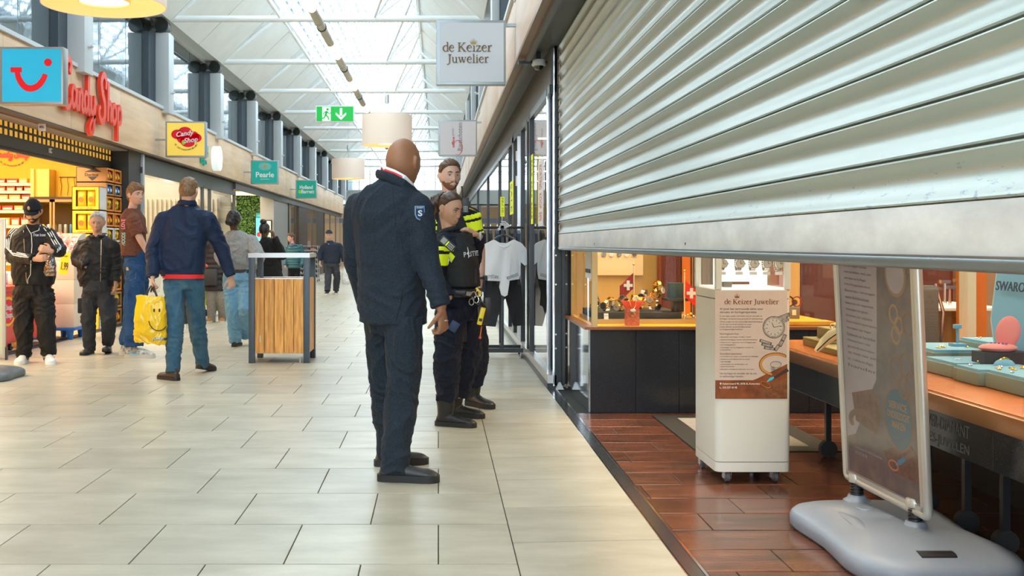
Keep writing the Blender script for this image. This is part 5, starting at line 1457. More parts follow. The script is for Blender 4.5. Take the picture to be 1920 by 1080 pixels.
fr2 = frame(Vector((2.69, 5.05, 1.05)) + Vector((-0.012, 0, 0)), (0, -1, 0), (0.12, 0, 1))
letters('lettering', 'SWAROVSKI', 0.40, M('navy_print', (0.02, 0.05, 0.10), 0.5), fr2, t, height=0.045, depth=0.003)
PINK = M('pink_velvet', (0.80, 0.28, 0.30), 0.7, sheen=0.3)
t = thing('pink_jewel_box', 'open pink rounded jewellery box on the blue trays', 'jewellery box', (2.5, 4.9, .72))
c = P(1871, 652, 4.95)
mb = MB(); mb.ball((0, 0, 0), (0.085, 0.06, 0.022), 10, mat=Matrix.Translation(c)); mb.build('base', PINK, t)
mb = MB(); mb.box(c.x - 0.09, c.x + 0.12, c.y - 0.06, c.y + 0.06, 0.70, c.z - 0.016); mb.build('base_plinth', M('navy_block', (0.02, 0.03, 0.05), 0.6), t, False)
cl_ = P(1890, 623, 4.97)
mb = MB(); mb.ball((0, 0, 0), (0.016, 0.052, 0.075), 10, mat=Matrix.Translation(cl_) @ Matrix.Rotation(R(12), 4, 'Y') @ Matrix.Rotation(R(50), 4, 'Z')); mb.build('lid', PINK, t)
mb = MB()
for k in range(5): mb.ball((c.x - .03 + k * .012, c.y - .01 * k, c.z + .022), (0.006, 0.006, 0.005), 4)
mb.build('brooch', M('amethyst', (0.3, 0.2, 0.6), 0.1, 0.5), t)
OLV = M('olive_box', (0.24, 0.20, 0.07), 0.5)
for k, (x0, x1, y0, y1, z0, z1, lb) in enumerate(((2.16, 2.5, 5.9, 6.25, .642, .675, 'flat olive box under the curved white stand'), (2.2, 2.5, 6.27, 6.6, .642, .69, 'flat olive box at the far counter end'), (2.25, 2.42, 6.28, 6.5, .692, .76, 'taller olive box stacked on the flat one'))):
 t = thing('olive_box', lb, 'box', ((x0 + x1) / 2, (y0 + y1) / 2, z0))
 mb = MB(); mb.bbox(x0, x1, y0, y1, z0, z1 - .012, 0.003); mb.build('base', OLV, t)
 mb = MB(); mb.bbox(x0, x1, y0, y1, z1 - .011, z1, 0.003); mb.build('lid', M('olive_lid', (0.32, 0.28, 0.10), 0.5), t)
t = thing('curved_stand', 'long curved ivory bracelet stand leaning on the olive boxes', 'stand', (2.15, 5.8, .65))
a_, b_ = P(1530, 658, 5.9), P(1572, 622, 5.8)
mb = MB(); mb.tube([a_, a_.lerp(b_, .35) + Vector((0, 0, .012)), a_.lerp(b_, .7) + Vector((0, 0, .012)), b_], [(0.012, .01), (0.026, .014), (0.03, .014), (0.022, .012)], 12); mb.build('body', M('ivory', (0.75, 0.68, 0.42), 0.45), t)
mb = MB(); mb.tube([a_ + Vector((0, -.016, .004)), a_.lerp(b_, .5) + Vector((0, -.022, .012)), b_ + Vector((0, -.016, 0))], 0.003, 6); mb.build('bracelet', WDARK, t)
for k in range(9):
 x, y = 2.27 + .02 * (k % 4) + .01 * k, 6.3 + .03 * (k // 3)
 o = thing('silver_ring', 'small silver ring piled on the taller olive box', 'ring', (x, y, .765), 'silver rings on the olive box')
 mb = MB(); mb.tube([(x + 0.013 * cos(a), y, .775 + 0.013 * sin(a)) for a in [2 * pi * i / 10 for i in range(10)]], 0.0028, 5, closed=True); mb.build('band', STEEL, o)
mb = MB(); c0, c1 = P(1813, 0, 7.2).x, P(1850, 0, 7.2).x; mb.box(c0, c1, 7.2, 7.35, 0, 2.9); mb.build('wooden_pillar', ORW, jw, False)
t = thing('white_table', 'white topped table with curved gold base deep in the jeweller room', 'table', (3.7, 8.0, 0))
mb = MB(); c0, c1 = P(1742, 0, 8.0).x, P(1822, 0, 8.0).x; mb.bbox(c0 - .2, c1 + .1, 7.7, 8.5, 0.775, 0.80, .006); mb.build('table_top', WPLAIN, t)
mb = MB(); mb.lathe([(0.30, 0.02), (0.22, 0.06), (0.06, 0.4), (0.2, 0.72), (0.34, 0.775)], ((c0 + c1) / 2, 8.1, 0), 20); mb.build('pedestal', M('gold_leg', (0.42, 0.26, 0.04), 0.4), t)
for k, (px, h) in enumerate(((1772, .16), (1781, .12), (1797, .17), (1807, .16))):
 o = thing('optical_tool', 'slim chrome fitting tool standing on the white table', 'tool', (P(px, 0, 8.0).x, 8.0, .8), 'chrome tools on the white table')
 x = P(px, 0, 8.0).x
 mb = MB(); mb.cyl((x, 8.0, .801), (x, 8.0, .80 + h), 0.012, 8); mb.build('stem', CHROME, o)
 mb = MB(); mb.box(x - .035, x + .035, 7.98, 8.02, .80 + h, .825 + h); mb.build('head', CHROME, o, False)
t = thing('office_chair', 'grey chair back seen past the pavement sign', 'chair', (3.2, 7.2, 0))
c = P(1722, 590, 7.2)
mb = MB(); mb.bbox(c.x - .1, c.x + .12, 7.15, 7.2, .55, .98, .03); mb.build('backrest', M('chair_grey', (0.10, 0.09, 0.08), 0.6), t)
mb = MB(); mb.bbox(c.x - .16, c.x + .18, 6.85, 7.18, .42, .5, .02); mb.build('seat', M('chair_grey', (.1, .1, .1)), t)
mb = MB(); mb.cyl((c.x, 7.0, 0.05), (c.x, 7.0, .42), .03); mb.build('column', CHROME, t)
mb = MB(); mb.tube([(c.x + .13, 7.17, .52), (c.x + .15, 7.17, .8), (c.x + .1, 7.17, .99)], .012, 8); mb.build('frame', CHROME, t)
for a in range(5):
 mb = MB(); mb.tube([(c.x, 7.0, .07), (c.x + .24 * cos(a * 1.256), 7.0 + .24 * sin(a * 1.256), .035)], .018, 8); mb.build('foot', CHROME, t)
for k in range(4):
 o = thing('room_downlight', 'round warm ceiling spot above the jeweller entrance', 'lamp', (1.5, 4 + k * 1.3, 2.9), 'ceiling spots of the jeweller')
 mb = MB(); mb.lathe([(0.07, 2.895), (0.075, 2.885), (0.055, 2.88)], (1.55, 3.2 + k * 1.4, 0), 20); mb.build('ring', ALU, o)
 mb = MB(); mb.lathe([(0.052, 2.889), (0.052, 2.884)], (1.55, 3.2 + k * 1.4, 0), 20); mb.build('bulb', LIT, o)
t = thing('door_mat', 'ribbed entrance mat with pale centre and black border', 'mat', (1.98, 7.24, 0))
mb = MB(); mb.box(1.55, 2.42, 6.55, 7.93, 0.0006, 0.008); mb.build('border', M('mat_black', (0.022, 0.021, 0.020), 0.85, bump=(200, 0.4, .004)), t, False)
mb = MB(); mb.box(1.70, 2.27, 6.70, 7.78, 0.008, 0.010); mb.build('centre', M('mat_grey', (0.30, 0.27, 0.23), 0.9), t, False)
mb = MB(); y = 6.71
while y < 7.77: mb.box(1.70, 2.27, y, y + 0.012, 0.010, 0.0125); y += 0.026
o = mb.build('ribs', M('mat_rib', (0.50, 0.47, 0.42), 0.9), t, False); o['kind'] = 'stuff'
# --- white rolling showcase
WC = M('showcase_white', (0.72, 0.72, 0.64), 0.35)
x0, x1, y0, y1 = 1.444, 1.836, 5.69, 6.17
sc_ = thing('rolling_showcase', 'white rolling glass topped showcase with jeweller poster on its front', 'showcase', (1.64, 5.93, 0))
def rbox(mb, x0, x1, y0, y1, z0, z1, r=0.03, n=4):
 poly = []
 for cx_, cy_, a0 in ((x1 - r, y1 - r, 0), (x0 + r, y1 - r, 90), (x0 + r, y0 + r, 180), (x1 - r, y0 + r, 270)):
  for k in range(n + 1):
   a = R(a0 + 90 * k / n); poly.append((cx_ + r * cos(a), cy_ + r * sin(a)))
 mb.prism(poly, z0, z1)
mb = MB(); rbox(mb, x0, x1, y0, y1, 0.115, 0.960, 0.035); mb.build('cabinet', WC, sc_)
mb = MB(); rbox(mb, x0, x1, y0, y1, 0.062, 0.112, 0.035); mb.build('base_band', WC, sc_)
mb = MB(); rbox(mb, x0 + .003, x1 - .003, y0 + .003, y1 - .003, 0.112, 0.115, 0.035); rbox(mb, x0 + .004, x1 - .004, y0 + .004, y1 - .004, 0.960, 0.965, 0.035); mb.build('joint', DARK, sc_)
mb = MB(); rbox(mb, x0, x1, y0, y1, 0.965, 1.01, 0.035); mb.build('collar', WC, sc_)
for x, y in ((x0, y0), (x1 - .032, y0), (x0, y1 - .032), (x1 - .032, y1 - .032)):
 mb = MB(); mb.bbox(x, x + .032, y, y + .032, 1.01, 1.72, .006); mb.build('corner_post', WC, sc_)
mb = MB(); rbox(mb, x0, x1, y0, y1, 1.72, 1.80, 0.035); mb.build('top_cap', WC, sc_)
for a in ((x0 + .032, x1 - .032, y0 + .012, y0 + .016), (x0 + .032, x1 - .032, y1 - .016, y1 - .012), (x0 + .012, x0 + .016, y0 + .032, y1 - .032), (x1 - .016, x1 - .012, y0 + .032, y1 - .032)):
 mb = MB(); mb.box(*a, 1.01, 1.72); mb.build('glass_pane', glass('display_glass'), sc_, False)
mb = MB(); mb.box(x0 + .02, x1 - .02, y0 + .02, y1 - .02, 1.01, 1.02); mb.build('lit_floor', M('lit_floor', (0.9, 0.9, 0.9), 0.4, emit=((1, 1, 1), 0.5)), sc_, False)
mb = MB(); mb.box(x0 + .05, x1 - .05, y0 + .25, y0 + .26, 1.02, 1.30); mb.build('lit_panel', M('lit_floor', (.9, .9, .9)), sc_, False)
for x, y in ((x0 + .07, y0 + .05), (x1 - .07, y0 + .05), (x0 + .03, y1 - .07), (x1 - .07, y1 - .07)):
 mb = MB(); mb.cyl((x - .010, y, .031), (x + .010, y, .031), .031, 18); w_ = mb.build('caster', M('caster_grey', (0.12, 0.13, 0.14), 0.4), sc_)
 mb = MB(); mb.cyl((x - .012, y, .031), (x + .012, y, .031), .018, 14); mb.build('hub', ALU, w_)
 mb = MB()
 for s_ in (-1, 1): mb.prism([(-.02, .02), (.03, .02), (.035, .065), (-.03, .065)], -.002, .002, 0, frame((x + s_ * .016, y, 0), (0, 1, 0), (0, 0, 1)))
 mb.box(x - .02, x + .02, y - .03, y + .035, .060, .064); mb.build('fork', CHROME, w_, False)
for k, x in enumerate((1.50, 1.59, 1.665, 1.735, 1.80)):
 o = make_watch('steel watch hanging in the lit glass top, %s from the left post' % ['first', 'second', 'third', 'fourth', 'fifth'][k], STEEL, WFACE, 'watches in the lit glass top')
 o.location = (x, 5.80, 1.145); o.scale = (1.25,) * 3
 o = thing('white_price_tag', 'small white price tag below a watch in the lit top', 'price tag', (x, 5.78, 1.09), 'price tags in the lit glass top')
 mb = MB(); mb.box(x - .02, x + .02, 5.78, 5.782, 1.085, 1.102); mb.build('card', WPLAIN, o, False)
o = thing('display_bar', 'short dark and brass display bar lying in the lit top', 'display stand', (1.6, 5.77, 1.02))
mb = MB(); mb.bbox(1.50, 1.545, 5.75, 5.79, 1.021, 1.05, .003); mb.build('block', M('grey_block', (.2, .2, .2)), o)
mb = MB(); mb.bbox(1.55, 1.64, 5.76, 5.79, 1.035, 1.05, .003); mb.build('bar', COP, o)
YPO = y0 - 0.002
pa, pb = P(1341, 545, YPO), P(1476, 745, YPO)
po = thing('jeweller_poster', 'jeweller poster with watch, gold chain and torch on the white showcase', 'poster', ((pa.x + pb.x) / 2, YPO, pb.z))
W_, H_ = pb.x - pa.x, pa.z - pb.z
fr = frame((pa.x, YPO, pa.z), (1, 0, 0), (0, 0, 1))
px_ = W_ / 630.0      # poster drawn on a grid 630 wide, 945 high (y down)
def q(x, y, f=None): return (x * px_, -y * px_)
def sheet(mats, parent, name, pts, d0, d1, fr_):
 mb = MB(); mb.prism([q(*p) for p in pts], d0, d1, 0, fr_); return mb.build(name, mats, parent, False)
def make_poster(parent, fr_, px, fade=0.0, layout='front'):
 global px_
 px_ = px
 def C(c):
  return tuple(c[i] * (1 - fade) + (0.42, 0.40, 0.40)[i] * fade for i in range(3))
 tg = '_%s' % layout
 sheet(M('poster_paper' + tg, C((0.62, 0.50, 0.42)), 0.5, var=(9, 0.06)), parent, 'paper', [(0, 0), (630, 0), (630, 945), (0, 945)], 0, 0.001, fr_)
 sheet(M('poster_rust' + tg, C((0.26, 0.07, 0.015)), 0.5, var=(18, 0.4)), parent, 'rust_band', [(0, 783), (330, 783), (360, 772), (630, 640), (630, 945), (0, 945)], 0.001, 0.0014, fr_)
 sheet(M('poster_wood' + tg, C((0.10, 0.03, 0.01)), 0.5, var=(40, 0.5, C((0.30, 0.11, 0.03)))), parent, 'wood_block', [(380, 860), (630, 760), (630, 945), (430, 945)], 0.0014, 0.0018, fr_)
 BR = M('poster_brown' + tg, C((0.23, 0.075, 0.02)), 0.5); BK = M('poster_black' + tg, C((0.05, 0.03, 0.025)), 0.5); WH = M('poster_white' + tg, C((0.85, 0.8, 0.72)), 0.5)
 X, Yv = fr_.to_3x3() @ Vector((1, 0, 0)), fr_.to_3x3() @ Vector((0, 1, 0))
 def at(x, y, d=0.0012): return frame(fr_ @ Vector((x * px, -y * px, d)), X, Yv)
 mb = MB(); serif(mb, 'de Keizer Juwelier', 475 * px, at(318, 118), 0.0008); mb.build('title', BR, parent, False)
 mb = MB(); crown(mb, at(190, 64), 36 * px, 0.0008); mb.build('crown_mark', BR, parent, False)
 lines = [(40, 150, 380, 24, 'Al jaren het vertrouwde adres voor'), (40, 178, 325, 24, 'sieraden en horlogereparaties.'),
    (40, 216, 370, 15, 'In ons eigen atelier herstellen wij uw sieraden en'), (40, 240, 378, 15, 'horloges met grote zorg, precisie en vakmanschap.'),
    (40, 266, 372, 15, 'Of het nu gaat om een eenvoudige batterijvervanging'), (40, 288, 285, 15, 'of om een exclusief sieraad op maat -'), (40, 310, 270, 15, 'u kunt rekenen op persoonlijke service'), (40, 332, 200, 15, 'en hoogwaardige kwaliteit.'),
    (40, 368, 165, 23, 'Horlogeservice'), (52, 400, 262, 13, 'Batterijen vervangen terwijl u wacht'), (52, 424, 315, 13, 'Batterijvervanging inclusief waterdichtheidstest'), (52, 448, 305, 13, 'Inkorten en repareren van horlogebanden'), (52, 468, 125, 13, 'en horlogegespen'), (52, 492, 282, 13, 'Vervangen van horlogeglazen, kronen en'), (52, 512, 85, 13, 'wijzerplaten'),
    (40, 542, 192, 23, 'Sieradenreparaties'), (52, 570, 325, 13, 'Vermaken van ringen, armbanden en kettingen'), (52, 594, 252, 13, 'Solderen en professioneel herstellen'), (52, 614, 85, 13, 'van sieraden'), (52, 638, 232, 13, 'Ontwerpen en vervaardigen van'), (52, 658, 115, 13, 'gedenksieraden'), (52, 682, 285, 13, 'Sieraden volledig op maat naar uw wens'),
    (40, 716, 322, 20, 'Uw horloges en sieraden zijn bij ons'), (40, 742, 210, 20, 'in vakkundige handen.')]
 for (x, y, w__, h__, s_) in lines:
  m_ = BR if h__ == 23 else BK
  vs, f_ = text_fit(s_, w__ * px, h__ * px, depth=0.0006)
  mb = MB(); mb.add(vs, f_, 0, at(x + w__ / 2, y + h__ / 2)); mb.build('text_line', m_, parent, False)
  if x == 52 and h__ == 13:
   mb = MB(); disc(mb, (0, 0), 3 * px, at(43, y + 7), 0.0006, n=6); mb.build('bullet', BK, parent, False)
 for (x, y, w__, s_) in ((65, 806, 325, 'Keizerswaard 90, 3078 AL Rotterdam'), (65, 838, 125, '010 237 43 98')):
  vs, f_ = text_fit(s_, w__ * px, 18 * px, depth=0.0006, bold=0.015)
  mb = MB(); mb.add(vs, f_, 0, at(x + w__ / 2, y + 9, 0.0016)); mb.build('text_line', WH, parent, False)
 mb = MB(); disc(mb, (0, 0), 8 * px, at(47, 812, 0.0016), 0.0006, n=12); mb.prism([(-6 * px, -4 * px), (0, -14 * px), (6 * px, -4 * px)], 0, 0.0006, 0, at(47, 812, 0.0016)); mb.build('pin_mark', WH, parent, False)
 mb = MB(); stroke(mb, [(-7 * px, 7 * px), (-5 * px, -3 * px), (6 * px, -8 * px)], [5 * px, 3 * px, 5 * px], at(47, 848, 0.0016), 0.0006); mb.build('phone_mark', WH, parent, False)
 ST = M('pic_steel' + tg, C((0.36, 0.33, 0.29)), 0.5, var=(90, 0.4)); SD = M('pic_steel_dark' + tg, C((0.13, 0.11, 0.095)), 0.5); DL = M('pic_dial' + tg, C((0.56, 0.50, 0.43)), 0.5)
 for (cx_, cy_, w__, h__, a) in ((600, 225, 110, 34, -20), (585, 250, 100, 20, -20), (610, 268, 80, 20, -25), (440, 450, 110, 26, 18), (455, 478, 105, 26, 14), (475, 505, 100, 24, 8), (540, 500, 60, 30, -55), (575, 460, 60, 34, -62), (600, 410, 60, 34, -66)):
  f3 = at(cx_, cy_, 0.0012) @ Matrix.Rotation(R(-a), 4, 'Z')
  mb = MB(); mb.prism([(-w__ / 2 * px, -h__ / 2 * px), (w__ / 2 * px, -h__ / 2 * px), (w__ / 2 * px, h__ / 2 * px), (-w__ / 2 * px, h__ / 2 * px)], 0, 0.0005, 0, f3); mb.build('bracelet_link', SD, parent, False)
  mb = MB(); mb.prism([(-w__ / 2.6 * px, -h__ / 3 * px), (w__ / 2.6 * px, -h__ / 3 * px), (w__ / 2.6 * px, h__ / 3 * px), (-w__ / 2.6 * px, h__ / 3 * px)], 0.0005, 0.0008, 0, f3); mb.build('bracelet_link', ST, parent, False)
 for r_, m_, d_ in ((98, SD, .0010), (92, ST, .0014), (78, DL, .0018)):
  mb = MB(); disc(mb, (0, 0), r_ * px, at(512, 320, d_), 0.0005, n=36); mb.build('watch_disc', m_, parent, False)
 mb = MB(); f3 = at(512, 320, 0.0024)
 for k in range(12):
  a = R(30 * k + 8); stroke(mb, [(55 * px * cos(a), 55 * px * sin(a)), (72 * px * cos(a), 72 * px * sin(a))], [4 * px] * 2, f3, .0003, smooth=False)
 stroke(mb, [(0, 0), (62 * px, 12 * px)], [5 * px, 3 * px], f3, .0003, smooth=False); stroke(mb, [(0, 0), (-18 * px, 42 * px)], [6 * px, 4 * px], f3, .0003, smooth=False)
 mb.build('watch_marks', BK, parent, False)
 GO = M('pic_gold' + tg, C((0.62, 0.28, 0.05)), 0.5); GD = M('pic_gold_dark' + tg, C((0.22, 0.07, 0.01)), 0.5)
 n = 20
 for k in range(n):
  a = R(250 - k * 205 / n); c_ = (530 + 135 * cos(a) * 1.0, 645 - 92 * sin(a))
  f3 = at(c_[0], c_[1], 0.0013 + 0.00005 * (k % 2)) @ Matrix.Rotation(a + R(70), 4, 'Z')
  mb = MB(); disc(mb, (0, 0), 19 * px, f3, 0.0004, n=12, ry=13 * px); l_ = mb.build('chain_link', GD, parent, False)
  mb = MB(); disc(mb, (0, 3 * px), 15 * px, frame(f3 @ Vector((0, 0, .0004)), f3.to_3x3() @ Vector((1, 0, 0)), f3.to_3x3() @ Vector((0, 1, 0))), 0.0004, n=12, ry=8 * px); mb.build('chain_link', GO, parent, False)
 mb = MB(); mb.tube([at(530, 645, .002) @ Vector((48 * px * cos(a), 28 * px * sin(a), 0)) for a in [2 * pi * i / 24 for i in range(24)]], 4 * px, 5, closed=True, flat=.3); mb.build('ring_picture', SD, parent)
 mb = MB(); disc(mb, (0, 0), 20 * px, at(505, 682, .0022), 0.0005, n=8); mb.build('ring_stone', ST, parent, False)
 mb = MB(); stroke(mb, [q(635, 690), q(560, 735), q(500, 770)], [34 * px, 26 * px, 14 * px], frame(fr_ @ Vector((0, 0, .0022)), X, Yv), .0005); mb.build('torch', M('pic_torch' + tg, C((0.06, 0.03, 0.02)), 0.5), parent, False)
 mb = MB(); stroke(mb, [q(512, 758), q(485, 772), q(450, 797)], [12 * px, 26 * px, 3 * px], frame(fr_ @ Vector((0, 0, .0026)), X, Yv), .0005); mb.build('flame', M('pic_flame' + tg, C((0.05, 0.55, 0.75)), 0.5), parent, False)
 mb = MB(); mb.tube([at(440, 822, .003) @ Matrix.Rotation(R(-25), 4, 'Z') @ Vector((46 * px * cos(a), 20 * px * sin(a), 0)) for a in [2 * pi * i / 24 for i in range(24)]], 5 * px, 5, closed=True, flat=.3); mb.build('hot_ring', M('pic_ember' + tg, C((0.85, 0.30, 0.08)), 0.5), parent)
make_poster(po, fr, px_)
# --- pavement sign on grey water filled base
SB = M('sign_base_plastic', (0.30, 0.34, 0.40), 0.38, var=(3, 0.08), bump=(180, 0.08, .002))
ps_ = thing('pavement_sign', 'grey pavement sign on springs with hazy jeweller poster and moulded base', 'sign', (1.86, 4.5, 0))
def base_shell(mb, cx_, cy_, L, Wd, H):
 """soft moulded base: outline superellipse pinched along the sides, domed"""
 n = 64
 rings = []
 for (s_, z) in ((0.96, 0.0), (1.0, 0.015), (1.0, 0.05), (0.985, 0.068), (0.95, 0.082), (0.88, 0.094), (0.72, 0.112), (0.5, 0.126), (0.25, 0.132), (0.02, 0.133)):
  r_ = []
  for i in range(n):
   a = 2 * pi * i / n
   ca, sa = cos(a), sin(a)
   x = Wd * (abs(ca) ** 0.55) * (1 if ca > 0 else -1)
   y = L * (abs(sa) ** 0.55) * (1 if sa > 0 else -1)
   x *= 1 - 0.16 * (1 - min(1, abs(y) / L) ** 2) ** 2
   zz_ = z * H / 0.133
   if s_ < 0.99: zz_ -= 0.012 * (1 - abs(y) / L) * (0.9 if z > 0.06 else 0)
   r_.append(Vector((cx_ + x * s_, cy_ + y * s_, zz_)))
  rings.append(r_)
 mb.loft(rings)
mb = MB(); base_shell(mb, 1.875, 4.47, 0.52, 0.365, 0.135); bs_ = mb.build('base', SB, ps_, 'full')
mb = MB(); mb.tube([(1.66, 4.86, .085), (1.70, 4.7, .104), (1.71, 4.5, .108), (1.70, 4.3, .104), (1.69, 4.1, .086)], [(.006, .01), (.014, .03), (.015, .032), (.014, .03), (.006, .01)], 10, up=(0, 0, 1)); mb.build('moulded_rib', SB, bs_)
mb = MB(); mb.lathe([(0.032, .118), (0.034, .132), (0.03, .136), (0.012, .137)], (1.80, 4.62, 0), 20); mb.build('filler_cap', SB, ps_)
hc = P(1752, 1054, 4.06)
mb = MB(); mb.tube([(hc.x - .065, 4.05, .098), (hc.x + .065, 4.05, .098)], [(.012, .035), (.012, .035)], 14, up=(0, 0, 1)); mb.build('handle_recess', BLACKP, ps_)
lean = Vector((-0.075, 0, 1)).normalized()
alu = M('sign_alu', (0.62, 0.62, 0.58), 0.3, 0.5)
PA, PB = Vector((1.822, 4.885, 0.205)), Vector((1.905, 4.235, 0.175))     # lower corners of the panel
ax = (PB - PA).normalized()
Hs = 1.28
for c_ in (PA.lerp(PB, 0.13), PA.lerp(PB, 0.83)):
 mb = MB(); mb.lathe([(0.06, 0.112), (0.058, 0.125), (0.042, 0.135), (0.036, 0.15)], (c_.x + .005, c_.y, 0), 22); mb.build('spring_seat', SB, ps_)
 pts = [Vector((c_.x + .005 + 0.024 * cos(a), c_.y + 0.024 * sin(a), 0.145 + 0.065 * a / (2 * pi * 5))) for a in [i * 2 * pi / 12 for i in range(61)]]
 mb = MB(); mb.tube(pts, 0.0055, 6); mb.build('spring', BLACKP, ps_)
 mb = MB(); mb.lathe([(0.034, 0.205), (0.036, 0.215), (0.034, 0.235), (0.03, 0.24)], (c_.x + .003, c_.y, 0), 18); mb.cyl((c_.x + .004, c_.y, .15), (c_.x + .004, c_.y, .21), .016, 10); mb.build('spring_cap', alu, ps_)
frp = frame(PA, ax, lean)
WP = (PB - PA).length
nrm = frp.to_3x3() @ Vector((0, 0, 1))
if nrm.x > 0: fsgn = -1
else: fsgn = 1
mb = MB()
fw = 0.035
def fpath(i): # rounded rectangle path
 pts = []
 r = 0.03
 for cx_, cy_, a0 in ((WP - r, Hs - r, 0), (r, Hs - r, 90), (r, r, 180), (WP - r, r, 270)):
  for k in range(5):
   a = R(a0 + 22.5 * k); pts.append((cx_ + (r - i) * cos(a), cy_ + (r - i) * sin(a)))
 return pts
pth = fpath(0.012)
mb.tube([frp @ Vector((a, b, 0)) for a, b in pth], [(0.018, 0.018)] * len(pth), 10, closed=True, up=frp.to_3x3() @ Vector((0, 0, 1)))
mb.build('frame_rail', alu, ps_)
mb = MB(); mb.box(0.018, WP - 0.018, 0.018, Hs - 0.018, -0.006, 0.006, mat=frp); mb.build('back_board', alu, ps_, False)
mb = MB()
for (a, b, c_, d_) in ((0.016, WP - .016, .016, .045), (0.016, WP - .016, Hs - .045, Hs - .016), (.016, .045, .016, Hs - .016), (WP - .045, WP - .016, .016, Hs - .016)): mb.box(a, b, c_, d_, 0.006 if fsgn > 0 else -0.012, 0.012 if fsgn > 0 else -0.006, mat=frp)
mb.build('snap_frame', alu, ps_, False)
pw = WP - 0.10
pf = frame(frp @ Vector((0.05, Hs - 0.05, 0.0065 * fsgn)), ax, lean)
pp = thing('hazy_poster', 'hazy service poster with oval badge behind plastic in the pavement sign', 'poster', tuple(frp @ Vector((WP / 2, .1, 0))))
make_poster2 = None
px2 = pw / 630.0
def sign_poster():
 """the pavement sign's own poster: dark photo of rings and chain on the far side, text column, oval badge, torch"""
 h = (Hs - 0.10) / px2
 tg = '_sign'
 def sh(name, m, pts, d0, d1):
  mb = MB(); mb.prism([(x * px2, -y * px2) for x, y in pts], d0, d1, 0, pf); return mb.build(name, m, pp, False)
 PAP = M('sp_paper', (0.64, 0.57, 0.62), 0.4, var=(5, 0.12)); DK = M('sp_dark', (0.13, 0.11, 0.125), 0.4, var=(12, 0.5, (0.30, 0.24, 0.21)))  # lavender haze of the clear cover is mixed into both colours
 sh('paper', PAP, [(0, 0), (630, 0), (630, h), (0, h)], 0, 0.0008)
 sh('dark_photo', DK, [(400, 0), (630, 0), (630, h), (0, h), (0, h * .87), (80, h * .85), (200, h * .72), (300, h * .62), (330, h * .4), (350, h * .2)], 0.0008, 0.0012)
 sh('rock', M('sp_rock', (0.26, 0.13, 0.09), 0.5, var=(30, 0.5)), [(60, h * .70), (260, h * .66), (330, h * .74), (280, h * .82), (90, h * .80)], 0.0012, 0.0015)
 sh('rock', M('sp_rock', (0.3, .2, .1)), [(330, h * .87), (560, h * .80), (630, h * .84), (630, h * .93), (430, h * .93)], 0.0012, 0.0015)
 X, Yv = pf.to_3x3() @ Vector((1, 0, 0)), pf.to_3x3() @ Vector((0, 1, 0))
 def at(x, y, d=0.0013): return frame(pf @ Vector((x * px2, -y * px2, d)), X, Yv)
 TX = M('sp_text', (0.15, 0.12, 0.12), 0.5); TR = M('sp_red', (0.28, 0.10, 0.08), 0.5)
 words_ = ['Al jaren het vertrouwde', 'adres voor sieraden en', 'horlogereparaties', 'In ons eigen atelier', 'herstellen wij uw', 'sieraden en horloges', 'Horlogeservice', 'Batterijen vervangen', 'waterdichtheidstest', 'Inkorten en repareren', 'Vervangen van glazen', 'kronen en wijzers', 'Sieradenreparaties', 'Vermaken van ringen', 'Solderen en herstellen', 'Ontwerpen van', 'gedenksieraden', 'op maat naar wens', 'in vakkundige', 'handen']
 for k, s_ in enumerate(words_):
  y = h * 0.16 + k * h * 0.023
  wd_ = (200 + (k * 37) % 90)
  vs, f_ = text_fit(s_, wd_ * px2, 15 * px2, depth=0.0004)
  mb = MB(); mb.add(vs, f_, 0, at(40 + wd_ / 2, y)); mb.build('text_line', TR if s_ in ('Horlogeservice', 'Sieradenreparaties') else TX, pp, False)
 CP = M('sp_copper', (0.30, 0.15, 0.09), 0.35); GL2 = M('sp_gold', (0.50, 0.30, 0.14), 0.35); BL = M('sp_blue', (0.05, 0.17, 0.26), 0.3)
 mb = MB(); disc(mb, (0, 0), 88 * px2, at(505, h * .24, .0013), .0004, ry=100 * px2); mb.build('watch_disc', GL2, pp, False)
 mb = MB(); disc(mb, (0, 0), 74 * px2, at(505, h * .24, .0018), .0004, ry=84 * px2); mb.build('watch_disc', PAP, pp, False)
 for (x, y, r_) in ((480, h * .375, 34), (520, h * .41, 30), (490, h * .445, 32), (590, h * .40, 40), (480, h * .56, 46), (560, h * .54, 46), (600, h * .60, 46), (540, h * .62, 40)):
  mb = MB(); mb.tube([at(x, y, .002) @ Vector((r_ * px2 * cos(a), r_ * px2 * 1.2 * sin(a), 0)) for a in [2 * pi * i / 20 for i in range(20)]], 7 * px2, 5, closed=True, flat=.4); mb.build('ring_picture', GL2 if r_ < 35 else CP, pp)
 for r_, m_, d_ in ((122, CP, .0014), (112, BL, .0018)):
  mb = MB(); disc(mb, (0, 0), r_ * px2, at(480, h * .735, d_), .0004, ry=r_ * 1.25 * px2, n=36); mb.build('oval_badge', m_, pp, False)
 for k, s_ in enumerate(('SERVICE', 'TERWIJL U WACHT', 'KLAAR')):
  s2 = ('SERVICE', 'ONDERZOCHT', 'MAKEN')[k]
  vs, f_ = text_fit(s2, (150, 190, 110)[k] * px2, 34 * px2, depth=0.0004, bold=0.02)
  mb = MB(); mb.add(vs, f_, 0, at(480, h * .69 + k * 45, .0024)); mb.build('badge_text', GL2, pp, False)
 n = 14
 for k in range(n):
  a = R(200 - k * 200 / n)
  mb = MB(); disc(mb, (0, 0), 22 * px2, at(160 + 120 * cos(a), h * .80 - 55 * sin(a), .0016), .0004, n=10, ry=15 * px2); mb.build('chain_link', CP, pp, False)
 mb = MB(); stroke(mb, [(600 * px2, -h * .83 * px2), (520 * px2, -h * .865 * px2)], [24 * px2, 16 * px2], frame(pf @ Vector((0, 0, .002)), X, Yv), .0004, smooth=False); mb.build('torch', CP, pp, False)
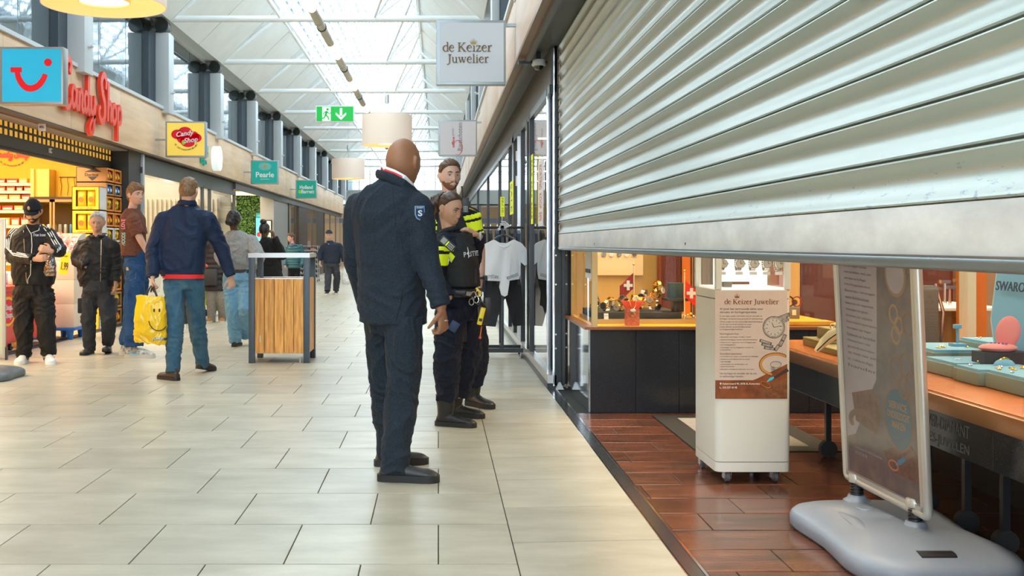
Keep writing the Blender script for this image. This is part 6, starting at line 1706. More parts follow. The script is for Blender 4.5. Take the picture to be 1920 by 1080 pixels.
 mb = MB(); stroke(mb, [(520 * px2, -h * .865 * px2), (475 * px2, -h * .885 * px2), (440 * px2, -h * .90 * px2)], [18 * px2, 26 * px2, 4 * px2], frame(pf @ Vector((0, 0, .0022)), X, Yv), .0004); mb.build('flame', M('sp_flame', (0.08, 0.45, 0.75), 0.4), pp, False)
 mb = MB(); mb.tube([at(420, h * .905, .0026) @ Vector((40 * px2 * cos(a), 22 * px2 * sin(a), 0)) for a in [2 * pi * i / 16 for i in range(16)]], 5 * px2, 5, closed=True, flat=.4); mb.build('hot_ring', M('sp_ember', (0.8, 0.3, 0.15), 0.4), pp)
 for k, s_ in enumerate(('Keizerswaard 90, 3078 AL Rotterdam', '010 237 43 98')):
  wd_ = (250, 110)[k]
  vs, f_ = text_fit(s_, wd_ * px2, 15 * px2, depth=0.0004)
  mb = MB(); mb.add(vs, f_, 0, at(70 + wd_ / 2, h * .90 + 26 * k, .0016)); mb.build('text_line', PAP, pp, False)
if fsgn > 0:
 sign_poster()
else:
 pf = frame(frp @ Vector((0.05, Hs - 0.05, -0.0065)), ax, lean)
 pf = pf @ Matrix.Scale(-1, 4, Vector((0, 0, 1)))
 sign_poster()
mb = MB(); mb.box(0.045, WP - .045, 0.045, Hs - .045, (0.011 if fsgn > 0 else -0.0125), (0.0125 if fsgn > 0 else -0.011), mat=frp); mb.build('clear_cover', glass('poster_cover', (0.92, 0.92, 0.93), 1.2, 0.06, 0.12), ps_, False)
# --- litter bin
bn = thing('litter_bin', 'wood slatted litter bin in dark steel frame with silver rim', 'bin', (-1.6, 11.5, 0))
SLT = M('bin_wood', (0.74, 0.37, 0.075), 0.42, var=(3.0, 0.45, (0.46, 0.19, 0.035)), stretch=(14, 14, 1.0), rnd=0.12)
STB = M('bin_steel', (0.060, 0.085, 0.11), 0.4, 0.2)
xa, xb, ya, yb = P(466, 0, 11.44).x, P(580, 0, 11.44).x, 11.44, 12.04
hb = P(0, 475, 11.44).z
pw_ = 0.062
for x in (xa, xb - pw_):
 for y in (ya, yb - pw_):
  mb = MB(); mb.bbox(x, x + pw_, y, y + pw_, 0.0, hb - 0.045, .003); mb.build('post', STB, bn)
mb = MB()
mb.box(xa - .004, xb + .004, ya - .004, ya + .06, hb - .045, hb); mb.box(xa - .004, xb + .004, yb - .06, yb + .004, hb - .045, hb)
mb.box(xa - .004, xa + .06, ya + .06, yb - .06, hb - .045, hb); mb.box(xb - .06, xb + .004, ya + .06, yb - .06, hb - .045, hb)
mb.build('rim', M('rim_silver', (0.62, 0.64, 0.66), 0.35, 0.4), bn, False)
zt, zl = P(0, 523, 11.44).z, P(0, 663, 11.44).z
n = 5; wx = (xb - xa - 2 * pw_) / n
for k in range(n):
 for y in (ya + .012, yb - .034):
  a = xa + pw_ + k * wx
  mb = MB(); mb.bbox(a + .0025, a + wx - .0025, y, y + .022, zl, zt, .002); mb.build('slat', SLT, bn, False)
wy = (yb - ya - 2 * pw_) / n
for k in range(n):
 for x in (xa + .012, xb - .034):
  a = ya + pw_ + k * wy
  mb = MB(); mb.bbox(x, x + .022, a + .0025, a + wy - .0025, zl, zt, .002); mb.build('slat', SLT, bn, False)
mb = MB(); mb.box(xa + .04, xb - .04, ya + .04, yb - .04, zl + .02, zt - .02); mb.build('liner', BLACKP, bn, False)
mb = MB(); mb.box(xa + .04, xb - .04, ya + .02, ya + .035, zt, zt + .008); mb.box(xa + .04, xb - .04, yb - .035, yb - .02, zt, zt + .008); mb.box(xa + .02, xa + .035, ya + .02, yb - .02, zt, zt + .008); mb.box(xb - .035, xb - .02, ya + .02, yb - .02, zt, zt + .008); mb.build('liner_edge', ALU, bn, False)
mb = MB(); mb.cyl((xb - .1, ya + .05, 0.0), (xb - .1, ya + .05, .06), .012, 8); mb.build('door_bolt', ALU, bn)
mb = MB(); mb.box(xa + .118, xa + .124, ya + .008, ya + .0118, zl + .12, zl + .19); mb.build('sticker', WPLAIN, bn, False)
# --- pavement sign at the left edge
lg = thing('edge_sign', 'aluminium framed pavement sign cut by the left edge of the photo', 'sign', (-4.6, 11.8, 0))
Y = 11.75
e0 = P(10, 0, Y).x
mb = MB(); mb.bbox(e0 - 0.62, e0, Y, Y + 0.03, P(0, 672, Y).z, P(0, 410, Y).z, .012); mb.build('frame', M('edge_alu', (0.55, 0.58, 0.6), 0.3, 0.4), lg)
mb = MB(); mb.box(e0 - 0.59, e0 - 0.03, Y - .002, Y + .001, P(0, 664, Y).z, P(0, 418, Y).z); mb.build('poster', M('pale_green_poster', (0.55, 0.65, 0.60), 0.5), lg, False)
mb = MB(); mb.box(e0 + .0005, e0 + .012, Y - .01, Y + .04, .0, .14); mb.box(e0 - .62, e0 - .6, Y - .01, Y + .04, .0, .05); mb.build('foot', DARK, lg, False)
lb = thing('weighted_sign', 'white panel sign on a dark grey moulded base at the left photo edge', 'sign', (-4.3, 10.3, 0))
cb = P(-22, 712, 10.1)
mb = MB(); base_shell(mb, cb.x, 10.15, 0.30, 0.28, 0.115); mb.build('base', M('base_dark', (0.13, 0.145, 0.16), 0.4), lb, 'full')
mb = MB(); mb.lathe([(0.04, .10), (0.04, .13), (.03, .14)], (cb.x - .02, 10.15, 0), 16); mb.build('spring_seat', BLACKP, lb)
mb = MB(); mb.bbox(cb.x - .36, cb.x - .01, 10.13, 10.17, 0.14, 1.3, .01); mb.build('sign_panel', WC, lb)
# --- right shopfront beyond the shutter
XG = 0.985
wn = struct('window_5')
fr_m = M('shopfront_dark', (0.016, 0.017, 0.018), 0.3, 0.3)
posts = [(9.62, .05, CHROME), (11.45, .10, fr_m), (11.75, .10, fr_m), (12.65, .06, fr_m), (13.2, .06, ALU), (13.9, .3, fr_m), (14.9, .06, fr_m), (17.4, .07, fr_m), (21.5, .06, fr_m), (27, .08, fr_m), (34, .1, fr_m)]
for y, d_, m_ in posts:
 mb = MB(); mb.box(XG - .03, XG + .03, y, y + d_, 0, 2.62); mb.build('mullion', m_, wn, False)
ys_ = [9.67, 11.45, 12.65, 13.9, 14.9, 17.4, 21.5, 27, 34, 45]
for a, b in zip(ys_[:-1], ys_[1:]):
 mb = MB(); mb.box(XG - .005, XG + .005, a + .06, b, .12, 2.55); mb.build('pane', glass('front_glass', (0.93, 0.95, 0.94), 1.25, 0.10), wn, False)
mb = MB(); mb.box(XG - .03, XG + .03, 9.4, 46, 2.55, 2.62); mb.box(XG - .05, XG + .05, 9.4, 46, 0.0, 0.05); mb.build('rail', fr_m, wn, False)
mb = MB(); mb.box(XG - .045, XG + .03, 9.4, 46, 0.05, 0.12); mb.build('bottom_rail', M('silver_rail', (0.5, 0.5, 0.48), 0.3, 0.6), wn, False)
mb = MB(); mb.box(XG - .02, XG + .05, 9.4, 46, 2.62, 2.96); mb.build('transom', SOFF, wn, False)
for z in (2.25, 1.95, 1.0):
 mb = MB(); mb.cyl((XG - .035, 13.22, z), (XG - .035, 13.22, z + .12), .018, 10); mb.build('hinge', ALU, wn)
ib = struct('wall_fashion')
mb = MB(); mb.box(5.6, 5.7, 9.6, 58, 0, 3.2); mb.build('back_wall', M('warm_wall', (0.62, 0.42, 0.30), 0.6, var=(1, .2)), ib, False)
mb = MB(); mb.box(1.02, 5.7, 9.6, 58, 2.95, 3.0); mb.build('shop_ceiling', WHITEP, ib, False)
mb = MB(); mb.box(1.02, 5.7, 45, 45.1, 0, 2.95); mb.box(1.2, 5.7, 12.0, 12.1, 0, 2.95); mb.build('partition', CREAM, ib, False)
for k in range(5):
 mb = MB(); mb.box(1.6, 4.5, 13.5 + 4 * k, 13.62 + 4 * k, 2.93, 2.95); mb.build('ceiling_strip', LIT, ib, False)
YELN = M('neon_yellow', (0.75, 0.85, 0.02), 0.5, emit=((0.75, 0.85, 0.0), 0.15))
def strip_sign(px0, px1, py0, py1, Y, m_, label, text, tm, flat=True):
 a, b = P(px0, py0, Y), P(px1, py1, Y)
 t = thing('paper_strip', label, 'notice', ((a.x + b.x) / 2, Y, b.z))
 if flat:
  X = 0.948; ya, yb = X * F / (px1 - CX), X * F / (px0 - CX); ym = (ya + yb) / 2
  z0, z1 = P(0, py1, ym).z, P(0, py0, ym).z
  mb = MB(); mb.box(X, X + .004, ya, yb, z0, z1); mb.build('paper', m_, t, False)
  fr_ = frame((X - .001, ym, (z0 + z1) / 2), (0, 0, -1), (0, -1, 0)); L_, h_ = (z1 - z0) * .85, (yb - ya) * .5
 else:
  mb = MB(); mb.box(a.x, b.x, Y, Y + .003, b.z, a.z); mb.build('paper', m_, t, False)
  mb = MB(); mb.cyl(((a.x + b.x) / 2, Y + .006, b.z + .03), ((a.x + b.x) / 2, Y + .1, 1.44), .004, 6); mb.build('stick', WHITEP, t)
  fr_ = frame(((a.x + b.x) / 2, Y - .002, (a.z + b.z) / 2), (0, 0, -1), (1, 0, 0)); L_, h_ = (a.z - b.z) * .85, (b.x - a.x) * .5
 letters('writing', text, L_, tm, fr_, t, height=h_, depth=.001)
strip_sign(956, 962, 340, 402, 12.9, YELN, 'narrow neon yellow paper strip taped to the door glass', 'SALE', M('ink_blue', (0.1, 0.1, 0.4), .5))
strip_sign(1009, 1018, 300, 424, 10.6, WPLAIN, 'tall white handwritten paper strip behind the shop glass', 'KORTING  KOOP  50%', M('ink_red', (0.6, 0.05, 0.05), .5))
strip_sign(938, 946, 369, 406, 12.05, YELN, 'neon yellow card clipped above the clothes rack', 'NU 10,-', PRNT, False)
strip_sign(995.5, 999, 290, 420, 11.4, YELN, 'thin neon yellow tape strip on the dark door frame', 'SALE  SALE  SALE', PRNT)
# --- clothes rack
rk = thing('clothes_rack', 'black rolling clothes rack outside the fashion shop', 'rack', (0.7, 12.1, 0))
BLS = M('rack_steel', (0.03, 0.035, 0.04), 0.35, 0.4)
xr = P(940, 0, 12.1).x
mb = MB(); mb.box(0.18, 1.0 - .07, 11.95, 12.0, 0.06, 0.105); mb.box(0.18, .93, 12.35, 12.4, 0.06, 0.105); mb.build('base_bar', BLS, rk, False)
for x in (xr - .01,):
 mb = MB(); mb.box(x, x + .03, 11.96, 11.99, .10, 1.45); mb.box(x, x + .03, 12.36, 12.39, .10, 1.45); mb.box(x, x + .03, 11.96, 12.39, 1.42, 1.45); mb.box(x, x + .03, 12.0, 12.36, .10, .13); mb.build('upright', BLS, rk, False)
mb = MB(); mb.cyl((0.2, 12.17, 1.43), (0.95, 12.17, 1.43), .014, 10); mb.build('hanging_rail', BLS, rk)
for x in (.22, .915):
 for y in (11.97, 12.37):
  mb = MB(); mb.cyl((x - .012, y, .028), (x + .012, y, .028), .028, 12); w_ = mb.build('caster', M('caster_grey', (.1, .1, .1)), rk)
  mb = MB(); mb.box(x - .02, x + .02, y - .015, y + .015, .03, .062); mb.build('fork', CHROME, w_, False)
def garment(name, outline, Y, depth, m_, parent, fold=0.012):
 bm = bmesh.new()
 n = len(outline)
 f = [bm.verts.new(P(x, y, Y)) for x, y in outline]
 bm.faces.new(f)
 bmesh.ops.triangulate(bm, faces=bm.faces)
 for _ in range(3):
  bmesh.ops.subdivide_edges(bm, edges=bm.edges, cuts=1, use_grid_fill=False)
 ret = bmesh.ops.extrude_face_region(bm, geom=list(bm.faces))
 top = [v for v in ret['geom'] if isinstance(v, bmesh.types.BMVert)]
 tops = set(top)
 xs = [v.co.x for v in bm.verts]; zs = [v.co.z for v in bm.verts]
 xm = (min(xs) + max(xs)) / 2; hw = (max(xs) - min(xs)) / 2
 for v in bm.verts:
  u = (v.co.x - xm) / hw
  b = max(0.0, 1 - u * u) ** .5
  d_ = depth * b
  wv = fold * sin(v.co.x * 38 + 2.0 * sin(v.co.z * 9)) * (0.3 + 0.7 * (max(zs) - v.co.z) / (max(zs) - min(zs)))
  if v in tops: v.co.y += d_ * .5 + wv
  else: v.co.y -= d_ * .5 - wv
 bmesh.ops.recalc_face_normals(bm, faces=bm.faces)
 bmesh.ops.translate(bm, vec=-origin(parent), verts=bm.verts)
 me = bpy.data.meshes.new(name); bm.to_mesh(me); bm.free()
 return link_mesh(name, me, m_, parent)
YT = 11.85
tee = thing('white_tshirt', 'white knotted t-shirt on a black hanger at the front of the rack', 't-shirt', (0.7, YT, .9))
TW_ = M('tee_white', (0.82, 0.85, 0.90), 0.8, bump=(30, .15, .006))
garment('shirt_body', [(926, 449), (936, 455), (950, 456), (963, 449), (978, 456), (986, 466), (997, 489), (984, 498), (976, 491), (975, 512), (973, 523), (955, 526), (951, 540), (951, 553), (946, 556), (940, 553), (936, 538), (938, 527), (915, 526), (904, 523), (904, 500), (903, 470), (908, 458)], YT, 0.10, TW_, tee)
letters('hem_print', 'BOYSTAN', 0.14, PRNT, frame(P(922, 519, YT - .062), (1, 0, -.05), (.05, 0, 1)), tee, height=.035, depth=.002)
letters('hem_print', 'BOUNDLESS', 0.13, PRNT, frame(P(961, 518, YT - .062), (1, 0, .35), (-.35, 0, 1)), tee, height=.03, depth=.002)
mb = MB(); mb.tube([P(930, 452, YT - .03), P(937, 461, YT - .05), P(945, 464, YT - .055), (P(954, 461, YT - .05)), P(961, 451, YT - .03)], .006, 6); mb.build('neck_rib', TW_, tee)
mb = MB(); mb.tube([P(924, 451, YT), P(932, 445, YT), P(944, 440, YT), P(955, 444, YT), P(966, 450, YT)], [(.010, .012), (.012, .018), (.014, .02), (.012, .018), (.01, .012)], 10); mb.tube([P(944, 440, YT), P(944, 432, YT), P(942, 425, 12.17), P(939, 420, 12.17)], .004, 6); mb.build('hanger', BLACKP, tee)
tr_ = thing('black_trousers', 'black wide trousers hanging below the white t-shirt', 'trousers', (0.7, 12.0, .6))
garment('trouser_legs', [(908, 520), (975, 520), (979, 560), (981, 610), (962, 611), (958, 572), (944, 545), (932, 575), (929, 612), (910, 611), (906, 565)], 12.02, 0.09, M('black_cloth', (0.025, 0.027, 0.035), 0.85, bump=(40, .1, .005)), tr_)
mb = MB(); mb.box(P(908, 0, 12.02).x, P(975, 0, 12.02).x, 11.98, 12.06, P(0, 524, 12.02).z, P(0, 517, 12.02).z); mb.build('waistband', BLACKP, tr_)
for k in range(9):
 x = 0.28 + k * 0.075
 if abs(x - xr) < .03: x += .05
 yk = 12.17
 o = thing('hanging_garment', '%s garment hanging on the clothes rack, %s from its left end' % (['navy', 'black', 'slate blue'][k % 3], ['first', 'second', 'third', 'fourth', 'fifth', 'sixth', 'seventh', 'eighth', 'ninth'][k]), 'clothes', (x, yk, .8), 'dark garments on the rack')
 c = [(0.02, 0.025, 0.05), (0.03, 0.03, 0.03), (0.05, 0.06, 0.1)][k % 3]
 mb = MB(); rings = []
 for z, wd_ in ((1.40, .05), (1.36, .17), (1.2, .19), (.95, .18), (.72 + .04 * (k % 3), .19)):
  rings.append([Vector((x + .016 * sx_ + .006 * sin(z * 9 + k), yk + wd_ * sy_, z)) for sx_, sy_ in ((-1, -1), (-1.3, 0), (-1, 1), (1, 1), (1.3, 0), (1, -1))])
 mb.loft(rings); mb.build('cloth', M('dark_cloth_%d' % (k % 3), c, 0.85), o)
 mb = MB(); mb.tube([(x, yk, 1.40), (x, yk, 1.425), (x, yk + .012, 1.45), (x, yk, 1.462), (x, yk - .012, 1.45)], .003, 5); mb.build('hook', CHROME, o)
o = thing('hanger_bundle', 'bundle of white plastic hangers tied above the rack', 'hangers', (0.7, 12.1, 1.5))
for k in range(6):
 c = P(938 + k * 2, 434 - k * 3, 12.12)
 mb = MB(); mb.tube([c + Vector((-.05, 0, -.03 + .01 * k)), c + Vector((-.01, 0, .02)), c + Vector((.05, 0, .03 - .012 * k))], .006, 6); mb.build('hanger', WHITEP, o)
mb = MB(); mb.cyl(P(941, 432, 12.12), P(941, 404, 12.12), .003, 5); mb.build('string', WHITEP, o)
mt = thing('window_jacket', 'camouflage jacket and dark trousers hanging inside the shop glass', 'clothes', (1.1, 11.0, .9))
garment('jacket', [(1022, 455), (1030, 450), (1036, 455), (1036, 545), (1014, 548), (1006, 512), (1012, 480)], 11.6, 0.10, M('camo', (0.06, 0.06, 0.035), 0.8, var=(14, .6, (.02, .022, .015))), mt)
garment('trouser_legs', [(1014, 548), (1036, 546), (1035, 590), (1022, 588), (1018, 575), (1012, 572)], 11.62, 0.08, M('olive_cloth', (0.05, 0.045, 0.02), 0.8), mt)
tb = thing('trolley_bag', 'dark two wheeled shopping trolley between the walking people', 'trolley', (-4.1, 15.6, 0))
c = P(338, 0, 15.4)
mb = MB(); mb.bbox(c.x - .17, c.x + .12, 15.35, 15.6, .12, .72, .03); mb.build('bag', M('trolley_cloth', (0.02, 0.02, 0.025), .7), tb)
mb = MB(); mb.tube([(c.x + .10, 15.4, .05), (c.x + .0, 15.5, .75), (c.x - .05, 15.5, 1.0)], .012, 6); mb.build('handle', ALU, tb)
for s_ in (-.15, .15):
 mb = MB(); mb.cyl((c.x + .1 + s_ * .3, 15.4 + s_, .07), (c.x + .115 + s_ * .3, 15.4 + s_, .07), .07, 14); mb.build('wheel', RUBBER, tb)
mb = MB(); mb.box(c.x - .13, c.x + .08, 15.345, 15.35, .5, .62); mb.build('striped_flap', M('stripe_pale', (.6, .62, .65), .6), tb, False)
yc_ = thing('yellow_crate', 'yellow and green carton on low wheels behind the woman in jeans', 'carton', (-3.9, 19, 0))
c = P(410, 0, 19.0)
mb = MB(); mb.bbox(c.x - .22, c.x + .1, 18.9, 19.3, .18, .62, .01); mb.build('carton', M('carton_yellow', (.8, .6, .03), .5, var=(9, .5, (.1, .3, .03))), yc_)
mb = MB(); mb.box(c.x - .26, c.x + .14, 18.85, 19.35, .12, .165); mb.build('deck', WHITEP, yc_)
for x in (c.x - .2, c.x + .1):
 mb = MB(); mb.cyl((x - .012, 18.92, .055), (x + .012, 18.92, .055), .055, 12); mb.build('wheel', RUBBER, yc_)
# --- people: tools
from mathutils import noise as mno
def fuse(name, mb, voxel, mats, parent=None, smooth=3, fold=0.0, fscale=(7, 7, 12), shift=None):
 me = mb.mesh('tmp'); mb.fixnormals(me)
 o = bpy.data.objects.new('tmp', me); COL.objects.link(o)
 r = o.modifiers.new('r', 'REMESH'); r.mode = 'VOXEL'; r.voxel_size = voxel; r.use_smooth_shade = True
 if smooth:
  s = o.modifiers.new('s', 'SMOOTH'); s.factor = 0.5; s.iterations = smooth
 dg = bpy.context.evaluated_depsgraph_get()
 m2 = bpy.data.meshes.new_from_object(o.evaluated_get(dg))
 bpy.data.objects.remove(o); bpy.data.meshes.remove(me)
 n = len(m2.vertices)
 co = np.empty(n * 3, np.float32); m2.vertices.foreach_get('co', co); co = co.reshape(-1, 3)
 if fold:
  no = np.empty(n * 3, np.float32); m2.vertex_normals.foreach_get('vector', no); no = no.reshape(-1, 3)
  f = np.empty(n, np.float32)
  a, b, c = fscale
  for i in range(n):
   x, y, z = co[i]
   w1 = mno.noise(Vector((x * 3, y * 3, z * 3)))
   v = mno.noise(Vector((x * a + w1 * 2, y * b, z * c + w1 * 3.5)))
   v2 = mno.noise(Vector((x * a * 2.1 + 7 - w1 * 3, y * b * 2.1, z * c * 1.7 + w1 * 4)))
   f[i] = 0.9 * (0.45 - (abs(v) * 2.4) ** .7) + 0.45 * (0.4 - abs(v2) * 1.8)
  co = co + no * (np.clip(f, -1.1, .8) * fold * 1.25)[:, None]
 sh_ = origin(parent) if shift is None else shift
 co = co - np.array(sh_, np.float32)
 m2.vertices.foreach_set('co', co.astype(np.float32).ravel()); m2.update()
 m2.name = name
 return link_mesh(name, m2, mats, parent, 'full')
def gz(v, c, s): return np.exp(-((v - c) / s) ** 2)
def sst(v, a, b):
 t = np.clip((v - a) / (b - a), 0, 1); return t * t * (3 - 2 * t)
NU, NV = 72, 52
_u = np.linspace(0, 2 * pi, NU, endpoint=False); _v = np.linspace(0.03, pi - 0.03, NV)
_U, _V = np.meshgrid(_u, _v)
DIRS = np.stack([np.sin(_V) * np.cos(_U), np.sin(_V) * np.sin(_U), np.cos(_V)], -1).reshape(-1, 3)
SPH = [(j * NU + i, j * NU + (i + 1) % NU, (j + 1) * NU + (i + 1) % NU, (j + 1) * NU + i) for j in range(NV - 1) for i in range(NU)]
SPH += [tuple(range(NU - 1, -1, -1)), tuple((NV - 1) * NU + i for i in range(NU))]
def head_surface(nose=1.0, jaw=1.0, fem=0.0, full=0.0):
 d = DIRS
 dx, dy, dz = d[:, 0], d[:, 1], d[:, 2]
 x, y, z = 0.079 * dx, 0.098 * dy, 0.118 * dz
 t = np.clip(-dz, 0, 1)
 x = x * (1 - (0.26 - 0.10 * full + 0.06 * fem) * t ** 1.7)
 y = np.where(dy < 0, y * (1 - 0.38 * t ** 1.6), y)
 x = x * (1 + 0.05 * sst(-dy, 0, .8) * sst(dz, -.4, .3))
 w = sst(dy, 0.05, 0.5)
 ax = np.abs(x)
 y = y + w * (0.030 * gz(z, -0.098, 0.028) * gz(x, 0, 0.034 * jaw) + 0.010 * gz(z, -0.066, 0.02) * gz(x, 0, 0.032))
 y = y + w * (0.0045 * gz(z, 0.026, 0.010) * gz(ax, 0.026, 0.020) * (1 - fem * .6))
 y = y - w * (0.0105 * gz(z, 0.004, 0.013) * gz(ax, 0.032, 0.014))
 y = y + w * (0.0045 * gz(z, -0.026, 0.016) * gz(ax, 0.042, 0.016))
 ridge = np.clip((0.022 - z) / 0.056, 0, 1)
 nose_on = sst(z, -0.048, -0.036)
 y = y + w * nose * (0.020 * ridge ** 1.3 * gz(x, 0, 0.0085 + 0.004 * ridge)) * nose_on * sst(-z, -0.03, -0.01)
 y = y + w * nose * 0.005 * gz(z, -0.038, 0.007) * gz(ax, 0.012, 0.007)
 y = y + w * (0.0045 * gz(z, -0.062, 0.0065) * gz(x, 0, 0.019) + 0.0045 * gz(z, -0.0735, 0.006) * gz(x, 0, 0.017))
 y = y - w * (0.004 * gz(z, -0.068, 0.0028) * gz(x, 0, 0.020) + 0.004 * gz(z, -0.083, 0.006) * gz(x, 0, 0.02))
 return np.stack([x, y, z], -1)
def sph_normals(p):
 g = p.reshape(NV, NU, 3)
 du = np.roll(g, -1, 1) - np.roll(g, 1, 1)
 dv = np.gradient(g, axis=0)
 n = np.cross(dv, du); n /= (np.linalg.norm(n, axis=-1, keepdims=True) + 1e-9)
 n = n.reshape(-1, 3)
 s = np.sign((n * p).sum(-1)); s[s == 0] = 1
 return n * s[:, None]
def offset_shell(name, base, off, fr_, s, mat, parent, jitter=0.0, seed=0):
 nrm = sph_normals(base)
 if jitter:
  j = np.array([mno.noise(Vector((q[0] * 60 + seed, q[1] * 25, q[2] * 60))) for q in base])
  off = np.where(off > 0.001, off * (1 + jitter * j), off)
 p = (base + nrm * off[:, None]) * s
 mb = MB(); mb.add([tuple(q) for q in p], SPH, 0, fr_)
 return mb.build(name, mat, parent, 'full')
def hair_mask(base, kind):
 x, y, z = base[:, 0], base[:, 1], base[:, 2]
 if kind == 'short': ys, zs_ = [-.1, -.05, -.015, .01, .04, .065, .09], [-.062, -.055, -.02, .0, .048, .070, .078]
 elif kind == 'long': ys, zs_ = [-.1, -.05, -.015, .02, .04, .065, .09], [-.075, -.065, -.035, -.02, .02, .045, .055]
 elif kind == 'pulled': ys, zs_ = [-.1, -.05, -.015, .01, .04, .065, .09], [-.075, -.062, -.012, .020, .064, .084, .090]
 elif kind == 'receding': ys, zs_ = [-.1, -.05, -.015, .01, .04, .06, .075], [-.062, -.055, -.02, .0, .05, .075, .085]
 elif kind == 'shaved': ys, zs_ = [-.1, .1], [9, 9]
 lim = np.interp(y, ys, zs_)
 ear = (np.abs(y + .002) < .02) & (z < .02)
 m = sst(z - lim, -0.002, 0.010)
 return np.where(ear, 0, m)
def yaw_frame(o, yaw, pitch=0.0, roll=0.0):
 """yaw in degrees from +Y (away from the camera) clockwise to +X; pitch > 0 looks down"""
 a = R(-yaw)
 m = Matrix.Translation(o) @ Matrix.Rotation(a, 4, 'Z') @ Matrix.Rotation(R(-pitch), 4, 'X') @ Matrix.Rotation(R(roll), 4, 'Y')
 return m
def bez(a, b, c, n=5):
 return [a.lerp(b, t / n).lerp(b.lerp(c, t / n), t / n) for t in range(n + 1)]
def limb(mb, a, b, c, ra, rb, rc, n=14, bulge=0.0):
 """upper + lower segment through joint b; radii taper"""
 pts, rr = [], []
 for t in (0, .25, .5, .75, .93):
  pts.append(a.lerp(b, t)); rr.append(ra + (rb - ra) * t + bulge * sin(pi * t) * ra)
 for t in (.07, .3, .55, .8, 1):
  pts.append(b.lerp(c, t)); rr.append(rb + (rc - rb) * t + bulge * sin(pi * min(1, t * 1.5)) * rb)
 pts[4] = pts[4].lerp(pts[5], 0.15); pts[5] = pts[5].lerp(pts[4], 0.15)
 mb.tube(pts, rr, n)
def hand(mb, wrist, d, palm, side=1, curl=0.35, sc=1.0, spread=0.10, thumb=0.6):
 """d: direction of the hand, palm: direction the palm faces, side: +1 thumb towards d x palm"""
 d = d.normalized(); palm = (palm - d * palm.dot(d)).normalized(); s = d.cross(palm).normalized() * side
 rings = []
 for t, w_, h_ in ((-.02, .025, .020), (0.0, .026, .019), (.03, .034, .017), (.065, .041, .015), (.088, .042, .013), (.096, .036, .010)):
  c = wrist + d * t * sc + palm * 0.002
  rings.append([c + s * w_ * sc * cos(a) + palm * h_ * sc * sin(a) for a in [2 * pi * i / 12 for i in range(12)]])
 mb.loft(rings)
 for k, (off, L) in enumerate(((.030, .072), (.010, .081), (-.010, .076), (-.029, .060))):
  base = wrist + (d * .082 + s * off) * sc
  dir_ = (d + s * off * spread * 12 * .3).normalized()
  pts = [base]; rr = [.0088 * sc]
  ang = 0
  p = base
  for j, fr_ in enumerate((.44, .32, .24)):
   ang += curl * (0.75 + 0.35 * j) * (1 + .08 * k)
   dd = dir_ * cos(ang) + palm * sin(ang)
   p = p + dd * L * fr_ * sc
   pts.append(p); rr.append((.0085, .0078, .0062)[j] * sc)
  mb.tube([pts[0], pts[1], pts[1].lerp(pts[2], .5), pts[2], pts[3]], [rr[0], rr[1], rr[2] * 1.04, rr[2], rr[3]], 8)
  mb.ball(pts[3], rr[3], 4)
 b0 = wrist + (d * .018 + s * .022) * sc
 t1 = b0 + (d * .6 + s * .75 + palm * .25 * thumb).normalized() * .042 * sc
 t2 = t1 + (d * .9 + s * .30 + palm * thumb).normalized() * .030 * sc
 t3 = t2 + (d * .9 - s * .1 + palm * thumb * 1.4).normalized() * .024 * sc
 mb.tube([b0, t1, t2, t3], [.014 * sc, .0115 * sc, .0095 * sc, .0075 * sc], 8); mb.ball(t3, .0075 * sc, 4)
SOLE_T = 0.028
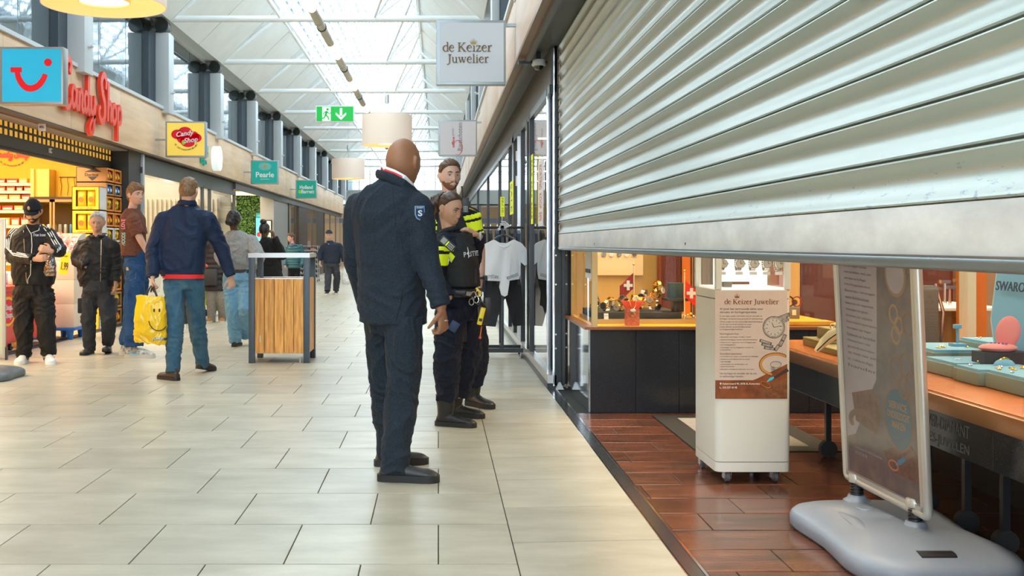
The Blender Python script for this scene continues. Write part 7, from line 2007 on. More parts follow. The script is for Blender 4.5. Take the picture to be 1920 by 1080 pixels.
def shoe(ankle, toe, parent, mats, L=0.285, pitch=0.0, kind='shoe', roll=0.0, laces=None, sole_t=SOLE_T, ground=None, detail=None):
 """toe: horizontal direction; pitch > 0 lifts the heel about the toe. ankle: joint position (its height sets the shoe when ground is None)"""
 toe = Vector((toe[0], toe[1], 0)).normalized(); right = toe.cross(Vector((0, 0, 1)))
 s = L / 0.285
 if ground is None: ground = ankle.z - 0.085
 m = frame(Vector((ankle.x, ankle.y, ground)), right, toe)
 piv = Matrix.Translation((0, 0.17 * s, 0.01))
 m = m @ piv @ Matrix.Rotation(R(-pitch), 4, 'X') @ piv.inverted() @ Matrix.Rotation(R(roll), 4, 'Y')
 prof = [(-.078, .022, .040), (-.068, .032, .072), (-.040, .037, .088), (-.005, .038, .094), (.035, .038, .090), (.075, .040, .076), (.115, .045, .066), (.150, .047, .062), (.178, .043, .056), (.200, .032, .044), (.210, .014, .030)]
 mb = MB(); rings = []
 for y, w_, h_ in prof:
  r_ = []
  for i in range(16):
   a = 2 * pi * i / 16
   ca, sa = cos(a), sin(a)
   xx = w_ * (abs(ca) ** .7) * (1 if ca > 0 else -1) * (1.0 if sa < 0.2 else (1 - .35 * (sa - .2)))
   zz = sole_t * .5 + (h_ - sole_t * .5) * (.5 + .5 * sa)
   r_.append(Vector((xx * s, y * s, zz * s)))
  rings.append(r_)
 mb.loft(rings, mat=m)
 if kind == 'boot':
  mb.loft([[Vector((w_ * cos(a) * s, (y0 + w_ * 1.25 * sin(a)) * s, z_ * s)) for a in [2 * pi * i / 16 for i in range(16)]] for z_, w_, y0 in ((.05, .038, -.02), (.10, .046, -.010), (.14, .050, -.008), (.19, .054, -.012), (.22, .055, -.012))], mat=m)
 elif kind != 'low':
  mb.loft([[Vector((w_ * cos(a) * s, (-.020 + w_ * 1.3 * sin(a)) * s, z_ * s)) for a in [2 * pi * i / 16 for i in range(16)]] for z_, w_ in ((.05, .034), (.09, .036), (.105, .034))], mat=m)
 up = fuse('shoe' if kind != 'boot' else 'boot', mb, 0.006, mats[0], parent, 2)
 mb = MB()
 out = [(-.086, .012), (-.078, .026), (-.055, .036), (-.01, .037), (.04, .037), (.09, .043), (.14, .049), (.175, .046), (.20, .032), (.213, .012)]
 poly = [(w_ * s, y * s) for y, w_ in out] + [(-w_ * s, y * s) for y, w_ in reversed(out)]
 mb.prism(poly, 0, sole_t * s, 0, m); mb.build('sole', mats[1], up)
 if laces:
  for k in range(5):
   y = (.045 + .018 * k) * s; z = (.088 - .0085 * k) * s
   mb = MB(); mb.tube([m @ Vector((-.02 * s, y, z - .006)), m @ Vector((0, y + .002, z + .002)), m @ Vector((.02 * s, y, z - .006))], .003 * s, 5); mb.build('lace', laces, up)
 if detail: detail(m, s, up)
 return up, m
def patch(name, obj, test, off, mat, parent=None):
 """a thin layer lying on a garment where test(world point, normal) is true"""
 me = obj.data
 o0 = origin(obj)
 nn = len(me.vertices)
 vs, idx, fs = [], {}, []
 for p in me.polygons:
  c = p.center + o0
  if test(c, p.normal):
   q_ = []
   for vi in p.vertices:
    if vi not in idx:
     idx[vi] = len(vs); v = me.vertices[vi]; vs.append(v.co + o0 + v.normal * off)
    q_.append(idx[vi])
   fs.append(q_)
 if not fs: return None
 n0 = len(vs)
 inner = [me.vertices[vi].co + o0 - me.vertices[vi].normal * 0.002 for vi in idx]
 cnt = {}
 for f in fs:
  for a, b in zip(f, f[1:] + f[:1]): cnt[(a, b)] = 1
 side = [(b, a, a + n0, b + n0) for (a, b) in cnt if (b, a) not in cnt]
 mb = MB(); mb.add(vs + inner, fs + side)
 me2 = mb.mesh(name, origin(parent or obj))
 return link_mesh(name, me2, mat, parent or obj, 'full')
def project(name, geo, fr_, obj, direction, off, mat, parent=None):
 """lay flat lettering onto a garment along a direction"""
 me = obj.data; o0 = origin(obj)
 bvh = BVHTree.FromPolygons([v.co + o0 for v in me.vertices], [tuple(p.vertices) for p in me.polygons])
 vs, fs = geo
 d = Vector(direction).normalized()
 out = []
 last = None
 for v in vs:
  w_ = fr_ @ Vector(v)
  h = bvh.ray_cast(w_ - d * 0.3, d, 0.8)
  if h[0] is not None:
   last = (h[0] - w_).dot(d); out.append(h[0] - d * (off + (0.0012 if v[2] > 0 else 0)))
  else: out.append(w_ + d * ((last or 0) - off))
 mb = MB(); mb.add(out, fs)
 return link_mesh(name, mb.mesh(name, origin(parent or obj)), mat, parent or obj, False)
IRIS = M('iris', (0.05, 0.03, 0.02), 0.15); EYEW = M('eye_white', (0.62, 0.58, 0.55), 0.25)
def ring_of(c, yaw, w_, d_, n=20, tilt=0.0, sup=2.4, fwd=0.0):
 a0 = R(yaw)
 r_ = Vector((cos(a0), -sin(a0), 0)); f_ = Vector((sin(a0), cos(a0), 0))
 out = []
 for i in range(n):
  a = 2 * pi * i / n
  ca, sa = cos(a), sin(a)
  x = (abs(ca) ** (2 / sup)) * (1 if ca > 0 else -1) * w_
  y = (abs(sa) ** (2 / sup)) * (1 if sa > 0 else -1) * d_
  out.append(c + r_ * x + f_ * (y + fwd) + Vector((0, 0, tilt * y)))
 return out
def person(label, base, J, S):
 """J: joints in world space. S: style"""
 vox = S.get('vox', 0.009)
 skin = S['skin']
 L_ = Vector((base[0], base[1], 0))
 mb = MB()
 hs = S.get('hs', 1.0)
 hf = yaw_frame(J['head'], S['hyaw'], S.get('hpitch', 0), S.get('hroll', 0))
 hb_ = head_surface(S.get('nose', 1), S.get('jaw', 1), S.get('fem', 0), S.get('full', 0))
 mb.add([tuple(q * hs) for q in hb_], SPH, 0, hf)
 for sd in (-1, 1):
  em = hf @ Matrix.Translation((sd * .078 * hs, -.004 * hs, -.006 * hs)) @ Matrix.Rotation(R(sd * 22), 4, 'Z') @ Matrix.Rotation(R(12), 4, 'X')
  mb.ball((sd * .004, 0, 0), (.0085 * hs, .020 * hs, .034 * hs), 8, mat=em)
  mb.tube([em @ Vector((sd * .010, .014 * cos(a) - .004, .026 * sin(a))) * 1.0 for a in [-.9 + i * .42 for i in range(11)]], .0042 * hs, 6)
 hb0 = hf @ Vector((0, -.018 * hs, -.055 * hs)); nb = J['neck']
 nr = S.get('neckr', .058)
 mb.tube([hb0, hb0.lerp(nb, .5), nb, nb - Vector((0, 0, .06))], [nr * .98, nr * .95, nr * 1.0, nr * 1.1], 16)
 ty, hy = S['tyaw'], S.get('pyaw', S['tyaw'])
 ch, wa, pe = J['chest'], J['waist'], J['pelvis']
 k = S.get('bulk', 1.0) * .9
 mb.loft([ring_of(pe - Vector((0, 0, .08)), hy, .13 * k, .10 * k), ring_of(pe, hy, .15 * k, .10 * k), ring_of(wa, (ty + hy) / 2, .125 * k, .09 * k), ring_of(ch, ty, .15 * k, .10 * k), ring_of(nb - Vector((0, 0, .10)), ty, .11 * k, .06 * k), ring_of(nb - Vector((0, 0, .05)), ty, .06, .05)])
 ar = S.get('armr', 0.85)
 for sd in ('L', 'R'):
  limb(mb, J['sh' + sd] - Vector((0, 0, .03)), J['el' + sd], J['wr' + sd], .046 * ar, .042 * ar, .029 * ar)
  limb(mb, J['hip' + sd], J['kn' + sd], J['an' + sd].lerp(J['kn' + sd], .12), .070, .048, .030)
  h_ = S.get('hand' + sd)
  if h_ is not False:
   h_ = h_ or {}
   d_ = Vector(h_.get('d', (J['wr' + sd] - J['el' + sd])[:]))
   a0 = R(ty); rt = Vector((cos(a0), -sin(a0), 0))
   pl = Vector(h_['palm']) if 'palm' in h_ else (rt * (1 if sd == 'L' else -1))
   hand(mb, J['wr' + sd] + d_.normalized() * .008, d_, pl, h_.get('side', 1 if sd == 'L' else -1), h_.get('curl', .4), h_.get('sc', 1.0), thumb=h_.get('thumb', .6))
 body = fuse('person', mb, S.get('bvox', min(vox, .006)), skin, None, 1, shift=L_)
 body.location = L_; ORI[body.name] = L_
 tag(body, label, 'person', S.get('group'))
 if S.get('face', True):
  gx, gzz = S.get('gaze', (0, 0))
  for sd in (-1, 1):
   c = Vector((sd * .0315, .0805, .002)) * hs
   mb = MB(); mb.ball(c, (.0135 * hs, .0085 * hs, .0062 * hs), 7, mat=hf); e_ = mb.build('eye', EYEW, body, 'full')
   ci = c + Vector((gx * .004, .0078, gzz * .003)) * hs
   mb = MB(); mb.ball(ci, (.0052 * hs, .0022 * hs, .0052 * hs), 6, mat=hf); mb.build('iris', IRIS, e_, 'full')
   mb = MB(); mb.tube([hf @ (Vector((sd * x_, y_, z_)) * hs) for x_, y_, z_ in ((.017, .0895, .0095), (.031, .0905, .0125), (.046, .081, .008))], [(.0022 * hs, .003 * hs), (.003 * hs, .0035 * hs), (.0018 * hs, .003 * hs)], 8); mb.build('eyelid', skin if not S.get('lash') else IRIS, body, 'full')
   bw = S.get('brow')
   if bw:
    mb = MB(); mb.tube([hf @ (Vector((sd * x_, y_, z_)) * hs) for x_, y_, z_ in ((.014, .0975, .0225), (.030, .0955, .0285), (.048, .0845, .0235))], [(.0035 * hs, .0035 * hs), (.004 * hs, .004 * hs), (.0015 * hs, .003 * hs)], 8); mb.build('eyebrow', bw, body, 'full')
  lp = M('lips', (0.42, 0.15, 0.12), 0.4) if S.get('fem') else M('lips_pale', (0.40, 0.18, 0.14), 0.5)
  mb = MB()
  for z_, r_ in ((-.0635, .0032), (-.0715, .0042)):
   mb.tube([hf @ (Vector((x_, .0945 - abs(x_) * .32 + (.003 if z_ > -.065 else .0015), z_ + (-abs(x_) * .05))) * hs) for x_ in (-.022, -.012, 0, .012, .022)], [.0008 * hs, r_ * hs, r_ * 1.05 * hs, r_ * hs, .0008 * hs], 8)
  mb.build('lips', lp, body, 'full')
 hk_ = S.get('hair')
 if hk_:
  m_ = hair_mask(hb_, hk_[0])
  x, y, z = hb_[:, 0], hb_[:, 1], hb_[:, 2]
  th = hk_[2] + (hk_[3] - hk_[2]) * sst(z, 0.01, .09)
  off = -0.005 + m_ * (th + .005)
  offset_shell('hair', hb_, off, hf, hs, hk_[1], body, jitter=hk_[4] if len(hk_) > 4 else .35, seed=base[0] * 7)
 if S.get('beard'):
  x, y, z = hb_[:, 0], hb_[:, 1], hb_[:, 2]
  m_ = sst(-z, .030, .048) * sst(y, -.015, .015) * (1 - gz(x, 0, .022) * gz(z, -.0675, .010)) * (1 - sst(z, -.058, -.045) * sst(np.abs(x), .02, .03) * (y > .05))
  offset_shell('beard', hb_, -.004 + m_ * (.004 + S['beard'][1]), hf, hs, S['beard'][0], body, .3, 3)
 return body, hf, hb_
def top(body, J, S, rings, mat, name='jacket', vox=None, fold=.006, sleeves=True, sr=(.075, .060, .045), slen=(1, 1), collar=None, fscale=(7, 7, 11), shr=None):
 """upper garment: rings = [(point, yaw, halfwidth, halfdepth, fwd)] from hem to neck"""
 mb = MB()
 drop = S.get('drop', .034)
 J = dict(J); J['shL'] = J['shL'] - Vector((0, 0, drop)); J['shR'] = J['shR'] - Vector((0, 0, drop))
 mb.loft([ring_of(Vector(p), yw, w_, d_, 24, fwd=f_) for (p, yw, w_, d_, f_) in rings])
 if sleeves:
  for i, sd in enumerate(('L', 'R')):
   a, b, c = J['sh' + sd], J['el' + sd], J['wr' + sd]
   sl = slen[i]
   if sl >= 1: limb(mb, a, b, c.lerp(b, .02), sr[0], sr[1], sr[2], 16)
   else: mb.tube([a, a.lerp(b, sl * .5), a.lerp(b, sl)], [sr[0], sr[1], sr[2]], 16)
   nk = J['neck']; mid = nk.lerp(a, .45)
   mb.tube([nk - Vector((0, 0, .045)), mid - Vector((0, 0, .016)), a], [(.060, .060), (.066, .070), (sr[0] * .93, sr[0] * .93)], 14, up=(0, 0, 1))
   mb.ball(a, (sr[0] * .94,) * 3, 8)
 return fuse(name, mb, vox or S.get('vox', .009), mat, body, 4, fold, fscale)
def trousers(body, J, S, mat, rr=(.098, .075, .062), waist=None, name='trousers', vox=None, fold=.008, hipw=.165, hipd=.115, crotch=.10, hem=None, bulge=0.02):
 hy = S.get('pyaw', S['tyaw'])
 pe = J['pelvis']
 mb = MB()
 wt = waist or (pe + Vector((0, 0, .14)))
 mb.loft([ring_of(pe - Vector((0, 0, crotch)), hy, hipw * .86, hipd * .8, 20), ring_of(pe - Vector((0, 0, .03)), hy, hipw, hipd * 1.02, 20), ring_of(pe + Vector((0, 0, .05)), hy, hipw * .93, hipd * .95, 20), ring_of(wt, hy, hipw * .80, hipd * .80, 20)])
 for sd in ('L', 'R'):
  an = J['an' + sd]; kn = J['kn' + sd]
  e = an + (kn - an).normalized() * ((hem if hem is not None else 0.0) - .055)
  limb(mb, J['hip' + sd], kn, e, rr[0], rr[1], rr[2], 16, bulge)
 return fuse(name, mb, vox or S.get('vox', .009), mat, body, 4, fold, (8, 8, 9))
def collar(J, S, r_, h, tilt, mat, parent, yaw, open_=0, th=.010, dz=0):
 c = J['neck'] + Vector((0, 0, dz)); mb = MB(); pts = []
 for i in range(21):
  a = R(yaw) + R(open_) + (2 * pi - 2 * R(open_)) * i / 20
  pts.append(c + Vector((r_ * sin(a), r_ * cos(a), tilt * cos(a - R(yaw) - pi))))
 mb.tube(pts, [(h, th)] * 21, 10, up=(0, 0, 1), closed=False); return mb.build('collar', mat, parent)
def V3(px, py, Y): return P(px, py, Y)
CL = {}
def cloth(name, c, r_=.85, b=(220, .25, .003), var=None, sheen=.02):
 return M(name, c, r_, bump=b, var=var or (70, .30), sheen=sheen, spec=.22)
def skinm(name, c): return M(name, c, .5, sub=0.12, var=(14, .10), spec=.4)
SK_BROWN = skinm('skin_brown', (0.36, 0.165, 0.085)); SK_TAN = skinm('skin_tan', (0.60, 0.33, 0.21)); SK_PALE = skinm('skin_pale', (0.68, 0.41, 0.31)); SK_OLIVE = skinm('skin_olive', (0.52, 0.30, 0.20))
SK_DARK = skinm('skin_dark', (0.10, 0.045, 0.025))
HAIR_DK = M('hair_dark', (0.030, 0.018, 0.012), .5, var=(60, .5), stretch=(1, 1, .3)); HAIR_BR = M('hair_brown', (0.13, 0.065, 0.030), .45, var=(80, .45), stretch=(1, 1, .25)); HAIR_GREY = M('hair_grey', (0.42, 0.42, 0.42), .55, var=(70, .35), stretch=(1, 1, .3)); HAIR_BLK = M('hair_black', (0.010, 0.008, 0.008), .45, var=(60, .4))
HAIR_LB = M('hair_light_brown', (0.22, 0.125, 0.06), .5, var=(70, .5), stretch=(1, 1, .3)); STUB = M('stubble', (0.20, 0.095, 0.055), .7, var=(120, .4))
# --- security man in a navy suit
Yc = 5.9
J = dict(head=V3(756, 304, 5.92), neck=V3(737, 342, 5.93), chest=V3(730, 420, 5.92), waist=V3(732, 510, 5.90), pelvis=V3(738, 592, 5.90),
   shR=V3(783, 378, 5.80), shL=V3(674, 378, 6.02), elR=V3(799, 482, 5.77), elL=V3(664, 480, 6.05), wrR=V3(828, 578, 5.66), wrL=V3(690, 585, 6.2),
   hipR=V3(758, 592, 5.82), hipL=V3(718, 592, 5.99), knR=V3(755, 735, 5.80), knL=V3(725, 735, 6.08), anR=V3(741, 868, 5.76), anL=V3(731, 848, 6.17))
SUIT = cloth('suit_navy', (0.022, 0.031, 0.045), .8, (260, .35, .003), (120, .4, (0.012, 0.018, 0.028)))
S = dict(skin=SK_BROWN, hyaw=36, hpitch=4, tyaw=30, pyaw=42, vox=.008, bvox=.0055, neckr=.080, bulk=1.05, full=1.0, hs=1.09, armr=1.0, handL=dict(curl=.5), handR=dict(curl=.85, palm=(-.75, .5, .1), d=(.12, -.05, -1), side=-1, sc=1.08, thumb=.9), face=True, gaze=(0, 0))
b1, hf, hb_ = person('bald security man in navy suit seen from behind, facing the police officers', (J['pelvis'].x, Yc), J, S)
z_ = lambda py, Y=Yc: P(0, py, Y).z
x_ = lambda px, Y=Yc: P(px, 0, Y).x
rg = [((x_(736), Yc, z_(606)), 40, .200, .150, .0), ((x_(735), Yc, z_(585)), 38, .198, .150, .0), ((x_(733), Yc, z_(520)), 34, .190, .140, .0), ((x_(731), Yc, z_(455)), 32, .203, .138, .0), ((x_(730), Yc, z_(400)), 30, .215, .135, -.01), ((x_(730), Yc, z_(372)), 30, .205, .115, -.01), ((x_(732), Yc, z_(352)), 30, .150, .095, -.012), ((x_(736), Yc, z_(342)), 30, .095, .085, -.01), ((x_(739), Yc, z_(334)), 30, .078, .076, -.008)]
jk = top(b1, J, S, rg, SUIT, 'suit_jacket', .0075, .0065, sr=(.088, .070, .052), fscale=(5, 5, 6))
tr1 = trousers(b1, J, S, SUIT, (.106, .092, .074), fold=.010, hipw=.170, hipd=.125, hem=.00, vox=.0075)
mb = MB(); mb.tube([V3(*q_) for q_ in ((716, 313, 5.93), (722, 318, 5.85), (738, 324, 5.81), (757, 334, 5.80), (771, 347, 5.83), (779, 358, 5.88))], [(.018, .008)] * 6, 10, up=(0, 0, 1)); mb.build('shirt_collar', M('shirt_white', (.85, .86, .88), .6), b1)
mb = MB(); mb.tube([V3(*q_) for q_ in ((716, 317, 5.91), (722, 322, 5.84), (738, 328, 5.797), (752, 335, 5.79))], [(.016, .006)] * 4, 10, up=(0, 0, 1)); mb.build('lanyard', M('lanyard_red', (.75, .02, .02), .5), b1)
mb = MB(); mb.tube([V3(*q_) for q_ in ((708, 326, 5.93), (716, 328, 5.84), (735, 334, 5.79), (756, 345, 5.78), (773, 358, 5.81), (784, 369, 5.86))], [(.026, .013)] * 6, 12, up=(0, 0, 1)); mb.build('jacket_collar', SUIT, jk)
mb = MB(); q0 = [V3(747, 540, 5.74), V3(744, 575, 5.73), V3(741, 607, 5.735)]
bv = BVHTree.FromPolygons([v.co + origin(jk) for v in jk.data.vertices], [tuple(p.vertices) for p in jk.data.polygons])
def on_jacket(px, py, off=.002, b=None):
 o_ = Vector((0, 0, CH)); d_ = (P(px, py, 10) - o_).normalized()
 h = (b or bv).ray_cast(o_ + d_ * 2, d_, 12)
 return h[0] - d_ * off if h[0] is not None else P(px, py, Yc)
mb.tube([on_jacket(755, 545), on_jacket(752, 565), on_jacket(747, 585), on_jacket(741, 606)], .0022, 5); mb.build('vent', M('seam_dark', (.008, .01, .016), .9), jk)
mb = MB(); mb.tube([on_jacket(736 + (y - 350) * .085, y, .0005) for y in range(350, 545, 14)], .0012, 4); mb.build('back_seam', M('seam_dark', (.01, .01, .01)), jk)
mb = MB(); mb.tube([on_jacket(x, y, .0005) for x, y in ((768, 368), (757, 385), (751, 410), (751, 440), (757, 470), (766, 500))], .0013, 4); mb.build('sleeve_seam', M('seam_dark', (.01, .01, .01)), jk)
sh_pts = [(-.026, .036), (.026, .036), (.027, -.01), (.018, -.03), (0, -.04), (-.018, -.03), (-.027, -.01)]
c = on_jacket(787, 399, .002)
fr = frame(c, (.92, .38, .02), (0, 0, 1))
def sheet2(pts, d0, d1, fr_, s=1.0):
 mb = MB(); mb.prism([(a * s, b * s) for a, b in pts], d0, d1, 0, fr_); return (mb.v, mb.f)
for nm_, s_, m_, d_ in (('badge', 1.0, M('badge_rim', (.25, .45, .65), .5), .0035), ('badge_field', .86, M('badge_navy', (.01, .04, .12), .5), .005)):
 mb = MB(); mb.prism([(a * s_, b * s_) for a, b in sh_pts], -.004, d_, 0, fr); mb.build(nm_, m_, jk, False)
letters('badge_letter', 'S', .024, WHITEP, frame(fr @ Vector((0, -.002, .006)), fr.to_3x3() @ Vector((1, 0, 0)), fr.to_3x3() @ Vector((0, 1, 0))), jk, height=.032, depth=.002, bold=.03)
letters('badge_text', 'SECURITY', .038, WHITEP, frame(fr @ Vector((0, .026, .006)), fr.to_3x3() @ Vector((1, 0, 0)), fr.to_3x3() @ Vector((0, 1, 0))), jk, height=.007, depth=.002)
mb = MB(); c = V3(836, 601, 5.60); mb.tube([c + Vector((.010 * cos(a), .010 * sin(a), 0)) for a in [2 * pi * i / 12 for i in range(12)]], .0025, 5, closed=True); mb.build('ring', M('silver', (.8, .8, .82), .2, 1.0), b1)
for px, py in ((811, 575), (817, 578)):
 c = on_jacket(px, py, .001); mb = MB(); mb.ball(c, (.006, .004, .006), 5); mb.build('cuff_button', BLACKP, jk)
BLKL = M('black_leather', (0.030, 0.030, 0.032), .42, bump=(120, .2, .003)); BLKS = M('black_sole', (0.018, 0.018, 0.02), .6)
shoe(J['anR'], (1, -.12), b1, (BLKL, BLKS), L=.315, laces=BLKS, ground=0.0, sole_t=.034)
shoe(J['anL'], (.95, .25), b1, (BLKL, BLKS), L=.30, ground=0.0, sole_t=.034)
# --- policewoman
POL = cloth('police_navy', (0.014, 0.018, 0.034), .85, (200, .25, .003)); VEST = M('vest_black', (0.022, 0.024, 0.027), .8, bump=(250, .4, .003), var=(40, .2)); NEON = M('neon_stripe', (0.72, 0.90, 0.02), .5, emit=((.7, .9, 0), .12))
Yc = 7.55
J = dict(head=V3(843, 391, 7.50), neck=V3(843, 434, 7.52), chest=V3(852, 470, 7.55), waist=V3(860, 530, 7.57), pelvis=V3(864, 572, 7.58),
   shR=V3(826, 455, 7.40), shL=V3(880, 453, 7.70), elR=V3(820, 520, 7.42), elL=V3(886, 500, 7.88), wrR=V3(842, 560, 7.30), wrL=V3(899, 442, 7.62),
   hipR=V3(848, 580, 7.50), hipL=V3(880, 580, 7.68), knR=V3(838, 668, 7.44), knL=V3(879, 665, 7.76), anR=V3(838, 771, 7.50), anL=V3(855, 757, 7.88))
S = dict(skin=SK_TAN, hyaw=130, hpitch=17, hroll=0, tyaw=118, pyaw=120, vox=.0075, bvox=.005, neckr=.050, bulk=.92, fem=1, hs=.93, armr=.9, lash=True, brow=HAIR_DK, gaze=(-.3, -.6), handR=False,
   handL=dict(d=(-1.0, -.2, .55), palm=(-.2, .35, -1), curl=.42, side=1, sc=.95), hair=('pulled', M('hair_chestnut', (0.075, 0.036, 0.018), .42, var=(90, .5), stretch=(1, 1, .25)), .004, .011, .5))
b2, hf, hb_ = person('young policewoman with brown ponytail and black vest, looking down', (J['pelvis'].x, Yc), J, S)
z_ = lambda py: P(0, py, 7.55).z
x_ = lambda px: P(px, 0, 7.55).x
rg = [((x_(862), Yc, z_(556)), 118, .150, .115, 0), ((x_(858), Yc, z_(520)), 118, .142, .112, 0), ((x_(852), Yc, z_(480)), 118, .160, .118, .0), ((x_(850), Yc, z_(455)), 118, .175, .108, 0), ((x_(848), Yc, z_(443)), 118, .130, .085, 0), ((x_(844), Yc, z_(434)), 118, .075, .070, 0), ((x_(843), Yc, z_(428)), 118, .060, .060, 0)]
sh2 = top(b2, J, S, rg, POL, 'uniform_shirt', .0065, .004, sr=(.066, .056, .046))
rg = [((x_(862), Yc, z_(537)), 118, .160, .135, 0), ((x_(860), Yc, z_(520)), 118, .158, .138, 0), ((x_(855), Yc, z_(485)), 118, .165, .142, 0), ((x_(852), Yc, z_(462)), 118, .158, .130, .0), ((x_(849), Yc, z_(446)), 118, .112, .105, 0), ((x_(846), Yc, z_(436)), 118, .085, .085, 0)]
vs2 = top(b2, J, S, rg, VEST, 'police_vest', .0065, .003, sleeves=False)
bvv = BVHTree.FromPolygons([v.co + origin(vs2) for v in vs2.data.vertices], [tuple(p.vertices) for p in vs2.data.polygons])
on_v = lambda px, py, off=.002: on_jacket(px, py, off, bvv)
for quad, th_ in (((851, 449), (882, 439), (887, 459), (856, 471)), .014), (((829, 506), (893, 504), (893, 530), (831, 533)), .012):
 c4 = [on_v(*q_, -.004) for q_ in quad]; n_ = (c4[1] - c4[0]).cross(c4[3] - c4[0]).normalized()
 if n_.y > 0: n_ = -n_
 mb = MB(); mb.add([p_ for p_ in c4] + [p_ + n_ * (th_ + .006) for p_ in c4], [(0, 1, 2, 3), (7, 6, 5, 4), (0, 4, 5, 1), (1, 5, 6, 2), (2, 6, 7, 3), (3, 7, 4, 0)]); mb.build('vest_pouch', VEST, vs2, False)
mb = MB(); mb.tube([J['neck'] + Vector((.056 * sin(a), .054 * cos(a), .008 + .014 * cos(a - 2))) for a in [2 * pi * i / 16 for i in range(16)]], .017, 8, closed=True); mb.build('vest_collar', VEST, vs2)
project('lettering', text_fit('P LITIE', .105, .034, depth=.001, bold=.02), frame(V3(884, 476, 7.40), (.93, -.05, .10), (0, 0, 1)), vs2, (0, 1, 0), .012, M('vest_white', (.8, .82, .82), .6))
mb = MB(); stroke(mb, [(0, -.035), (.004, 0), (0, .04)], [.004, .007, .002], frame(V3(877.5, 474, 7.37), (.9, .1, .1), (0, 0, 1)), .002); disc(mb, (0, -.004), .0085, frame(V3(877.5, 474, 7.37), (.9, .1, .1), (0, 0, 1)), .002)
mb.build('flame_emblem', M('vest_white', (.8, .8, .8)), vs2, False)
a_, b_ = J['shR'], J['elR']
ax_ = (b_ - a_)
def arm_t(c, a, ax): return (c - a).dot(ax) / ax.dot(ax)
patch('reflective_stripe', sh2, lambda c, n: (c - a_ - ax_ * .5).length < .16 and c.x < a_.x + .09 and (.08 < arm_t(c, a_, ax_) < .20 or .30 < arm_t(c, a_, ax_) < .62), .003, NEON)
mb = MB(); mb.tube([on_v(822, 462, -.002), on_v(832, 475, .004), on_v(843, 481, .004), on_v(850, 486, .004)], [(.020, .004), (.026, .004), (.028, .004), (.022, .004)], 10, up=(0, 0, 1)); mb.build('chest_stripe', NEON, vs2)
c = V3(839, 457, 7.27)
fr = frame(c, (.80, -.1, -.62), (.62, 0, .80))
mb = MB(); mb.bbox(-.058, .058, -.026, .026, -.016, .014, .004, mat=frame(c, (.72, -.05, -.62), (.6, 0, .75))); rd = mb.build('radio', BLACKP, vs2)
f3 = frame(c, (.72, -.05, -.62), (.6, 0, .75))
mb = MB(); mb.box(-.048, -.012, -.019, .019, .0135, .0165, mat=f3); mb.build('radio_screen', M('radio_screen', (.35, .36, .30), .2), rd, False)
mb = MB()
for i in range(4):
 for j in range(3): mb.box(.010 + i * .011, .017 + i * .011, -.018 + j * .013, -.009 + j * .013, .0135, .0168, mat=f3)
mb.build('radio_keys', M('radio_keys', (.5, .5, .5), .4), rd, False)
mb = MB(); mb.box(-.006, .004, -.018, .018, .014, .016, mat=f3); mb.build('radio_band', NEON, rd, False)
mb = MB(); mb.tube([f3 @ Vector((-.045, .008, 0)), V3(816, 432, 7.28), V3(810, 423, 7.28)], .004, 6); mb.build('antenna', BLACKP, rd)
mb = MB()
for (p_, q_) in (((838, 478), (847, 492)), ((841, 480), (841, 495)), ((838, 478), (834, 488))): mb.tube([on_v(*p_, .014), on_v(*q_, .016)], .0035, 5)
mb.build('key_bunch', CHROME, vs2)
mb = MB(); mb.ball(on_v(835, 489, .016), .007, 5); mb.build('red_key_tag', M('tag_red', (.8, .02, .02), .4), vs2)
tr2 = trousers(b2, J, S, POL, (.098, .092, .076), fold=.013, hipw=.165, hipd=.125, hem=.135, vox=.007, bulge=.06)
for quad, th_ in (((848, 607), (872, 600), (872, 640), (850, 646)), .02), (((820, 630), (842, 632), (842, 665), (822, 662)), .012):
 bt = BVHTree.FromPolygons([v.co + origin(tr2) for v in tr2.data.vertices], [tuple(p.vertices) for p in tr2.data.polygons])
 c4 = [on_jacket(*q_, -.003, bt) for q_ in quad]; n_ = (c4[1] - c4[0]).cross(c4[3] - c4[0]).normalized()
 if n_.y > 0: n_ = -n_
 mb = MB(); mb.add([p_ for p_ in c4] + [p_ + n_ * th_ for p_ in c4], [(0, 1, 2, 3), (7, 6, 5, 4), (0, 4, 5, 1), (1, 5, 6, 2), (2, 6, 7, 3), (3, 7, 4, 0)]); mb.build('cargo_pocket', POL, tr2)
mb = MB(); mb.bbox(-.03, .03, -.035, .035, -.004, .004, .003, mat=frame(V3(851, 612, 7.36), (.8, 0, -.5), (.5, 0, .8))); mb.build('notebook', M('notebook_blue', (.02, .05, .12), .4), tr2)
mb = MB(); mb.loft([ring_of(Vector((x_(862), Yc, z_(555))), 118, .172, .142, 28), ring_of(Vector((x_(862), Yc, z_(541))), 118, .170, .140, 28)]); bl_ = mb.build('duty_belt', BLKL, b2)
mb = MB(); mb.tube([V3(855, 549, 7.37), V3(873, 550, 7.36)], .022, 12); mb.build('torch_holder', BLACKP, bl_)
mb = MB(); mb.tube([V3(873, 550, 7.36), V3(882, 551, 7.37)], .016, 12); mb.build('torch_head', METB, bl_)
for k, (px, py) in enumerate(((888, 553), (893, 562), (884, 566), (897, 550))):
 c = V3(px, py, 7.42); mb = MB(); mb.tube([c + Vector((.016 * cos(a), .004 * sin(a * 2), .022 * sin(a))) for a in [2 * pi * i / 14 for i in range(14)]], .004, 6, closed=True); mb.build('handcuff', CHROME if k % 2 else METB, bl_)
mb = MB(); mb.bbox(-.03, .03, -.02, .02, -.075, .055, .008, mat=frame(V3(903, 588, 7.44), (.9, .2, .1), (0, 1, 0))); mb.build('holster', BLACKP, bl_)
YEW = M('taser_yellow', (.90, .66, .01), .35)
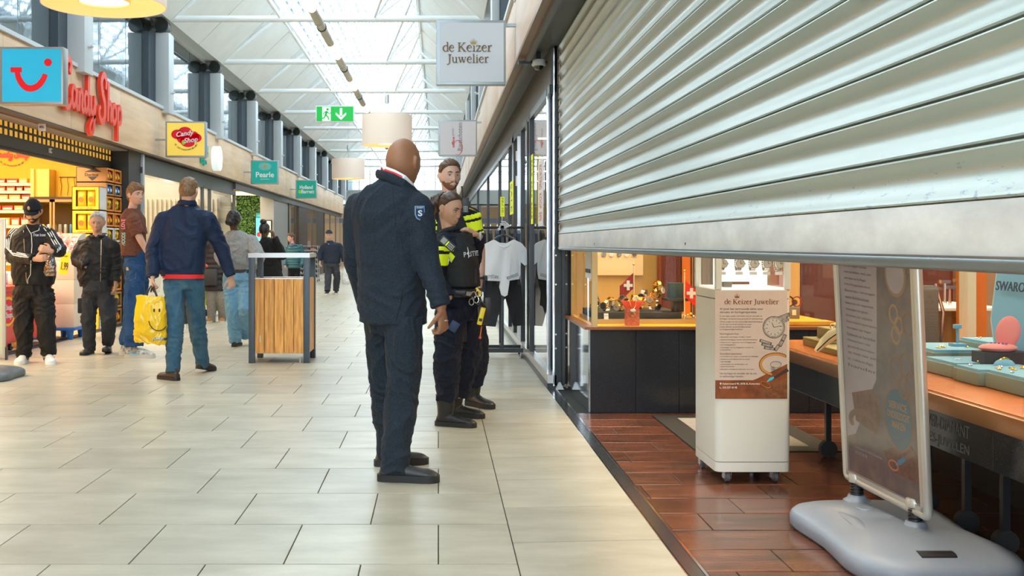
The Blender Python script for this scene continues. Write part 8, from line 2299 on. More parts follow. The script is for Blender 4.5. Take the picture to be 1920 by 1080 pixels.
mb = MB(); mb.bbox(-.017, .017, -.018, .018, -.07, .05, .006, mat=Matrix.Translation(V3(903, 590, 7.40)) @ Matrix.Rotation(R(14), 4, 'Y')); hs_ = mb.build('stun_gun', YEW, bl_)
mb = MB(); mb.tube([V3(908, 573, 7.40), V3(901, 566, 7.38), V3(897, 573, 7.38)], .014, 8); mb.build('stun_grip', BLACKP, hs_)
mb = MB(); mb.box(-.010, .012, -.0205, -.018, -.045, -.025, mat=Matrix.Translation(V3(903, 590, 7.40)) @ Matrix.Rotation(R(14), 4, 'Y')); mb.build('warning_label', PRNT, hs_, False)
mb = MB(); mb.tube([V3(893, 540, 7.42), V3(899, 547, 7.41), V3(898, 556, 7.42)], .008, 8); mb.build('yellow_strap', YEW, bl_)
mb = MB(); mb.bbox(-.022, .022, -.02, .02, -.09, .03, .006, mat=Matrix.Translation(V3(914, 566, 7.5))); mb.build('magazine_pouch', BLACKP, bl_)
mb = MB(); mb.ball(V3(900, 633, 7.44), .010, 6); mb.tube([V3(903, 612, 7.44), V3(900, 633, 7.44)], .004, 6); mb.build('pull_tab', M('orange_tab', (.8, .15, .02), .4), bl_)
BT = M('boot_leather', (0.018, 0.018, 0.019), .38, bump=(90, .3, .004))
shoe(J['anR'], (.95, -.35), b2, (BT, BLKS), L=.285, kind='boot', laces=BLKS, ground=0.0, sole_t=.032)
shoe(J['anL'], (.95, -.25), b2, (BT, BLKS), L=.285, kind='boot', laces=BLKS, ground=0.0, sole_t=.032)
pt0 = hf @ (Vector((0, -.088, .075)) * .93)
mb = MB(); mb.tube([hf @ (Vector((0, -.06, .085)) * .93), pt0, V3(818, 376, 7.52), V3(809, 393, 7.52), V3(804, 412, 7.50), V3(803, 420, 7.49)], [.026, .024, .040, .044, .034, .012], 16)
pn = fuse('ponytail', mb, .006, MT['hair_chestnut'], b2, 2, .012, (40, 40, 5))
mb = MB(); mb.tube([pt0 + Vector((0, .02 * cos(a), .022 * sin(a))) + (pt0 - hf.translation).normalized() * .0 for a in [2 * pi * i / 12 for i in range(12)]], .008, 8, closed=True); mb.build('hair_tie', BLACKP, b2)
mb = MB(); ec = hf @ (Vector((.083, -.008, -.045)) * .93); mb.tube([ec + Vector((0, .010 * cos(a), .010 * sin(a))) for a in [2 * pi * i / 12 for i in range(12)]], .0018, 5, closed=True); mb.build('earring', GOLD, b2)
mb = MB(); mb.tube([J['wrL'] + Vector((.006, .028 * cos(a), .028 * sin(a) - .004)) for a in [2 * pi * i / 14 for i in range(14)]], .007, 8, closed=True); mb.build('wristband', M('band_pale', (.6, .58, .55), .5), b2)
# --- policeman
Yc = 8.45
J = dict(head=V3(843, 330, 8.42), neck=V3(844, 378, 8.45), chest=V3(846, 420, 8.46), waist=V3(852, 500, 8.46), pelvis=V3(856, 560, 8.46),
   shR=V3(810, 400, 8.50), shL=V3(884, 398, 8.38), elR=V3(802, 470, 8.55), elL=V3(900, 466, 8.40), wrR=V3(822, 520, 8.35), wrL=V3(902, 524, 8.28),
   hipR=V3(840, 578, 8.5), hipL=V3(878, 578, 8.4), knR=V3(838, 668, 8.55), knL=V3(896, 655, 8.35), anR=V3(840, 735, 8.7), anL=V3(889, 740, 8.42))
S = dict(skin=SK_PALE, hyaw=160, hpitch=0, tyaw=168, pyaw=160, vox=.008, bvox=.0055, neckr=.060, bulk=1.0, hs=1.0, armr=1.0, brow=HAIR_DK, gaze=(.0, 0), jaw=1.1,
   hair=('short', HAIR_BR, .004, .020, .35), beard=(STUB, .0012), handL=dict(d=(-.1, -.2, -1), palm=(-1, 0, 0), curl=.5), handR=dict(curl=.5))
b3, hf, hb_ = person('bearded policeman with short brown hair standing behind the policewoman', (J['pelvis'].x, Yc), J, S)
x_ = lambda px: P(px, 0, Yc).x
z_ = lambda py: P(0, py, Yc).z
rg = [((x_(854), Yc, z_(560)), 165, .185, .130, 0), ((x_(850), Yc, z_(500)), 166, .175, .125, 0), ((x_(847), Yc, z_(440)), 168, .19, .13, 0), ((x_(846), Yc, z_(405)), 168, .19, .115, 0), ((x_(845), Yc, z_(388)), 168, .13, .09, 0), ((x_(844), Yc, z_(377)), 168, .08, .078, 0), ((x_(844), Yc, z_(371)), 168, .068, .068, 0)]
sh3 = top(b3, J, S, rg, POL, 'uniform_shirt', .007, .004, sr=(.075, .066, .060), slen=(.58, .58))
rg = [((x_(854), Yc, z_(540)), 165, .19, .150, 0), ((x_(850), Yc, z_(500)), 166, .185, .148, 0), ((x_(847), Yc, z_(440)), 168, .172, .155, 0), ((x_(846), Yc, z_(405)), 168, .150, .14, 0), ((x_(845), Yc, z_(390)), 168, .115, .11, 0), ((x_(844), Yc, z_(380)), 168, .088, .092, 0)]
vs3 = top(b3, J, S, rg, VEST, 'police_vest', .008, .003, sleeves=False)
for a_, b_, sx_ in ((J['shL'], J['elL'], 1), (J['shR'], J['elR'], -1)):
 ax_ = b_ - a_
 patch('reflective_stripe', sh3, lambda c, n: (c - a_ - ax_ * .4).length < .20 and (c.x - a_.x) * sx_ > -.06 and (.05 < arm_t(c, a_, ax_) < .17 or .24 < arm_t(c, a_, ax_) < .50), .003, NEON)
 patch('cuff_piping', sh3, lambda c, n: (c - a_ - ax_ * .58).length < .10 and .555 < arm_t(c, a_, ax_) < .60, .003, NEON)
mb = MB(); mb.tube([V3(876, 389, 8.36), V3(886, 393, 8.34), V3(893, 398, 8.36)], [(.005, .022)] * 3, 8, up=(0, 0, 1)); mb.build('yellow_epaulette', YEW, sh3)
mb = MB(); mb.tube([V3(797, 396, 8.44), V3(806, 391, 8.42)], [(.005, .02)] * 2, 8, up=(0, 0, 1)); mb.build('yellow_epaulette', YEW, sh3)
mb = MB(); mb.tube([V3(828, 372, 8.40), V3(832, 384, 8.34), V3(842, 392, 8.30)], [(.018, .006)] * 3, 8, up=(0, 0, 1)); mb.tube([V3(862, 372, 8.38), V3(860, 383, 8.32), V3(852, 392, 8.29)], [(.018, .006)] * 3, 8, up=(0, 0, 1)); mb.build('collar', POL, sh3)
mb = MB(); mb.bbox(-.026, .026, -.015, .015, -.06, .055, .005, mat=Matrix.Translation(V3(873, 385, 8.24))); rd = mb.build('radio', BLACKP, vs3)
mb = MB()
for i in range(4):
 for j in range(3): mb.box(-.015 + j * .011, -.008 + j * .011, -.018, -.015, -.05 + i * .012, -.043 + i * .012, mat=Matrix.Translation(V3(873, 385, 8.24)))
mb.build('radio_keys', M('radio_keys', (.5, .5, .5)), rd, False)
mb = MB(); mb.tube([V3(868, 374, 8.24), V3(866, 349, 8.24)], .006, 8); mb.build('antenna', BLACKP, rd)
mb = MB(); mb.tube([J['wrL'] + Vector((.032 * cos(a), .032 * sin(a), .012)) for a in [2 * pi * i / 14 for i in range(14)]], .009, 8, closed=True); wt_ = mb.build('wristwatch', BLACKP, b3)
mb = MB(); mb.bbox(-.018, .018, -.006, .006, -.018, .018, .004, mat=Matrix.Translation(J['wrL'] + Vector((.03, -.025, .012)))); mb.build('watch_case', BLACKP, wt_)
tr3 = trousers(b3, J, S, POL, (.102, .088, .072), fold=.012, hipw=.18, hipd=.13, hem=.13, vox=.008, bulge=.05)
mb = MB(); mb.loft([ring_of(Vector((x_(856), Yc, z_(553))), 162, .195, .155, 24), ring_of(Vector((x_(856), Yc, z_(541))), 162, .193, .153, 24)]); mb.build('duty_belt', BLKL, b3)
shoe(J['anL'], (.62, -.78), b3, (BT, BLKS), L=.30, kind='boot', laces=BLKS, ground=0.0, sole_t=.034)
shoe(J['anR'], (-.1, -1), b3, (BT, BLKS), L=.30, kind='boot', ground=0.0, sole_t=.034)
# --- man in a blue jacket walking away
Yc = 10.25
J = dict(head=V3(354, 358, 10.2), neck=V3(351, 388, 10.22), chest=V3(345, 430, 10.22), waist=V3(342, 480, 10.23), pelvis=V3(345, 522, 10.25),
   shR=V3(387, 404, 10.2), shL=V3(308, 405, 10.25), elR=V3(414, 462, 10.28), elL=V3(287, 465, 10.22), wrR=V3(433, 517, 10.30), wrL=V3(286, 519, 10.10),
   hipR=V3(363, 525, 10.25), hipL=V3(326, 525, 10.25), knR=V3(369, 602, 10.40), knL=V3(328, 605, 10.10), anR=V3(379, 680, 10.62), anL=V3(324, 692, 10.02))
NAVYJ = cloth('jacket_navy', (0.012, 0.026, 0.066), .6, (180, .15, .003), (60, .25)); DEN = cloth('denim_teal', (0.022, 0.075, 0.135), .8, (260, .3, .003), (9, .5, (0.07, 0.15, 0.21)))
S = dict(skin=SK_PALE, hyaw=12, hpitch=0, tyaw=4, pyaw=2, vox=.009, bvox=.006, neckr=.058, hs=1.0, face=True, armr=.95, hair=('short', HAIR_LB, .006, .016, .5), handR=dict(curl=.75, palm=(-.6, .6, 0), d=(.12, .1, -1), side=-1), handL=dict(curl=1.05, palm=(.9, .2, 0), d=(.05, -.1, -1)))
b4, hf, hb_ = person('man in navy blue jacket and jeans walking away with a yellow shopping bag', (J['pelvis'].x, Yc), J, S)
x_ = lambda px: P(px, 0, Yc).x
z_ = lambda py: P(0, py, Yc).z
rg = [((x_(341), Yc, z_(514)), 4, .205, .130, 0), ((x_(341), Yc, z_(503)), 4, .215, .135, 0), ((x_(342), Yc, z_(478)), 4, .228, .14, 0), ((x_(344), Yc, z_(430)), 4, .225, .135, 0), ((x_(346), Yc, z_(405)), 4, .205, .115, 0), ((x_(348), Yc, z_(391)), 4, .14, .095, 0), ((x_(350), Yc, z_(380)), 4, .080, .082, 0), ((x_(351), Yc, z_(373)), 4, .072, .074, 0)]
jk4 = top(b4, J, S, rg, NAVYJ, 'jacket', .0085, .010, sr=(.088, .074, .056), fscale=(5, 5, 7))
mb = MB(); mb.loft([ring_of(Vector((x_(341), Yc, z_(518))), 4, .192, .124, 28), ring_of(Vector((x_(341), Yc, z_(506))), 4, .198, .13, 28)]); mb.build('hem_band', NAVYJ, jk4)
mb = MB(); mb.loft([ring_of(Vector((x_(344), Yc, z_(522))), 4, .192, .138, 28), ring_of(Vector((x_(343), Yc, z_(514))), 4, .190, .134, 28)]); mb.build('red_shirt_hem', M('shirt_red', (.75, .02, .02), .7), b4)
for sd in ('L', 'R'):
 a_ = J['wr' + sd]; d_ = (J['el' + sd] - a_).normalized()
 mb = MB(); mb.tube([a_ - d_ * .002, a_ + d_ * .07], [.044, .050], 14); mb.build('cuff', NAVYJ, jk4)
trousers(b4, J, S, DEN, (.100, .085, .066), fold=.010, hipw=.172, hipd=.122, hem=.02, vox=.0085, name='jeans', waist=J['pelvis'] + Vector((0, 0, .11)))
BRN = M('shoe_brown', (0.045, 0.030, 0.022), .5, bump=(80, .2, .003))
shoe(J['anL'], (-.75, .65), b4, (BRN, BLKS), L=.29, ground=0.0, laces=BLKS)
shoe(J['anR'], (.35, .9), b4, (BLKL, BLKS), L=.29, ground=0.0, pitch=10)
collar(J, S, .080, .026, .008, NAVYJ, jk4, 4, dz=.030)
bg = thing('shopping_bag', 'yellow plastic shopping bag with a black smile carried by the man in blue', 'bag', (x_(283), 10.0, .35))
YB = M('bag_plastic_yellow', (0.92, 0.58, 0.01), .28, bump=(14, .5, .02), coat=.3)
Yb = 10.0
mb = MB()
lev_ = [((252, 641), (312, 648)), ((251, 625), (313, 628)), ((252, 600), (312, 600)), ((254, 580), (311, 580)), ((257, 562), (310, 562)), ((255, 553), (311, 556))]
rings = []
for i, (l_, r_) in enumerate(lev_):
 a, b = P(l_[0], l_[1], Yb), P(r_[0], r_[1], Yb)
 th_ = (.05, .07, .075, .065, .04, .012)[i]
 rings.append([a.lerp(b, .5) + (b - a) * .5 * cos(t_) + Vector((0, th_ * (abs(sin(t_)) ** .7) * (1 if sin(t_) > 0 else -1), 0)) for t_ in [2 * pi * k_ / 28 for k_ in range(28)]])
mb.loft(rings)
bb_ = fuse('bag_body', mb, .008, YB, bg, 3, .012, (9, 9, 6))
mb = MB(); h0 = P(284, 536, 10.05)
for dx_ in (-.05, .05): mb.tube([P(284, 556, Yb) + Vector((dx_, 0, 0)), P(284, 545, Yb) + Vector((dx_ * .6, 0, 0)), h0 + Vector((dx_ * .15, .02, 0)), P(284, 548, Yb + .03) + Vector((-dx_ * .3, .03, 0))], [(.010, .004)] * 4, 8)
mb.build('handle', BLACKP, bg)
bvb = BVHTree.FromPolygons([v.co + origin(bb_) for v in bb_.data.vertices], [tuple(p.vertices) for p in bb_.data.polygons])
ob_ = lambda px, py, off=.003: on_jacket(px, py, off, bvb)
mb = MB(); mb.tube([ob_(x, y) for x, y in ((279, 602), (281, 609), (286, 616), (293, 620), (301, 620), (307, 617), (311, 612))], [(.004, .006)] * 7, 8); mb.build('smile', PRNT, bg)
for x in (289, 299):
 mb = MB(); mb.ball(ob_(x, 582), (.009, .004, .018), 6); mb.build('eye_dot', PRNT, bg)
project('lettering', text_fit('JUMBO', .125, .032, depth=.001, bold=.03, shear=.2), frame(P(297, 636, Yb - .08), (1, 0, 0), (0, 0, 1)), bb_, (0, 1, 0), .004, WHITEP, bg)
project('lettering_shadow', text_fit('JUMBO', .125, .032, depth=.001, bold=.05, shear=.2), frame(P(297.7, 636.6, Yb - .08), (1, 0, 0), (0, 0, 1)), bb_, (0, 1, 0), .002, PRNT, bg)
# --- young man in brown t-shirt
Yc = 12.1
J = dict(head=V3(254, 366, 12.1), neck=V3(247, 396, 12.1), chest=V3(250, 430, 12.1), waist=V3(252, 462, 12.1), pelvis=V3(257, 494, 12.1),
   shR=V3(250, 408, 11.93), shL=V3(258, 408, 12.27), elR=V3(262, 447, 11.90), elL=V3(266, 447, 12.30), wrR=V3(279, 478, 11.98), wrL=V3(280, 474, 12.2),
   hipR=V3(256, 497, 12.02), hipL=V3(260, 497, 12.18), knR=V3(250, 570, 12.0), knL=V3(258, 570, 12.2), anR=V3(250, 648, 12.0), anL=V3(240, 644, 12.3))
TBR = cloth('tee_brown', (0.16, 0.060, 0.038), .85); DENB = cloth('denim_blue', (0.008, 0.038, 0.12), .8, (260, .3, .003), (8, .6, (0.03, 0.09, 0.20)))
S = dict(skin=SK_PALE, hyaw=128, hpitch=0, tyaw=100, pyaw=96, vox=.009, bvox=.006, neckr=.050, hs=.98, armr=.95, brow=HAIR_DK, gaze=(.5, 0), hair=('long', HAIR_LB, .012, .026, .9), handR=dict(curl=.5, palm=(0, 1, 0)), handL=dict(curl=.5))
b5, hf, hb_ = person('young man with tousled hair in brown t-shirt and wide blue jeans', (J['pelvis'].x, Yc), J, S)
x_ = lambda px: P(px, 0, Yc).x
z_ = lambda py: P(0, py, Yc).z
rg = [((x_(252), Yc, z_(480)), 98, .165, .130, 0), ((x_(251), Yc, z_(462)), 98, .165, .130, 0), ((x_(249), Yc, z_(430)), 100, .172, .130, 0), ((x_(249), Yc, z_(408)), 100, .175, .115, 0), ((x_(248), Yc, z_(397)), 100, .12, .085, 0), ((x_(248), Yc, z_(391)), 100, .07, .066, 0)]
ts5 = top(b5, J, S, rg, TBR, 'tshirt', .008, .007, sr=(.078, .078, .074), slen=(.82, .82))
bv5 = BVHTree.FromPolygons([v.co + origin(ts5) for v in ts5.data.vertices], [tuple(p.vertices) for p in ts5.data.polygons])
project('pink_print', text_fit('LOVE', .11, .05, depth=.001, bold=.03), frame(P(229, 420, 11.9), (0.05, 0, 1), (-1, 0, 0.05)), ts5, (0, 1, 0), .003, M('print_pink', (.8, .25, .35), .6))
project('green_print', text_fit('HOODS', .14, .05, depth=.001, bold=.03), frame(P(229, 448, 11.9), (0.05, 0, 1), (-1, 0, 0.05)), ts5, (0, 1, 0), .003, M('print_mint', (.35, .6, .5), .6))
jn5 = trousers(b5, J, S, DENB, (.118, .108, .108), fold=.011, hipw=.165, hipd=.135, hem=.05, vox=.0085, name='jeans')
bvj = BVHTree.FromPolygons([v.co + origin(jn5) for v in jn5.data.vertices], [tuple(p.vertices) for p in jn5.data.polygons])
oj = lambda px, py, off=.002: on_jacket(px, py, off, bvj)
STI = M('stitch', (.25, .28, .32), .7)
mb = MB(); mb.tube([oj(x, y) for x, y in ((231, 497), (234, 520), (243, 526), (254, 522), (256, 496))], .0016, 4); mb.build('pocket_stitch', STI, jn5)
mb = MB(); mb.tube([oj(x, y) for x, y in ((247, 537), (258, 538), (272, 539))], .0016, 4); mb.build('pocket_stitch', STI, jn5)
mb = MB(); c = oj(240, 504, .003); mb.box(c.x - .018, c.x + .018, c.y - .002, c.y + .01, c.z - .018, c.z + .018); pt_ = mb.build('pocket_patch', M('patch_tan', (.62, .42, .25), .6), jn5, False)
SNK = M('sneaker_cream', (.62, .60, .52), .5, var=(30, .6, (.12, .10, .09)))
def nikeish(colr):
 def f(m, s, up):
  mb = MB()
  for sd in (1, -1):
   stroke(mb, [(.09 * s, .062 * s), (.04 * s, .036 * s), (.0 * s, .040 * s), (-.045 * s, .068 * s)], [.004, .016, .016, .003], m @ frame((sd * .0440 * s, 0, 0), (0, 1, 0), (0, 0, 1)), .004)
  mb.build('side_mark', colr, up, False)
 return f
shoe(J['anR'], (1, -.1), b5, (SNK, M('sole_cream', (.6, .57, .5), .5)), L=.33, ground=0.0, detail=nikeish(M('mark_sky', (.25, .55, .75), .4)), sole_t=.036)
shoe(J['anL'], (1, .1), b5, (SNK, M('sole_cream', (.6, .57, .5), .5)), L=.33, ground=0.0, sole_t=.036)
# --- older man in black jacket
Yc = 12.45
J = dict(head=V3(182, 417, 12.4), neck=V3(183, 444, 12.42), chest=V3(182, 470, 12.42), waist=V3(181, 505, 12.42), pelvis=V3(183, 540, 12.42),
   shR=V3(155, 456, 12.45), shL=V3(211, 456, 12.42), elR=V3(143, 487, 12.42), elL=V3(218, 492, 12.45), wrR=V3(162, 500, 12.28), wrL=V3(217, 529, 12.38),
   hipR=V3(171, 545, 12.42), hipL=V3(195, 545, 12.42), knR=V3(165, 600, 12.38), knL=V3(204, 600, 12.34), anR=V3(168, 652, 12.42), anL=V3(203, 640, 12.5))
BJ = cloth('jacket_black', (0.020, 0.020, 0.021), .55, (60, .3, .008)); CHAR = cloth('trouser_charcoal', (0.040, 0.042, 0.046), .85)
S = dict(skin=SK_OLIVE, hyaw=168, hpitch=8, tyaw=176, pyaw=176, vox=.0095, bvox=.0065, neckr=.054, hs=.97, brow=HAIR_GREY, gaze=(-.4, 0), hair=('receding', HAIR_GREY, .010, .016, .6), handR=False, handL=dict(curl=.45))
b6, hf, hb_ = person('grey haired older man in black bomber jacket walking with hand in pocket', (J['pelvis'].x, Yc), J, S)
x_ = lambda px: P(px, 0, Yc).x
z_ = lambda py: P(0, py, Yc).z
rg = [((x_(182), Yc, z_(532)), 176, .195, .145, 0), ((x_(182), Yc, z_(520)), 176, .215, .155, 0), ((x_(182), Yc, z_(485)), 176, .215, .16, 0), ((x_(183), Yc, z_(458)), 176, .205, .13, 0), ((x_(183), Yc, z_(446)), 176, .14, .095, 0), ((x_(183), Yc, z_(440)), 176, .078, .075, 0)]
jk6 = top(b6, J, S, rg, BJ, 'bomber_jacket', .009, .012, sr=(.085, .075, .055), fscale=(7, 7, 10))
mb = MB(); bv6 = BVHTree.FromPolygons([v.co + origin(jk6) for v in jk6.data.vertices], [tuple(p.vertices) for p in jk6.data.polygons])
mb.tube([on_jacket(190 - (y - 450) * .02, y, .001, bv6) for y in range(450, 532, 8)], .004, 5); mb.build('zip', METB, jk6)
mb = MB(); mb.loft([ring_of(Vector((x_(182), Yc, z_(537))), 176, .19, .142, 24), ring_of(Vector((x_(182), Yc, z_(528))), 176, .195, .146, 24)]); mb.build('hem_band', BJ, jk6)
collar(J, S, .078, .018, .012, BJ, jk6, 176, 18, dz=.012)
tr6 = trousers(b6, J, S, CHAR, (.100, .085, .066), fold=.011, hipw=.17, hipd=.13, hem=.02, vox=.009)
for px in (153, 213):
 mb = MB(); mb.bbox(-.025, .03, -.07, .07, -.09, .08, .012, mat=Matrix.Translation(V3(px, 572, 12.42))); mb.build('cargo_pocket', CHAR, tr6)
shoe(J['anR'], (-.1, -1), b6, (BLKL, BLKS), L=.28, ground=0.0, laces=BLKS)
shoe(J['anL'], (.15, -1), b6, (BLKL, BLKS), L=.28, ground=0.035, pitch=-12, laces=BLKS)
# --- capped man with sweets
Yc = 11.5
J = dict(head=V3(62, 396, 11.38), neck=V3(62, 424, 11.5), chest=V3(64, 452, 11.5), waist=V3(64, 500, 11.5), pelvis=V3(63, 540, 11.5),
   shR=V3(28, 440, 11.53), shL=V3(92, 436, 11.5), elR=V3(22, 482, 11.5), elL=V3(113, 470, 11.4), wrR=V3(65, 486, 11.2), wrL=V3(97, 471, 11.2),
   hipR=V3(46, 545, 11.5), hipL=V3(80, 545, 11.5), knR=V3(44, 605, 11.45), knL=V3(85, 602, 11.45), anR=V3(45, 666, 11.5), anL=V3(91, 661, 11.5))
TRK = cloth('track_black', (0.016, 0.016, 0.017), .6, (120, .2, .003))
S = dict(skin=SK_TAN, hyaw=172, hpitch=24, tyaw=172, pyaw=176, vox=.009, bvox=.006, neckr=.060, hs=1.0, full=.7, brow=HAIR_DK, beard=(HAIR_DK, .0022), gaze=(0, -.8), hair=('long', HAIR_DK, .012, .012, .5),
   handR=dict(d=(1, -.3, .15), palm=(.1, .9, -.1), curl=.6, side=1), handL=dict(d=(-.9, -.25, .3), palm=(0, .9, -.3), curl=.65, side=-1))
b7, hf, hb_ = person('man in black cap and striped black track jacket opening a bag of sweets', (J['pelvis'].x, Yc), J, S)
x_ = lambda px: P(px, 0, Yc).x
z_ = lambda py: P(0, py, Yc).z
rg = [((x_(64), Yc, z_(534)), 174, .205, .165, 0), ((x_(63), Yc, z_(510)), 174, .225, .175, 0), ((x_(62), Yc, z_(470)), 173, .215, .165, 0), ((x_(61), Yc, z_(440)), 172, .205, .13, 0), ((x_(61), Yc, z_(427)), 172, .13, .10, 0), ((x_(61), Yc, z_(420)), 172, .085, .08, 0)]
jk7 = top(b7, J, S, rg, TRK, 'track_jacket', .0085, .008, sr=(.088, .076, .056))
bv7 = BVHTree.FromPolygons([v.co + origin(jk7) for v in jk7.data.vertices], [tuple(p.vertices) for p in jk7.data.polygons])
o7 = lambda px, py, off=.003: on_jacket(px, py, off, bv7)
for k in range(3):
 mb = MB(); mb.tube([o7(x + k * 3.6 * .7, y + k * 2.6) for x, y in ((27, 425), (17, 434), (13, 450), (12, 465), (20, 470 + k * 1.5), (34, 474 + k), (48, 477))], .0055, 6); mb.build('white_stripe', WHITEP, jk7)
 mb = MB(); mb.tube([o7(x - k * 3.0, y + k * 2.6) for x, y in ((88, 422), (98, 435), (106, 450), (114, 462), (113, 468))], .0055, 6); mb.build('white_stripe', WHITEP, jk7)
project('chest_print', text_fit('True Icons', .12, .03, depth=.001, bold=.02, shear=.2), frame(P(61, 440, 11.2), (1, 0, 0), (0, 0, 1)), jk7, (0, 1, 0), .003, M('print_lilac', (.6, .62, .8), .6))
mb = MB(); mb.tube([o7(44, 432), o7(46, 470), o7(50, 530)], .004, 5); mb.tube([o7(74, 430), o7(72, 470)], .004, 5); mb.build('zip', METB, jk7)
mb = MB(); mb.tube([V3(46, 402, 11.28), V3(45, 408, 11.26), o7(50, 425, .01), o7(59, 440, .01), o7(60, 460, .01), o7(58, 490, .012), o7(57, 515, .01), o7(52, 524, .01), o7(52, 532, .01)], .0035, 5); mb.tube([o7(59, 437, .01), o7(72, 432, .01), o7(76, 422, .01)], .0035, 5); mb.build('earphone_cable', WHITEP, b7)
collar(J, S, .086, .020, .01, TRK, jk7, 172, 22, dz=.0)
trousers(b7, J, S, TRK, (.118, .100, .078), fold=.014, hipw=.195, hipd=.155, hem=.03, vox=.0085, bulge=.05)
AFW = M('sneaker_white', (.78, .77, .75), .45)
shoe(J['anR'], (.12, -1), b7, (AFW, WHITEP), L=.32, ground=0.0, laces=WHITEP, detail=nikeish(PRNT), sole_t=.036)
shoe(J['anL'], (.45, -.9), b7, (AFW, WHITEP), L=.32, ground=0.0, laces=WHITEP, detail=nikeish(PRNT), sole_t=.036)
CAPM = cloth('cap_black', (.012, .014, .02), .8)
x, y, z = hb_[:, 0], hb_[:, 1], hb_[:, 2]
m_ = sst(z - np.interp(y, [-.1, .1], [.012, .034]), -.001, .006)
cp = offset_shell('cap', hb_, -.006 + m_ * .024, hf, 1.0, CAPM, b7)
mb = MB(); rings = []
for i in range(9):
 a = -1.15 + 2.3 * i / 8
 p0 = Vector((.076 * sin(a), .088 * cos(a), .040)); p1 = Vector((.080 * sin(a), .098 * cos(a) + .068 * cos(a * .9) + .0, .020 - .014 * abs(sin(a))))
 rings.append([hf @ p0, hf @ p1, hf @ (p1 + Vector((0, 0, .004))), hf @ (p0 + Vector((0, 0, .006)))])
mb.loft(rings); mb.build('cap_brim', CAPM, cp)
mb = MB(); mb.ball((.015, .108, .078), (.014, .006, .022), 6, mat=hf); mb.build('cap_badge', M('badge_gold', (.55, .42, .18), .4), cp)
sb_ = thing('sweets_bag', 'clear bag of brown sweets held by the man in the black cap', 'bag', (P(94, 0, 11.15).x, 11.15, 1.05))
mb = MB(); rings = []
for i, (cx_, cy_, w_, d_) in enumerate(((95, 518, 10, .02), (94, 510, 13, .045), (95, 500, 12, .045), (96, 490, 9, .03), (95, 480, 5, .015), (94, 474, 4, .008))):
 c = P(cx_, cy_, 11.12); rings.append([c + Vector((w_ / 184 * cos(t_), d_ * sin(t_), 0)) for t_ in [2 * pi * k_ / 16 for k_ in range(16)]])
mb.loft(rings); mb.build('clear_bag', glass('clear_bag', (.86, .85, .86), 1.0, .12, .15, bump=(40, .6)), sb_)
for k in range(12):
 c = P(90 + (k % 4) * 3, 515 - (k // 4) * 7, 11.12 + .01 * (k % 3 - 1))
 o = thing('sweet', 'brown sweet in the capped man clear bag, %s layer from its foot' % ['first', 'second', 'third'][k // 4], 'sweet', tuple(c), 'brown sweets in the clear bag')
 mb = MB(); mb.tube([c + Vector((-.015, 0, -.008)), c, c + Vector((.015, 0, .008))], [.008, .012, .008], 8); mb.build('piece', M('sweet_brown', (.38, .17, .07), .5), o)
# --- woman in grey sweatshirt and light jeans
Yc = 13.3
J = dict(head=V3(438, 413, 13.3), neck=V3(440, 436, 13.3), chest=V3(446, 458, 13.3), waist=V3(448, 490, 13.3), pelvis=V3(450, 520, 13.3),
   shR=V3(472, 448, 13.25), shL=V3(420, 449, 13.3), elR=V3(486, 480, 13.1), elL=V3(414, 484, 13.15), wrR=V3(476, 500, 12.98), wrL=V3(428, 498, 12.98),
   hipR=V3(463, 525, 13.3), hipL=V3(436, 525, 13.3), knR=V3(462, 582, 13.1), knL=V3(438, 582, 13.2), anR=V3(459, 625, 13.5), anL=V3(441, 636, 13.3))
GRY = cloth('sweat_grey', (.30, .31, .31), .9, (160, .3, .003)); LDEN = cloth('denim_light', (.10, .26, .42), .8, (220, .3, .003), (18, .45, (.20, .38, .52)))
S = dict(skin=SK_DARK, hyaw=5, tyaw=6, pyaw=8, vox=.010, bvox=.007, neckr=.048, hs=.95, face=True, fem=1, bulk=1.0, hair=('long', HAIR_BLK, .014, .018, .6), handR=False, handL=False)
b8, hf, hb_ = person('woman with black hair bun in grey sweatshirt and light blue jeans, walking away', (J['pelvis'].x, Yc), J, S)
mb = MB(); mb.ball((-.02, -.10, -.02), (.055, .045, .05), 10, mat=hf); fuse('hair_bun', mb, .008, HAIR_BLK, b8, 1, .010, (30, 30, 30))
mb = MB(); mb.tube([hf @ Vector((.088 * sin(a), .02 - .03 * cos(a), .02 + .092 * cos(a))) for a in [-1.6 + 3.2 * i / 10 for i in range(11)]], [(.006, .016)] * 11, 8); mb.build('headband', M('band_grey', (.35, .36, .38), .7), b8)
x_ = lambda px: P(px, 0, Yc).x
z_ = lambda py: P(0, py, Yc).z
rg = [((x_(447), Yc, z_(507)), 6, .185, .145, 0), ((x_(448), Yc, z_(492)), 6, .215, .165, 0), ((x_(448), Yc, z_(465)), 6, .215, .15, 0), ((x_(446), Yc, z_(447)), 6, .19, .12, 0), ((x_(443), Yc, z_(437)), 6, .12, .09, 0), ((x_(441), Yc, z_(432)), 6, .072, .07, 0)]
top(b8, J, S, rg, GRY, 'sweatshirt', .0095, .010, sr=(.09, .085, .06))
jn8 = trousers(b8, J, S, LDEN, (.125, .098, .075), fold=.010, hipw=.215, hipd=.16, hem=.015, vox=.0095, name='jeans')
mb = MB(); mb.loft([ring_of(Vector((x_(449), Yc, z_(511))), 8, .198, .15, 24), ring_of(Vector((x_(449), Yc, z_(505))), 8, .196, .148, 24)]); mb.build('belt', BLACKP, jn8)
shoe(J['anR'], (.15, 1), b8, (BLKS, M('sole_grey', (.06, .065, .065), .6)), L=.27, ground=.10, pitch=62)
shoe(J['anL'], (.1, 1), b8, (BLKS, BLKS), L=.27, ground=0.0)
